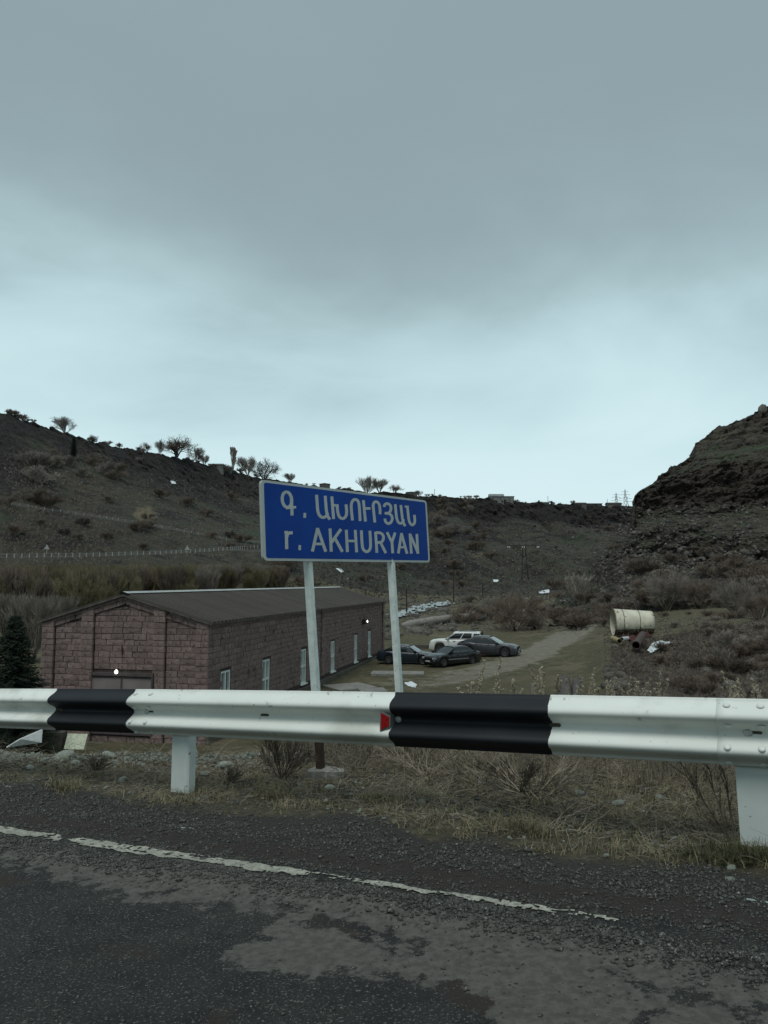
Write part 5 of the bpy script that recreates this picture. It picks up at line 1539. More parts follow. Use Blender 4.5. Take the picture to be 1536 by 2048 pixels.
# scrub as ground cover on all slopes: clumps of short twigs
def scrub(name, boxes, n, hmin, hmax, mat, label, rad=.03):
    A, B, r_ = [], [], []
    for k in range(n):
        bx = random.choice(boxes); px = random.uniform(bx[0], bx[2]); py = random.uniform(bx[1], bx[3]); x, y, z = hit(px, py)
        h = random.uniform(hmin, hmax)
        for j in range(6):
            a = random.uniform(0, 6.28); s_ = random.uniform(.1, .9) * h
            A.append((x + random.uniform(-.3, .3) * h, y + random.uniform(-.3, .3) * h, z - .1)); B.append((x + math.cos(a) * s_, y + math.sin(a) * s_, z + h * random.uniform(.5, 1))); r_.append(rad * y / 150)
    m_ = segs_mesh(name, A, B, r_, np.array(r_) * .35, 3); o = obj(name, m_, mat); tag(o, label, 'scrub', kind='stuff')
scrub('hillside_scrub', [(0, 900, 200, 1170), (150, 950, 560, 1170)], 3000, .2, .7, M['browntwig'], 'dry scrub covering the left canyon side', .035)
scrub('hillside_scrub', [(0, 930, 200, 1170), (200, 960, 560, 1170), (560, 1040, 1260, 1200)], 2200, .2, .6, M['greytwig'], 'grey scrub covering the canyon sides', .03)
scrub('far_scrub', [(560, 1000, 1260, 1200)], 3000, .3, .9, M['darktwig'], 'dark scrub on the far canyon side', .04)
scrub('spur_scrub', [(1230, 850, 1536, 1205), (1230, 1110, 1536, 1205)], 4200, .12, .45, M['browntwig'], 'dry scrub on the cliff spur', .025)
scrub('meadow_scrub', [(600, 1190, 1536, 1270)], 2400, .12, .35, M['straw'], 'dry grass clumps on the valley floor', .02)
scrub('mound_scrub', [(1200, 1240, 1536, 1400)], 3200, .06, .22, M['straw'], 'dry weeds over the tipped earth', .018)
# spruce left of the building
sx, sy_ = P(24, 1400, 29.5)[:2]; sz = ground(sx, sy_)
spr = thing('spruce_tree', 'dark green spruce left of the stone building', 'tree', (sx, sy_, sz))
topz = float(P(30, 1232, 29.5)[2]) - sz
tk = MB(); tk.tube([(0, 0, -.2), (0, 0, topz * .5), (.05, 0, topz)], [.14, .09, .02], 7); obj('trunk', tk, M['bark'], spr)
A, B, ra_, rb2 = [], [], [], []
r_ = random.Random(9)
for k in range(900):
    f = r_.random() ** .8; zz = topz * (.04 + .96 * f); ln = 2.1 * (1 - f) ** .85 * r_.uniform(.65, 1.08) + .12; a = r_.uniform(0, 6.28)
    p0 = np.array([0, 0, zz]); tipp = np.array([math.cos(a) * ln, math.sin(a) * ln, zz - ln * .18 + ln * .12]); A.append(p0); B.append(tipp); ra_.append(.015); rb2.append(.006)
    m_ = int(10 + ln * 14)
    for j in range(m_):
        g = r_.uniform(.15, 1); q0 = p0 + (tipp - p0) * g; nl = .16 * r_.uniform(.5, 1.4) * (1.2 - g * .4)
        d_ = np.array([r_.uniform(-1, 1), r_.uniform(-1, 1), r_.uniform(-.7, .35)]); A.append(q0); B.append(q0 + d_ * nl); ra_.append(.020); rb2.append(.006)
o = segs_mesh('needles', A, B, ra_, rb2, 3); obj('needles', o, M['spruce'], spr)
# small dark conifer on the slope, upper left
x, y, z = hit(136, 917)
cn = thing('conifer', 'dark narrow conifer high on the left slope under the rim', 'tree', (x, y, z))
hh = 40 / FP * y; A, B, ra_, rb2 = [], [], [], []
for k in range(700):
    f = r_.random(); a = r_.uniform(0, 6.28); rr = 1.6 * (1 - f) ** .4 * r_.uniform(.3, 1); zz = .4 + hh * f
    A.append((0, 0, zz)); B.append((math.cos(a) * rr, math.sin(a) * rr, zz + .5)); ra_.append(.12); rb2.append(.05)
obj('foliage', segs_mesh('foliage', A, B, ra_, rb2, 3), M['spruce'], cn)
tk = MB(); tk.tube([(0, 0, -.3), (0, 0, hh)], [.15, .03], 5); obj('trunk', tk, M['bark'], cn)

# ------------------------------------------------------------------ valley things
rock_me = []
def rock_mesh(seed, sub=2, rough=.35, flat=.7):
    import bmesh
    bm = bmesh.new(); bmesh.ops.create_icosphere(bm, subdivisions=sub, radius=1)
    r_ = np.array([v.co for v in bm.verts]); n1 = fbm(r_ * 1.1 + seed * 7.7, 3, seed); n1 = np.round(n1 * 4) / 4 * .6 + n1 * .4
    r_ = r_ * (1 + rough * n1)[:, None] * np.array([1, .8, flat]); 
    for v, c in zip(bm.verts, r_): v.co = c
    me_ = bpy.data.meshes.new('rock'); bm.to_mesh(me_); bm.free(); return me_
pale_rocks = [rock_mesh(k, 2, .45, .5) for k in range(6)]
for m_ in pale_rocks: m_.materials.append(M['pale_rock'])
dark_rocks = [rock_mesh(20 + k, 2, .4, .7) for k in range(6)]
for m_ in dark_rocks: m_.materials.append(M['dark_rock'])
def rock(nm, me_, loc, s_, label, group=None, cat='rock'):
    o = bpy.data.objects.new(nm, me_); COL.objects.link(o); o.location = loc; o.scale = (s_,) * 3 if not hasattr(s_, '__len__') else s_
    o.rotation_euler = (random.uniform(-.4, .4), random.uniform(-.4, .4), random.uniform(0, 6)); tag(o, label, cat, group); return o
for k in range(34):
    py = random.uniform(1290, 1400); px = 1206 + (1400 - py) * .10 + abs(random.gauss(0, 22)); x, y, z = hit(px, py)
    rock('boulder', dark_rocks[k % 6], (x, y, z - .05), random.uniform(.10, .38), 'dark boulder at the mound edge, ' + ('nearest the rail' if py > 1370 else 'halfway up' if py > 1330 else 'close to the tank'), 'dark boulders at the mound edge', 'boulder')
for k in range(60):
    px = random.uniform(1210, 1536); py = random.uniform(1225, 1395); x, y, z = hit(px, py)
    rock('boulder', dark_rocks[k % 6], (x, y, z - .05), random.uniform(.1, .32), 'lump of rock lying on the tipped earth', 'rocks on the earth mounds', 'boulder')
for k in range(46):
    px = random.uniform(765, 960); py = 1262 - (px - 765) * .06 + random.gauss(0, 9); x, y, z = hit(px, py)
    rock('boulder', dark_rocks[k % 6], (x, y, z), random.uniform(.25, .9), 'grey boulder by the long pale pipe, ' + ('at its left end' if px < 830 else 'below its middle' if px < 900 else 'near its right end'), 'boulders by the long pipe', 'boulder')
for k in range(50):
    px = random.uniform(740, 930); py = 1222 + random.gauss(0, 13); x, y, z = hit(px, py)
    rock('boulder', dark_rocks[k % 6], (x, y, z), random.uniform(.3, 1.0), 'dark boulder in the river bed', 'boulders in the river bed', 'boulder')
for k in range(46):
    px = random.uniform(1230, 1536); py = random.uniform(1090, 1200); x, y, z = hit(px, py)
    rock('boulder', dark_rocks[k % 6], (x, y, z), random.uniform(.3, 1.1), 'fallen boulder on the talus under the cliffs', 'boulders under the cliffs', 'boulder')

def scree(name, boxes, n, smin, smax, mat, label, seed):
    g = np.random.default_rng(seed); r_ = random.Random(seed); C = []
    for k in range(n):
        bx = r_.choice(boxes); C.append(hit(r_.uniform(bx[0], bx[2]), r_.uniform(bx[1], bx[3])))
    C = np.array(C); sz = (smin * (smax / smin) ** (g.random(n) ** 2.2)) * C[:, 1] / 150
    base = np.array([[1, 0, 0], [-1, 0, 0], [0, 1, 0], [0, -1, 0], [0, 0, 1], [0, 0, -1]], float)
    Vv = (base[None] * (1 + g.uniform(-.4, .4, (n, 6, 1))) + g.uniform(-.3, .3, (n, 6, 3))) * np.array([1, .9, .7]) * sz[:, None, None] + C[:, None]
    f = np.array([[0, 2, 4], [2, 1, 4], [1, 3, 4], [3, 0, 4], [2, 0, 5], [1, 2, 5], [3, 1, 5], [0, 3, 5]])
    tag(obj(name, mesh_np(name, Vv.reshape(-1, 3), ((np.arange(n) * 6)[:, None, None] + f[None]).reshape(-1, 3)), mat), label, 'scree', kind='stuff')
scree('scree', [(0, 900, 180, 1105), (60, 960, 400, 1105), (330, 1000, 545, 1090)], 2000, .08, .40, M['scree_rock'], 'loose rocks strewn over the left canyon side', 501)
scree('far_scree', [(560, 1045, 1260, 1200)], 3600, .10, .45, M['scree_rock'], 'loose rocks strewn over the far canyon side', 502)
scree('spur_scree', [(1240, 1010, 1536, 1210), (1200, 1100, 1536, 1210)], 6500, .12, .65, M['scree_rock'], 'rubble strewn over the cliff spur and its talus', 503)
scree('mound_rubble', [(1205, 1235, 1536, 1400)], 4200, .10, .50, M['mound_rock'], 'clods and stones on the tipped earth', 504)
scree('river_stones', [(740, 1195, 1180, 1262)], 2600, .12, .60, M['scree_rock'], 'stones along the river bed', 505)
x, y, z = skyline(1536); rock('rock_pinnacle', dark_rocks[2], (x + .5, y - .6, z - .5), (1.5, 1.1, 2.5), 'tall dark rock pinnacle on the skyline at the right edge', None, 'rock').rotation_euler = (0, 0, .4)
def patch(name, poly, mat, lift, label, thr=0.0, nsc=.6, sx=2.0, stp=1.2, cat=None, kind=None, sy=1.0, near=False):
    """thin sheet lying on the ground inside an outline, with a ragged broken edge"""
    x0, x1 = min(p[0] for p in poly), max(p[0] for p in poly); y0, y1 = min(p[1] for p in poly), max(p[1] for p in poly)
    gx = np.arange(x0 - 2, x1 + 2, stp); gy = np.arange(y0 - 1, y1 + 1, stp * .5)
    Vv = []
    for b in gy:
        for a in gx:
            h_ = near_hit(a, b) if near else hit(a, b); Vv.append((h_[0], h_[1], h_[2] + lift))
    Vv = np.array(Vv); F_ = gridf(len(gy), len(gx))
    GX, GY = np.meshgrid(gx, gy); ins_ = in_poly(GX, GY, poly); d_ = dist_poly(GX, GY, list(poly) + [poly[0]])
    val = np.where(ins_, np.minimum(d_ / 3, 1), -d_ / 3) + nsc * fbm(V3(GX / 9 / sx, GY / 3.0 / sy, 0), 4, int(x0)) - thr
    k_ = val.ravel()[F_[:, 0]] > 0
    Yv = Vv[F_][..., 1]; k_ &= (Yv.max(1) - Yv.min(1)) < (40 if not near else 1)
    o = obj(name, mesh_np(name, Vv, F_[k_]), mat)
    if kind == 'structure': o['kind'] = kind; o['label'] = label; o['category'] = cat or name
    else: tag(o, label, cat or name, kind=kind)
    return o
patch('river', [(770, 1234), (800, 1222), (840, 1211), (875, 1205), (905, 1202), (912, 1207), (880, 1216), (850, 1224), (815, 1232), (780, 1238)], M['water'], .25, 'white rushing river between dark boulders', .35, 2.4, .7, kind='structure')
patch('snow_patch', [(1288, 1305), (1300, 1291), (1318, 1284), (1340, 1289), (1328, 1295), (1310, 1303), (1300, 1310)], M['snow'], .14, 'white snow patch on the earth right of the brown pipe', .10, 1.3, .5, stp=.8, cat='snow')
patch('snow_patch', [(1072, 1187), (1082, 1181), (1098, 1179), (1097, 1186), (1085, 1187)], M['snow'], .1, 'small snow patch left of the pale forked tree', .0, .5, .5, stp=.8, cat='snow')
patch('snow_patch', [(808, 1366), (822, 1364), (833, 1370), (830, 1376), (815, 1374)], M['snow'], .04, 'small snow patch on the grass beside the right sign post', .0, .7, .5, stp=.8, cat='snow')
patch('snow_patch', [(672, 1138), (680, 1139), (687, 1144), (682, 1145)], M['snow'], .15, 'tiny snow patch on the slope under the sign', -.2, .2, .5, stp=.8, cat='snow')
patch('snow_patch', [(336, 963), (346, 965), (346, 968), (338, 967)], M['snow'], .2, 'tiny snow patch high on the left slope', -.3, .2, .5, stp=.7, cat='snow')
patch('snow_patch', [(986, 1160), (996, 1161), (994, 1164), (988, 1164)], M['snow'], .15, 'tiny snow patch near the valley bottom', -.3, .2, .5, stp=.8, cat='snow')

# concrete slabs in the grass beside the building
def slab(px, py, w, d, h, rz, label, mat='concrete', nm='concrete_slab', cat='slab', lift=0.0):
    x, y, z = hit(px, py); mb = MB(); mb.box(-w / 2, w / 2, -d / 2, d / 2, -.2, h)
    o = obj(nm, mb, M[mat], loc=(x, y, z + lift)); o.rotation_euler = (0, 0, rz)
    bv = o.modifiers.new('b', 'BEVEL'); bv.width = .02; bv.segments = 1
    tag(o, label, cat); return o
slab(795, 1348, 3.6, 1.6, .12, R(-4), 'long concrete slab in the grass left of the sedans')
slab(700, 1375, 2.6, 2.4, .10, R(30), 'square concrete slab beside the long wall of the building')
slab(745, 1382, 1.6, 1.4, .10, R(10), 'small broken concrete slab between the sign posts')
slab(852, 1297, 2.0, .5, .35, R(3), 'dark timber trough in the grass left of the white SUV', 'timber', 'timber_trough', 'trough')

# long pale pipe half buried
a = np.array(hit(805, 1254)); b = np.array(hit(968, 1241)); mb = MB()
a[2] += .15; b[2] += .55
pts_ = [a + (b - a) * f + np.array([0, 0, .25 * math.sin(f * 3)]) for f in np.linspace(0, 1, 14)]
pp = thing('long_pipe', 'long pale half-buried pipe beyond the parked cars', 'pipe', tuple(a))
mb.tube(pts_, [.35] + [.55] * 12 + [.5], 14); obj('pipe_body', mb.mesh('pipe', True), M['pipe_concrete'], pp, world_coords=True)
for f in (.33, .66):
    c0 = a + (b - a) * f + np.array([0, 0, .25 * math.sin(f * 3)]); d0_ = (b - a) / np.linalg.norm(b - a) * .12
    mb = MB(); mb.tube([c0 - d0_, c0 + d0_], .61, 14); obj('collar', mb.mesh('collar', True), M['pipe_concrete'], pp, world_coords=True)

# white rusty tank
tx, ty, tz = hit(1262, 1272)
sc_ = ty / 1500.0
tank = thing('steel_tank', 'rusty white steel tank lying on its side on the earth', 'tank', (tx, ty, tz), R(-4))
tl, r1_, r2_ = 76 * sc_ / 2, 26.5 * sc_, 22 * sc_
n = 40
def ringp(x, r, sq=1.0): return [(x, r * math.cos(2 * math.pi * k / n), r1_ + .02 + r * math.sin(2 * math.pi * k / n) * sq) for k in range(n)]
def loft(rings):
    mb = MB(); m_ = len(rings[0]); mb.add([v for r_ in rings for v in r_], [(i * m_ + k, i * m_ + (k + 1) % m_, (i + 1) * m_ + (k + 1) % m_, (i + 1) * m_ + k) for i in range(len(rings) - 1) for k in range(m_)]); return mb
fx_ = lambda x: r1_ + (r2_ - r1_) * (x + tl) / (2 * tl)
rings = [ringp(x, fx_(x) - .03) for x in (-tl + .02, tl - .02)] + [ringp(x, fx_(x)) for x in np.linspace(tl, -tl, 12)] + [ringp(-tl + .02, r1_ - .03)]
obj('shell', loft(rings).mesh('shell', True), M['tank'], tank)
mb = MB(); mb.add(ringp(tl - .25, r2_ - .03), [tuple(range(n))]); obj('end_plate', mb, M['tank_rust'], tank)
for f, wd_ in ((-.55, .03), (.27, .025)):
    x = tl * f; obj('seam', loft([ringp(x - wd_, fx_(x) - .002), ringp(x - wd_, fx_(x) + .018), ringp(x + wd_, fx_(x) + .018), ringp(x + wd_, fx_(x) - .002)]), M['tank_rust'], tank)
mb = MB()
x = -tl; obj('rim', loft([ringp(x - .02, fx_(x) - .02), ringp(x - .02, fx_(x) + .025), ringp(x + .05, fx_(x) + .025), ringp(x + .05, fx_(x) - .02)]), M['tank_rust'], tank)
arc = [(xx, fx_(xx) * math.cos(a_) * 1.006, r1_ + .02 + fx_(xx) * math.sin(a_) * 1.006) for xx in (-tl, tl) for a_ in np.linspace(R(-150), R(-28), 16)]
mb = MB(); mb.add(arc, [(k, k + 1, 17 + k, 16 + k) for k in range(15)]); obj('rusty_underside', mb, M['tank_rust'], tank)
for f in (-.45, .33):
    mb = MB(); x = tl * f; mb.tube([(x, -fx_(x) * .93, r1_ - .28), (x, -fx_(x) * .93 - .14, r1_ - .30)], .07, 10); obj('valve', mb, M['tank'], tank)
# pipes and scrap round the tank
def pipe(pa, pb, r, mat, label, nm='steel_pipe', la=.0, lb=.0, hollow=True, cat='pipe'):
    a = Vector(hit(*pa)); b = Vector(hit(*pb)); a.z += r + la; b.z += r + lb
    d = (b - a).normalized(); mb = MB(); mb.tube([a, b], r, 14, cap=False); mb.tube([a + d * .002, b - d * .002], r * .86, 14, cap=False)
    n_ = 14
    for e in (0, 14): mb.f += [[e + k, e + (k + 1) % 14, 28 + e + (k + 1) % 14, 28 + e + k] for k in range(14)]; mb.m += [0] * 14
    o = obj(nm, mb.mesh(nm, False), M[mat]); tag(o, label, cat); return o
pipe((1268, 1311), (1283, 1284), .25, 'brown_pipe', 'brown steel pipe pointing away in front of the tank', la=.35, lb=.25)
pipe((1236, 1291), (1222, 1284), .19, 'yellow_paint', 'short yellow pipe end lying left of the brown pipe', la=.12, lb=.12)
pipe((1240, 1283), (1252, 1281), .16, 'white_flat', 'white ring-like pipe end under the tank')
rs2 = random.Random(3)
for (px, py, w, mt, lb) in ((1262, 1282, 1.0, 'red_scrap', 'dark red scrap plate under the tank'), (1284, 1276, .8, 'red_scrap', 'red scrap plate below the right end of the tank'), (1247, 1279, .6, 'rust', 'rusty scrap plate below the left half of the tank'), (1272, 1292, .7, 'rust', 'rusty bent scrap beside the brown pipe')):
    x, y, z = hit(px, py); mb = MB()
    pr = [(-w / 2, 0, .05), (-w * .2, .1, .34), (w * .15, 0, .20), (w / 2, -.1, .42)]
    mb.add([(a, b - .35, c * .4) for a, b, c in pr] + [(a, b + .35, c + .1) for a, b, c in pr] + [(a, b - .35, c * .4 - .03) for a, b, c in pr] + [(a, b + .35, c + .07) for a, b, c in pr],
           [(i, i + 1, 5 + i, 4 + i) for i in range(3)] + [(8 + i, 12 + i, 13 + i, 9 + i) for i in range(3)] + [(i, 8 + i, 9 + i, i + 1) for i in range(3)])
    o = obj('scrap_plate', mb, M[mt], loc=(x, y, z)); o.rotation_euler = (0, 0, rs2.uniform(-1, 1)); tag(o, lb, 'scrap')
# two big grey pipes below the verge and a stake
for px, lb in ((1126, 'grey concrete pipe behind the rail, left of its twin'), (1148, 'grey concrete pipe behind the rail, right of its twin')):
    pipe((px + 2, 1440), (px, 1372), .30 if px == 1126 else .25, 'old_concrete', lb, 'concrete_pipe')
x, y, z = hit(1060, 1392); mb = MB(); mb.hexa([(-.10, -.05, -.2), (.06, -.05, -.2), (.06, .05, -.2), (-.10, .05, -.2), (-.02, -.05, .62), (.12, -.05, .70), (.12, .05, .70), (-.02, .05, .62)])
tag(obj('timber_stake', mb, M['pipe_concrete'], loc=(x, y, z)), 'short broken pale stake in the grass just above the black band of the rail', 'stake')

# poles ---------------------------------------------------------------
def pole(px, pyb, pyt, r, label, arms=0, lean=0):
    x, y, z = hit(px, pyb); top = P(px + lean, pyt, y); t = thing('utility_pole', label, 'utility pole', (x, y, z))
    mb = MB(); mb.tube([(0, 0, -.3), (float(top[0]) - x, 0, float(top[2]) - z)], [r, r * .7], 6); obj('pole', mb, M['pole_wood'], t)
    h = float(top[2]) - z
    for k in range(arms):
        mb = MB(); mb.box(-.7, .7, -.05, .05, h - .5 - .6 * k, h - .40 - .6 * k); obj('crossarm', mb, M['pole_wood'], t)
        for s_ in (-.6, 0, .6):
            mb = MB(); mb.tube([(s_, 0, h - .40 - .6 * k), (s_, 0, h - .2 - .6 * k)], .05, 6); obj('insulator', mb, M['white_flat'], t)
    return t
pole(907, 1204, 1142, .16, 'dark wooden pole above the river, right of the other one', 0)
pole(813, 1228, 1176, .13, 'thin dark wooden pole beside the right sign post', 0)
pole(965, 1196, 1166, .12, 'short grey pole on the slope right of the river')
# two-legged power pole in the valley
x, y, z = hit(1050, 1161); t = thing('power_line_pole', 'two-legged wooden power pole with white insulators in the valley', 'power pole', (x, y, z))
hp = float(P(1050, 1090, y)[2]) - z; sc2 = y / 1500
mb = MB(); mb.tube([(-6 * sc2, 0, -.3), (-3 * sc2, 0, hp)], [.20, .14], 6); obj('leg', mb, M['pole_wood'], t)
mb = MB(); mb.tube([(7 * sc2, 0, -.3), (2 * sc2, 0, hp)], [.20, .14], 6); obj('leg', mb, M['pole_wood'], t)
mb = MB(); mb.box(-34 * sc2, 30 * sc2, -.08, .08, hp - .28, hp - .12); obj('crossarm', mb, M['pole_wood'], t)
for dx in (-33, -29, -4, 0, 26, 29):
    mb = MB(); mb.tube([(dx * sc2, 0, hp - .45), (dx * sc2, 0, hp - 1.1)], .22, 6); obj('insulator', mb, M['white_flat'], t)
# pylons on the far plateau
def pylon(px, pyt, pyb, label, kind='T'):
    Y_ = 620.0; b = P(px, pyb, Y_); tpz = float(P(px, pyt, Y_)[2]); x, z = float(b[0]), float(b[2]) - 3
    h = tpz - z; t = thing('power_pylon', label, 'pylon', (x, Y_, z)); w = h * .12; r = .13
    def st(nm, *segs):
        for s_ in segs:
            m_ = MB(); m_.tube(list(s_), r, 4); obj(nm, m_, M['steel'], t)
    if kind == 'T':
        st('leg', ((-w, -w, 0), (0, 0, h)), ((w, -w, 0), (0, 0, h)), ((-w, w, 0), (0, 0, h)), ((w, w, 0), (0, 0, h)))
        for f in (.15, .35, .55): 
            g = w * (1 - f); g2 = w * (1 - f - .2)
            st('brace', ((-g, -g, h * f), (g2, -g2, h * (f + .2))), ((g, -g, h * f), (-g2, -g2, h * (f + .2))))
        for f, ww in ((.55, .30), (.72, .24), (.86, .16)): st('crossarm', ((-h * ww, 0, h * f), (0, 0, h * (f + .05)), (h * ww, 0, h * f)))
    else:
        st('leg', ((0, 0, 0), (-h * .32, 0, h * .62)), ((0, 0, 0), (h * .32, 0, h * .62)), ((-h * .32, 0, h * .62), (-h * .28, 0, h)), ((h * .32, 0, h * .62), (h * .28, 0, h)))
        st('crossarm', ((-h * .5, 0, h * .66), (h * .5, 0, h * .66)))
pylon(1233, 985, 1014, 'small lattice pylon left of the tallest on the far plateau')
pylon(1251, 978, 1014, 'tallest lattice pylon on the far plateau')
pylon(1264, 993, 1015, 'forked pylon beside the cliff prow on the far plateau', 'V')
for px, pyt, lb in ((870, 978, 'thin pole on the skyline right of the sign'), (1099, 992, 'thin pole on the skyline above the valley'), (1078, 1001, 'short pole on the skyline left of the taller one'), (1218, 998, 'short pole on the skyline beside the dark-roofed house')):
    x, y, z = skyline(px); h = float(P(px, pyt, y)[2]) - z; mb = MB(); mb.tube([(x, y, z - .5), (x, y, z + h)], .16, 5); tag(obj('utility_pole', mb, M['steel']), lb, 'utility pole')

# far houses -------------------------------------------------------------
def house(px0, px1, pyt, label, roof='gable', col='house_wall', rc='house_roof', dz=0):
    px = (px0 + px1) / 2; x, y, z = skyline(px); y += 3; w = (px1 - px0) / FP * y; h = float(P(px, pyt, y)[2]) - z
    t = thing('house', label, 'house', (x, y, z)); hw = h * (.62 if roof == 'gable' else .84); d = max(4, w * .6)
    mb = MB(); mb.box(-w / 2, w / 2, -d / 2, d / 2, -3, hw); obj('wall', mb, M[col], t)
    if roof == 'gable':
        for s_ in (-1, 1):
            mb = MB(); mb.hexa([(-w / 2 - .4, 0, h - .15), (w / 2 + .4, 0, h - .15), (w / 2 + .4, s_ * (d / 2 + .4), hw - .2), (-w / 2 - .4, s_ * (d / 2 + .4), hw - .2),
                     (-w / 2 - .4, 0, h), (w / 2 + .4, 0, h), (w / 2 + .4, s_ * (d / 2 + .4), hw), (-w / 2 - .4, s_ * (d / 2 + .4), hw)]); obj('roof', mb, M[rc], t)
    elif roof == 'end':
        for s_ in (-1, 1):
            mb = MB(); mb.hexa([(0, -d / 2 - .3, h - .15), (0, d / 2 + .3, h - .15), (s_ * (w / 2 + .3), d / 2 + .3, hw - .2), (s_ * (w / 2 + .3), -d / 2 - .3, hw - .2),
                     (0, -d / 2 - .3, h), (0, d / 2 + .3, h), (s_ * (w / 2 + .3), d / 2 + .3, hw), (s_ * (w / 2 + .3), -d / 2 - .3, hw)]); obj('roof', mb, M[rc], t)
    else:
        mb = MB(); mb.box(-w / 2 - .3, w / 2 + .3, -d / 2 - .3, d / 2 + .3, hw + .002, hw + .4); obj('roof', mb, M[rc], t)
    nwin = max(1, int(w / 4))
    for k in range(nwin):
        cx_ = -w / 2 + w * (k + .5) / nwin; mb = MB(); mb.box(cx_ - .5, cx_ + .5, -d / 2 - .05, -d / 2 + .02, hw * .3, hw * .75); obj('window', mb, M['glass'], t)
house(409, 438, 929, 'shed with pale flat roof on the rim, left of the poplar', 'flat')
house(434, 456, 936, 'smaller pale-roofed shed between the first shed and the poplar', 'flat')
house(636, 656, 967, 'small dark gabled house above the left half of the sign', 'end', 'dark_rock', 'roof')
house(812, 834, 984, 'small dark gabled house above the right end of the sign', 'end', 'dark_rock', 'roof')
house(981, 1009, 988, 'house with pale metal roof on the rim of the far cliffs', 'gable')
house(1010, 1030, 992, 'low grey house beside the pale-roofed one on the rim', 'flat')
house(1085, 1101, 1005, 'small pale house at the foot of the thin skyline pole', 'flat')
house(1150, 1176, 1005, 'long dark-roofed house on the far rim', 'gable', 'dark_rock', 'roof')
house(1178, 1208, 1008, 'low dark shed right of the long dark-roofed house', 'flat', 'dark_rock', 'roof')
house(1218, 1246, 1005, 'dark gabled house on the far rim left of the pylons', 'gable', 'dark_rock', 'roof')

# roadside barriers on the switchbacks ----------------------------------------
def barrier(row_px, spacing, h, label, r=.09, rail_r=.05):
    pts = [hit(px, py - 0.3) for px, py in row_px]
    t = thing('roadside_barrier', label, 'barrier', pts[0])
    arr = np.array(pts); d = np.concatenate([[0], np.cumsum(np.linalg.norm(np.diff(arr, axis=0), axis=1))])
    s_ = np.arange(0, d[-1], spacing); P_ = np.stack([np.interp(s_, d, arr[:, i]) for i in range(3)], 1)
    P_[:, 2] = [ground(p[0], p[1]) for p in P_]
    m_ = MB(); m_.box(-r, r, -r, r, -.2, h); me_ = m_.mesh('post'); me_.materials.append(M['far_post'])
    for p in P_:
        o = bpy.data.objects.new('post', me_); COL.objects.link(o); o.parent = t; o.location = (p[0] - pts[0][0], p[1] - pts[0][1], p[2] - pts[0][2])
    m_ = MB(); m_.tube([(p[0], p[1] + .1, p[2] + h - .22) for p in P_], rail_r, 4); obj('rail', m_, M['steel'], t, world_coords=True)
barrier([(x, np.interp(x, [0, 169, 271, 338, 406, 474, 520], [1116.5, 1114.5, 1111, 1109, 1104.5, 1100, 1097])) for x in range(-20, 530, 10)], 1.45, .95, 'white-posted barrier along the lower road on the left slope', .08)
barrier([(x, np.interp(x, [0, 68, 135, 237, 305, 372, 440, 484], [1008, 1018, 1028, 1042, 1053, 1065, 1078, 1085])) for x in range(-20, 500, 10)], 2.0, .75, 'white-posted barrier along the upper road on the left slope', .05, .02)
for px, lb in ((91, 'triangular warning sign on the lower road, nearer the left edge'), (373, 'triangular warning sign on the lower road above the building')):
    x, y, z = hit(px, 1111); z = ground(x, y); t = thing('warning_sign', lb, 'road sign', (x, y, z))
    mb = MB(); mb.tube([(0, 0, -.2), (0, 0, 2.2)], .06, 5); obj('post', mb, M['far_post'], t)
    s_ = .62; mb = MB(); tr_ = [(-s_, 1.35), (s_, 1.35), (0, 1.35 + s_ * 1.73)]
    mb.add([(a, -.08, b) for a, b in tr_] + [(a, -.04, b) for a, b in tr_], [(0, 1, 2), (5, 4, 3), (0, 3, 4, 1), (1, 4, 5, 2), (2, 5, 3, 0)]); obj('plate', mb, M['far_post'], t)

# ------------------------------------------------------------------ loose gravel on road edge and shoulder
def stones(name, T0, N0, size, mat, label, flat=.6, seed=1):
    g = np.random.default_rng(seed); m_ = len(T0)
    X, Y = xy(T0, N0); Z = z_near(T0, N0)
    base = np.array([[1, 0, 0], [-1, 0, 0], [0, 1, 0], [0, -1, 0], [0, 0, 1], [0, 0, -1]], float)
    Vv = base[None] * (1 + g.uniform(-.38, .38, (m_, 6, 1))) + g.uniform(-.25, .25, (m_, 6, 3))
    a = g.uniform(0, 6.28, m_); ca, sa = np.cos(a), np.sin(a)
    x = Vv[..., 0] * ca[:, None] - Vv[..., 1] * sa[:, None]; y = Vv[..., 0] * sa[:, None] + Vv[..., 1] * ca[:, None]
    Vv = np.stack([x, y * .8, Vv[..., 2] * flat], -1) * size[:, None, None] + V3(X, Y, Z + size * .22)[:, None]
    f = np.array([[0, 2, 4], [2, 1, 4], [1, 3, 4], [3, 0, 4], [2, 0, 5], [1, 2, 5], [3, 1, 5], [0, 3, 5]])
    F_ = (np.arange(m_) * 6)[:, None, None] + f[None]
    o = obj(name, mesh_np(name, Vv.reshape(-1, 3), F_.reshape(-1, 3)), mat); tag(o, label, 'gravel', kind='stuff'); return o
g_ = np.random.default_rng(21)
def pick(nn, t0, t1, n0, n1, dens):
    T0 = t0 + (t1 - t0) * g_.random(nn) ** 1.25; N0 = g_.uniform(n0, n1, nn)
    X, Y = xy(T0, N0); px, py = proj(X, Y, z_road(T0)); k = g_.random(nn) < dens(T0, N0, px, py)
    return T0[k], N0[k]
win_c = lambda T: 2.83 + .02 * np.sin(T * 1.3)
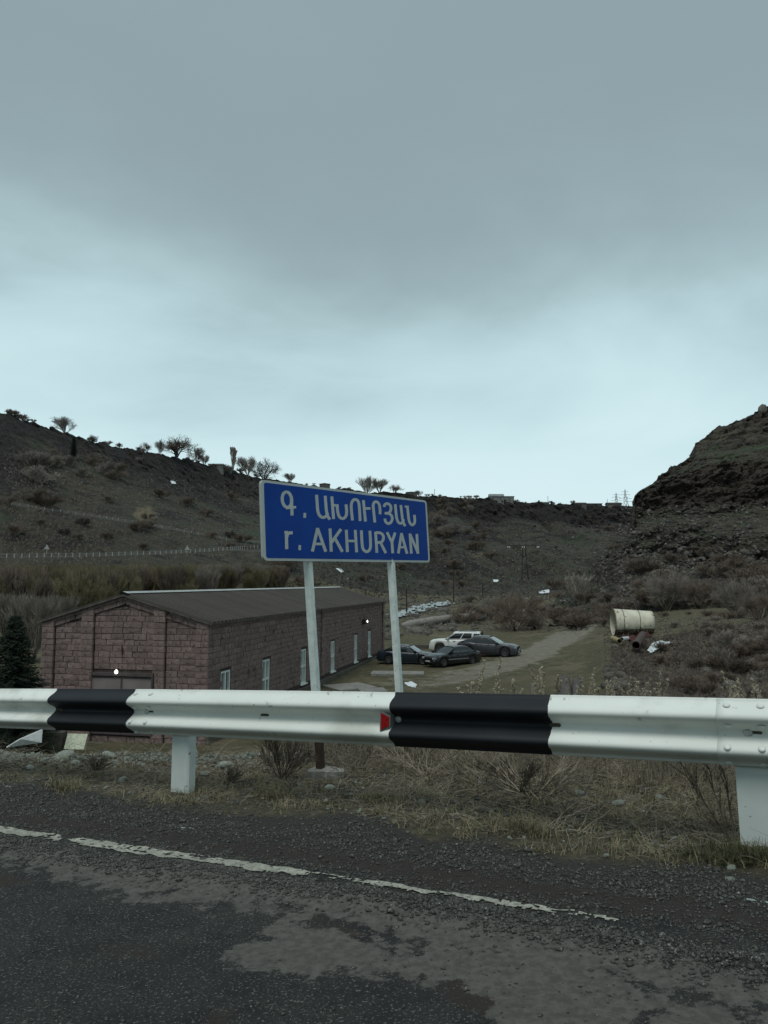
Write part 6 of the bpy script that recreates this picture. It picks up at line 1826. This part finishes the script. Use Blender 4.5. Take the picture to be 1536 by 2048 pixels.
def d_shoulder(T, N, px, py):
    ye_ = np.interp(px, [e[0] for e in edge], [e[1] for e in edge]); nz_ = fbm(V3(T * 2.2, N * 2.2, 0), 3, 301)
    a = np.clip((py - ye_) / 30 + .7 + nz_ * 1.2, 0, 1) * (1 - .85 * np.exp(-((N - 3.22) / .10) ** 2)) * (.85 + .4 * nz_)
    return np.where(N > 3.05, a, 0)
T0, N0 = pick(120000, -2, 8.5, 3.05, 4.6, d_shoulder)
stones('shoulder_gravel', T0, N0, g_.lognormal(math.log(.0056), .42, len(T0)), M['stone_chip'], 'grey gravel along the road shoulder', seed=2)
def d_windrow(T, N, px, py): return np.clip(np.exp(-((N - win_c(T)) / .095) ** 2) * 1.4 * (.8 + .9 * fbm(V3(T * 2, N * 5, 0), 3, 303)) , 0, 1)
T0, N0 = pick(60000, -2, 8.0, 2.4, 3.04, d_windrow)
stones('swept_gravel', T0, N0, g_.lognormal(math.log(.0062), .42, len(T0)), M['stone_chip'], 'swept line of gravel beside the white edge line', seed=3)
def d_road(T, N, px, py): return np.clip(.30 + .8 * fbm(V3(T * 1.2, N * 1.2, 0), 3, 305), 0, 1) * np.clip((N + .5) / 1.2, .3, 1)
T0, N0 = pick(26000, -1.5, 7.0, .0, 2.6, d_road)
stones('road_grit', T0, N0, g_.lognormal(math.log(.0030), .5, len(T0)), M['stone_chip'], 'loose grit lying on the asphalt', seed=4)
def d_far(T, N, px, py): return np.clip(.35 + fbm(V3(T * 1.5, N * 1.5, 0), 3, 307), 0, 1)
T0, N0 = pick(9000, -2, 9, 3.8, 6.2, d_far)
stones('pale_chips', T0, N0, g_.lognormal(math.log(.0075), .5, len(T0)), M['pale_rock'], 'pale stone chips and bits of litter over the verge', seed=15, flat=.5)
T0, N0 = pick(14000, -2, 9, 4.0, 6.2, d_far)
stones('verge_gravel', T0, N0, g_.lognormal(math.log(.010), .45, len(T0)), M['stone_chip'], 'small stones strewn over the verge', seed=5)
def d_crest(T, N, px, py): return np.clip(np.exp(-((N - crest_n(T) + .05) / .22) ** 2) * np.clip((T - 2.2) / 1.5, 0, 1) * 1.2, 0, 1)
T0, N0 = pick(16000, 2, 11, 4.3, 5.9, d_crest)
stones('rubble', T0, N0, g_.lognormal(math.log(.014), .45, len(T0)), M['pale_rock'], 'pale crushed rubble along the verge edge', seed=6, flat=.7)

# ------------------------------------------------------------------ grass and dead stems
def blades(name, T0, N0, hgt, mat, label, lean=.8, wid=.0028, seed=1, nseg=3, curl=1.0):
    g = np.random.default_rng(seed); m_ = len(T0); X, Y = xy(T0, N0); Z = z_near(T0, N0)
    a = g.uniform(0, 6.28, m_); ln = g.uniform(.1, 1, m_) * lean; w = wid * g.uniform(.6, 1.4, m_)
    dx, dy = np.cos(a), np.sin(a); px_, py_2 = -dy, dx; rows = []
    for i in range(nseg + 1):
        f = i / nseg; out = hgt * ln * (f ** (1 + .6 * curl)); up = hgt * (f * np.sqrt(np.clip(1 - (ln * .55) ** 2, .05, 1)) - curl * .35 * ln * f * f)
        ww = w * (1 - .85 * f)
        cx_, cy_, cz_ = X + dx * out, Y + dy * out, Z + up
        rows.append(V3(cx_ - px_ * ww, cy_ - py_2 * ww, cz_)); rows.append(V3(cx_ + px_ * ww, cy_ + py_2 * ww, cz_))
    Vv = np.stack(rows, 1); k = (nseg + 1) * 2
    f = np.array([[2 * i, 2 * i + 1, 2 * i + 3, 2 * i + 2] for i in range(nseg)])
    o = obj(name, mesh_np(name, Vv.reshape(-1, 3), ((np.arange(m_) * k)[:, None, None] + f[None]).reshape(-1, 4)), mat); tag(o, label, 'grass', kind='stuff'); return o
def clump(nc_, per, t0, t1, n0, n1, dens, rad):
    T1, N1 = pick(nc_, t0, t1, n0, n1, dens); T1 = np.repeat(T1, per); N1 = np.repeat(N1, per)
    return T1 + g_.normal(0, rad, len(T1)), N1 + g_.normal(0, rad, len(N1))
def d_grass(T, N, px, py):
    ye_ = np.interp(px, [e[0] for e in edge], [e[1] for e in edge])
    return np.clip((ye_ - py) / 35 + .25 + .9 * fbm(V3(T * 1.6, N * 1.6, 0), 3, 311), 0, 1) * (.45 + .55 * (T < 3.8))
T0, N0 = clump(3800, 12, -2, 9, 3.7, 6.4, d_grass, .03)
blades('dry_grass', T0, N0, g_.uniform(.02, .085, len(T0)), M['grass_dry'], 'short dead grass tufts on the verge', 1.7, .0022, 11)
T0, N0 = clump(600, 12, -2, 9, 3.8, 6.0, d_grass, .02)
blades('green_grass', T0, N0, g_.uniform(.02, .06, len(T0)), M['grass_green'], 'olive moss and short green grass between the dead stems', 1.1, .0022, 12)
# greener tufts by the right post and a pale one on the left
x, y, z = near_hit(1490, 1722); tq, nq = tn(x, y)
T0 = tq + g_.normal(0, .14, 1100); N0 = nq + g_.normal(0, .05, 1100)
blades('grass_tuft', T0, N0, g_.uniform(.04, .10, len(T0)), M['grass_green'], 'olive grass tuft at the foot of the right rail post', 1.3, .002, 13)
for i, (px, py, lb) in enumerate(((125, 1582, 'tan grass tuft at the gravel edge, left'), (545, 1600, 'tan grass tuft below the left sign post'), (760, 1605, 'tan grass tuft at the gravel edge, middle'), (1060, 1670, 'tan grass tuft at the gravel edge, right of middle'))):
    x, y, z = near_hit(px, py); tq, nq = tn(x, y)
    blades('grass_tuft', tq + g_.normal(0, .07, 260), nq + g_.normal(0, .03, 260), g_.uniform(.05, .13, 260), M['grass_dry'], lb, 1.1, .002, 14 + i)
def stems(name, T0, N0, ln, mat, label, up=.5, rad=.0016, seed=1, segs_=5, droop=.9, kind='stuff'):
    g = np.random.default_rng(seed); X, Y = xy(T0, N0); p = V3(X, Y, z_near(T0, N0)); m_ = len(T0)
    a = g.uniform(0, 6.28, m_); el_ = np.clip(g.normal(up, .25, m_), .05, 1.5)
    d = V3(np.cos(a) * np.cos(el_), np.sin(a) * np.cos(el_), np.sin(el_)); A, B, r1, r2 = [], [], [], []
    for i in range(segs_):
        q_ = p + d * (ln / segs_)[:, None]; A.append(p); B.append(q_); r_0 = rad * (1 - .6 * i / segs_); r1.append(np.full(m_, r_0)); r2.append(np.full(m_, r_0 - rad * .6 / segs_))
        p = q_; d = d + V3(0, 0, -1) * droop / segs_ + g.normal(0, .16, (m_, 3)); d /= np.linalg.norm(d, axis=1, keepdims=True)
    o = obj(name, segs_mesh(name, np.concatenate(A), np.concatenate(B), np.concatenate(r1), np.concatenate(r2), 3), mat); tag(o, label, 'dead stems', kind=kind); return o
def d_stem(T, N, px, py):
    c = crest_n(T); return np.clip(np.exp(-((N - c + .2) / .50) ** 2) * (1.0 * (T < 3.9) + .30 * (T >= 3.9)) + .06 + .5 * fbm(V3(T * 1.3, N * 1.3, 0), 2, 315), 0, 1)
T0, N0 = clump(950, 9, -2.2, 8, 4.0, 6.6, d_stem, .05)
stems('dead_stems', T0, N0, g_.uniform(.15, .55, len(T0)), M['straw'], 'tangled straw-coloured dead stems behind the rail', .38, .0019, 31)
T0, N0 = clump(3000, 8, -2.2, 8, 3.85, 6.2, lambda T, N, a, b: d_grass(T, N, a, b) * .8, .06)
stems('thatch', T0, N0, g_.uniform(.05, .24, len(T0)), M['straw'], 'pale flattened straw lying on the verge', .12, .0014, 35, droop=.5, segs_=3)
T0, N0 = clump(300, 9, -2.2, 8, 4.2, 6.8, d_stem, .05)
stems('dead_stems', T0, N0, g_.uniform(.12, .4, len(T0)), M['twig'], 'dark dead stems mixed into the dry weeds', .7, .0019, 32)
T0, N0 = clump(300, 14, -2.1, 3.0, 5.0, 6.9, lambda T, N, a, b: .9 + 0 * T, .08)
stems('upright_weeds', T0, N0, g_.uniform(.18, .42, len(T0)), M['straw'], 'upright dry weeds under the black band of the rail', 1.25, .0020, 33, droop=.25)
T0, N0 = clump(60, 12, 2.6, 3.6, 5.2, 6.2, lambda T, N, a, b: .9 + 0 * T, .07)
stems('upright_weeds', T0, N0, g_.uniform(.2, .45, len(T0)), M['twig'], 'brown brush left of the left sign post', 1.0, .0022, 34, droop=.4)

# individual dead bushes near the rail
def twig_bush(px, py, h, mat, label, seed, stems_=7, spread=.5, sp2=.9, lv=3, r0=.006, wid=1.0):
    x, y, z = near_hit(px, py)
    A, B, ra_, rb2, LV = grow(seed, h, r0, levels=lv, kids=3, spread=spread, up=.08, stems=stems_, stem_spread=sp2, shrink=.62, jit=.3, minr=.0011, first=.1, width=wid)
    o = obj('dead_bush', segs_mesh('dead_bush', A, B, ra_, rb2, 4), M[mat], loc=(x, y, z)); tag(o, label, 'bush'); return o
bx_, by_, bz_ = near_hit(1470, 1694); A, B, ra_, rb2 = [], [], [], []; r_ = random.Random(44)
def _tw(p, q_, r0, lv):
    p, q_ = Vector(p), Vector(q_); n_ = 4; prev = p; d_ = (q_ - p)
    for i in range(1, n_ + 1):
        c = p + d_ * (i / n_) + Vector((r_.uniform(-1, 1), r_.uniform(-1, 1), r_.uniform(-1, 1))) * d_.length * .035
        A.append(tuple(prev)); B.append(tuple(c)); ra_.append(r0 * (1.1 - .6 * (i - 1) / n_)); rb2.append(r0 * (1.1 - .6 * i / n_))
        if lv < 2:
            for k in range(2): _tw(c, c + (d_.normalized() + Vector((r_.uniform(-.7, .5), r_.uniform(-.5, .5), r_.uniform(-.2, .6)))).normalized() * d_.length * r_.uniform(.2, .42), r0 * .5, lv + 1)
        prev = c
for (tx_, ty_) in ((1375, 1548), (1392, 1572), (1420, 1540), (1450, 1560)):
    q_ = P(tx_, ty_, by_ + .12); _tw((0, 0, -.02), (q_[0] - bx_, q_[1] - by_, q_[2] - bz_), .0042, 0)
tag(obj('dead_bush', segs_mesh('dead_bush', A, B, ra_, rb2, 4), M['twig'], loc=(bx_, by_, bz_)), 'dark twiggy dead bush leaning away from the right rail post', 'bush')
twig_bush(1070, 1600, .36, 'straw', 'pale spiky dead bush under the end of the black band', 72, 9, .35, 1.7, 2, .004, 1.4)
twig_bush(1040, 1592, .26, 'twig', 'dark low twigs beside the pale spiky bush', 77, 6, .4, 1.4, 3, .004, 1.3)
twig_bush(565, 1560, .36, 'twig', 'brown bushy dead weed left of the left sign post', 73, 12, .4, .9, 3, .004)
twig_bush(700, 1545, .24, 'straw', 'flattened straw bush right of the left sign post', 74, 12, .4, 2.2, 2, .0035, 1.5)
twig_bush(850, 1550, .28, 'straw', 'flattened straw bush below the start of the black band', 75, 14, .4, 2.0, 2, .0035, 1.6)
twig_bush(960, 1565, .30, 'straw', 'arching straw bush under the middle of the black band', 76, 14, .4, 1.6, 2, .0035, 1.4)
twig_bush(190, 1545, .16, 'twig', 'small dark tuft of twigs on the verge, far left', 78, 14, .5, 1.3, 2, .003)
twig_bush(450, 1575, .15, 'twig', 'small tangle of twigs right of the middle rail post', 79, 12, .5, 1.5, 2, .003, 1.3)
twig_bush(1340, 1560, .30, 'straw', 'curly pale dead stems left of the right rail post', 80, 10, .5, .8, 2, .0035)

# tall dry weeds with feathery seed heads at the top of the bank
weed_pr = []
for k in range(6):
    r_ = random.Random(900 + k); A, B, ra_, rb2 = [], [], [], []; SA, SB, sr, sr2 = [], [], [], []
    p = Vector((0, 0, 0)); d = Vector((r_.uniform(-.12, .12), r_.uniform(-.12, .12), 1)).normalized()
    for i in range(10):
        q_ = p + d * .1; A.append(tuple(p)); B.append(tuple(q_)); ra_.append(.0045 - i * .0003); rb2.append(.0042 - i * .0003)
        if i >= 5:
            for j in range(7):
                a = r_.uniform(0, 6.28); g0 = p + (q_ - p) * r_.random(); L_ = .085 * (1.15 - (i - 5) / 6) * r_.uniform(.5, 1.2)
                e = g0 + Vector((math.cos(a) * .42, math.sin(a) * .42, 1)).normalized() * L_
                A.append(tuple(g0)); B.append(tuple(e)); ra_.append(.0018); rb2.append(.0012)
                for m_ in range(9):
                    h0 = g0 + (e - g0) * r_.uniform(.2, 1); v_ = Vector((r_.uniform(-1, 1), r_.uniform(-1, 1), r_.uniform(-.2, 1))) * .016
                    SA.append(tuple(h0)); SB.append(tuple(h0 + v_)); sr.append(.0070); sr2.append(.0028)
        p = q_; d = (d + Vector((r_.uniform(-.08, .08), r_.uniform(-.08, .08), 0))).normalized()
    st_ = segs_mesh('stem', A, B, ra_, rb2, 4); st_.materials.append(M['straw']); sd_ = segs_mesh('seed_head', SA, SB, sr, sr2, 3); sd_.materials.append(M['seed']); weed_pr.append((st_, sd_))
WEEDS = [(942, 1322), (985, 1318), (1003, 1352), (1012, 1368), (1040, 1352), (1062, 1345), (1078, 1328), (1086, 1340), (1098, 1356), (1112, 1338), (1158, 1336), (1165, 1352), (1172, 1358), (1190, 1356),
         (1207, 1372), (1232, 1358), (1240, 1366), (1252, 1364), (1262, 1362), (1304, 1338), (1309, 1352), (1326, 1368), (1436, 1380), (1445, 1386), (1474, 1344), (1482, 1362), (1492, 1370), (1506, 1368), (1515, 1384), (815, 1372), (1138, 1374)]
_wr = random.Random(17)
WEEDS += [(_wr.uniform(1140, 1290), _wr.uniform(1350, 1380)) for k in range(14)] + [(_wr.uniform(930, 1120), _wr.uniform(1345, 1378)) for k in range(8)] + [(_wr.uniform(1425, 1530), _wr.uniform(1352, 1388)) for k in range(7)]
for i, (px, py) in enumerate(WEEDS):
    tq = rail_t(px) * 1.42; nq = 6.05 + random.uniform(-.25, .45)
    u = (px - 768) / FP / 1.004; Yq = nq / (NX * u + NY); Xq = u * Yq; tq, nq = tn(Xq, Yq); zq = float(z_near(tq, nq))
    h = float(P(px, py, Yq)[2]) - zq
    wl = 'just above the rail' if h < .55 else 'rising well above the rail'
    near_ = min(((955, 'below the black sedan'), (1000, 'below the grey crossover'), (1060, 'beside the broken stake'), (1100, 'left of the grey concrete pipes'), (1165, 'right of the grey concrete pipes'), (1205, 'below the dark boulders'), (1250, 'below the steel tank'), (1306, 'right below the brown pipe'),
                 (1440, 'near the rail seam'), (1480, 'above the right rail post'), (1512, 'at the right edge of the photo'), (815, 'beside the right sign post')), key=lambda q_: abs(q_[0] - px))[1]
    w = thing('dry_weed', '%s dry weed with seed head %s' % ('tall' if h > .55 else 'short', near_), 'weed', (Xq, Yq, zq), random.uniform(0, 6), 'tall dry weeds behind the rail')
    sc_w = h
    w.scale = (sc_w * 1.0, sc_w * 1.0, sc_w)
    for nm, m_ in zip(('stem', 'seed_head'), weed_pr[i % 6]):
        o = bpy.data.objects.new(nm, m_); COL.objects.link(o); o.parent = w

# ------------------------------------------------------------------ rubble and litter along the verge
BIG = [(48, 1508, 34, 'broad greenish rock at the far left of the rubble'), (104, 1506, 22, 'dark-sided rock among the rubble on the left'), (128, 1516, 32, 'flat greenish rock left of the row of rubble'), (150, 1527, 15, 'small pale rock under the flat greenish one'), (88, 1522, 14, 'round grey stone on the left of the rubble'),
       (218, 1514, 26, 'lumpy grey rock under the barn door'), (165, 1510, 22, 'pale rock between the lumpy rock and the flat one'), (255, 1520, 16, 'pale stone right of the lumpy rock'), (425, 1534, 12, 'pale stone on the crest right of the middle post'), (450, 1536, 30, 'flat greenish rock right of the middle rail post'), (452, 1547, 12, 'small green stone under the flat rock'),
       (388, 1538, 18, 'pale stone touching the middle rail post'), (410, 1550, 20, 'pale flat stone near the foot of the middle post'), (60, 1537, 16, 'pale flat stone at the far left below the rubble'), (245, 1562, 18, 'pale flat stone on the verge left of the middle post'), (212, 1578, 12, 'little white stone at the gravel edge, left'),
       (660, 1578, 18, 'pale rock just below the concrete footing'), (600, 1572, 13, 'pale stone left of the concrete footing'), (700, 1592, 12, 'small pale stone right of the footing'), (845, 1610, 22, 'flat cracked pale rock below the black band'), (1237, 1612, 22, 'rounded pale rock under the right white stretch of rail'), (1160, 1590, 20, 'pale crumpled rock in the weeds'), (1320, 1600, 22, 'pale rock in the weeds left of the right post'),
       (1310, 1663, 14, 'pale slab-like stone on the grass left of the right post'), (1020, 1678, 10, 'small white stone at the gravel edge'), (1048, 1677, 10, 'small white stone right beside its twin'), (1213, 1715, 13, 'pale angular stone on the gravel'), (1462, 1738, 16, 'pale flat stone on the gravel under the right post'), (1487, 1764, 8, 'bright white chip on the gravel at the right'), (1460, 1762, 16, 'grey-white stone right of the pale angular one'),
       (880, 1590, 12, 'small pale stone below the black band'), (1060, 1540, 18, 'grey rock in the weeds under the black band'), (985, 1625, 10, 'small flat stone on the grass, middle'), (1130, 1650, 12, 'half-buried pale stone right of middle'), (810, 1510, 16, 'pale rubble chunk at the foot of the right sign post')]
for i, (px, py, w, lb) in enumerate(BIG):
    x, y, z = near_hit(px, py); s_ = w / FP * y / 2 * 1.15
    rock('stone', pale_rocks[i % 6], (x, y, z + s_ * .18), s_, lb, None, 'stone')
for k in range(70):
    px = random.uniform(0, 530); py = 1499 + px * .055 + abs(random.gauss(0, 14)); x, y, z = near_hit(px, py); s_ = random.uniform(3, 8) / FP * y
    rock('stone', pale_rocks[k % 6], (x, y, z + s_ * .2), s_, 'small pale stone in the rubble along the verge edge', 'small pale rubble stones', 'stone')
for k in range(40):
    px = random.uniform(560, 1500); py = random.uniform(1580, 1660) + (px - 560) * .03; x, y, z = near_hit(px, py); s_ = random.uniform(1.6, 4.0) / FP * y
    rock('stone', pale_rocks[k % 6], (x, y, z + s_ * .2), s_, 'small pale stone scattered on the grass verge', 'small stones on the grass', 'stone')
# concrete footing of the left sign post
ft = MB(); r_ = random.Random(4); fx0, fy0, fz0 = foot; ang = [k * 2 * math.pi / 12 for k in range(12)]
lo = [(math.cos(a) * .155 * r_.uniform(.85, 1.15), math.sin(a) * .10 * r_.uniform(.85, 1.15), -.1) for a in ang]; hi = [(x * .93, y * .93, .045 + r_.uniform(-.01, .01)) for x, y, z in lo]
ft.add(lo + hi + [(0, 0, .055)], [(k, (k + 1) % 12, 12 + (k + 1) % 12, 12 + k) for k in range(12)] + [(12 + k, 12 + (k + 1) % 12, 24) for k in range(12)])
o = obj('footing', ft, M['concrete'], sign); o.location = (.02, -.01, 0)
# white litter and boards by the building
def board(nm, p4, th, mat, label, cat):
    """quad board through four world points (bottom-left, bottom-right, top-right, top-left)"""
    p4 = [Vector(p) for p in p4]; n_ = (p4[1] - p4[0]).cross(p4[3] - p4[0]).normalized() * th
    mb = MB(); mb.hexa([p4[0], p4[1], p4[1] + n_, p4[0] + n_, p4[3], p4[2], p4[2] + n_, p4[3] + n_]); return tag(obj(nm, mb, M[mat]), label, cat)
Yb = 27.0
board('white_board', [P(12, 1494, Yb), P(82, 1484, Yb + 1), P(84, 1458, Yb + 1.3), P(40, 1477, Yb + .3)], .05, 'white_flat', 'white board propped on the ground at the far left under the rail', 'board')
Yb = 30.0
cp = board('cream_panel', [P(128, 1500, Yb), P(168, 1500, Yb), P(176, 1469, Yb + .5), P(136, 1468, Yb + .5)], .04, 'cream_panel', 'cream sheet panel leaning against the building plinth', 'panel')
x, y, z = P(108, 1475, 30.5); mb = MB(); mb.box(x - .55, x + .40, y - .2, y + .3, z - 1.2, z + .22); tag(obj('concrete_block', mb, M['plinth']), 'grey concrete block between the white board and the cream panel', 'block')
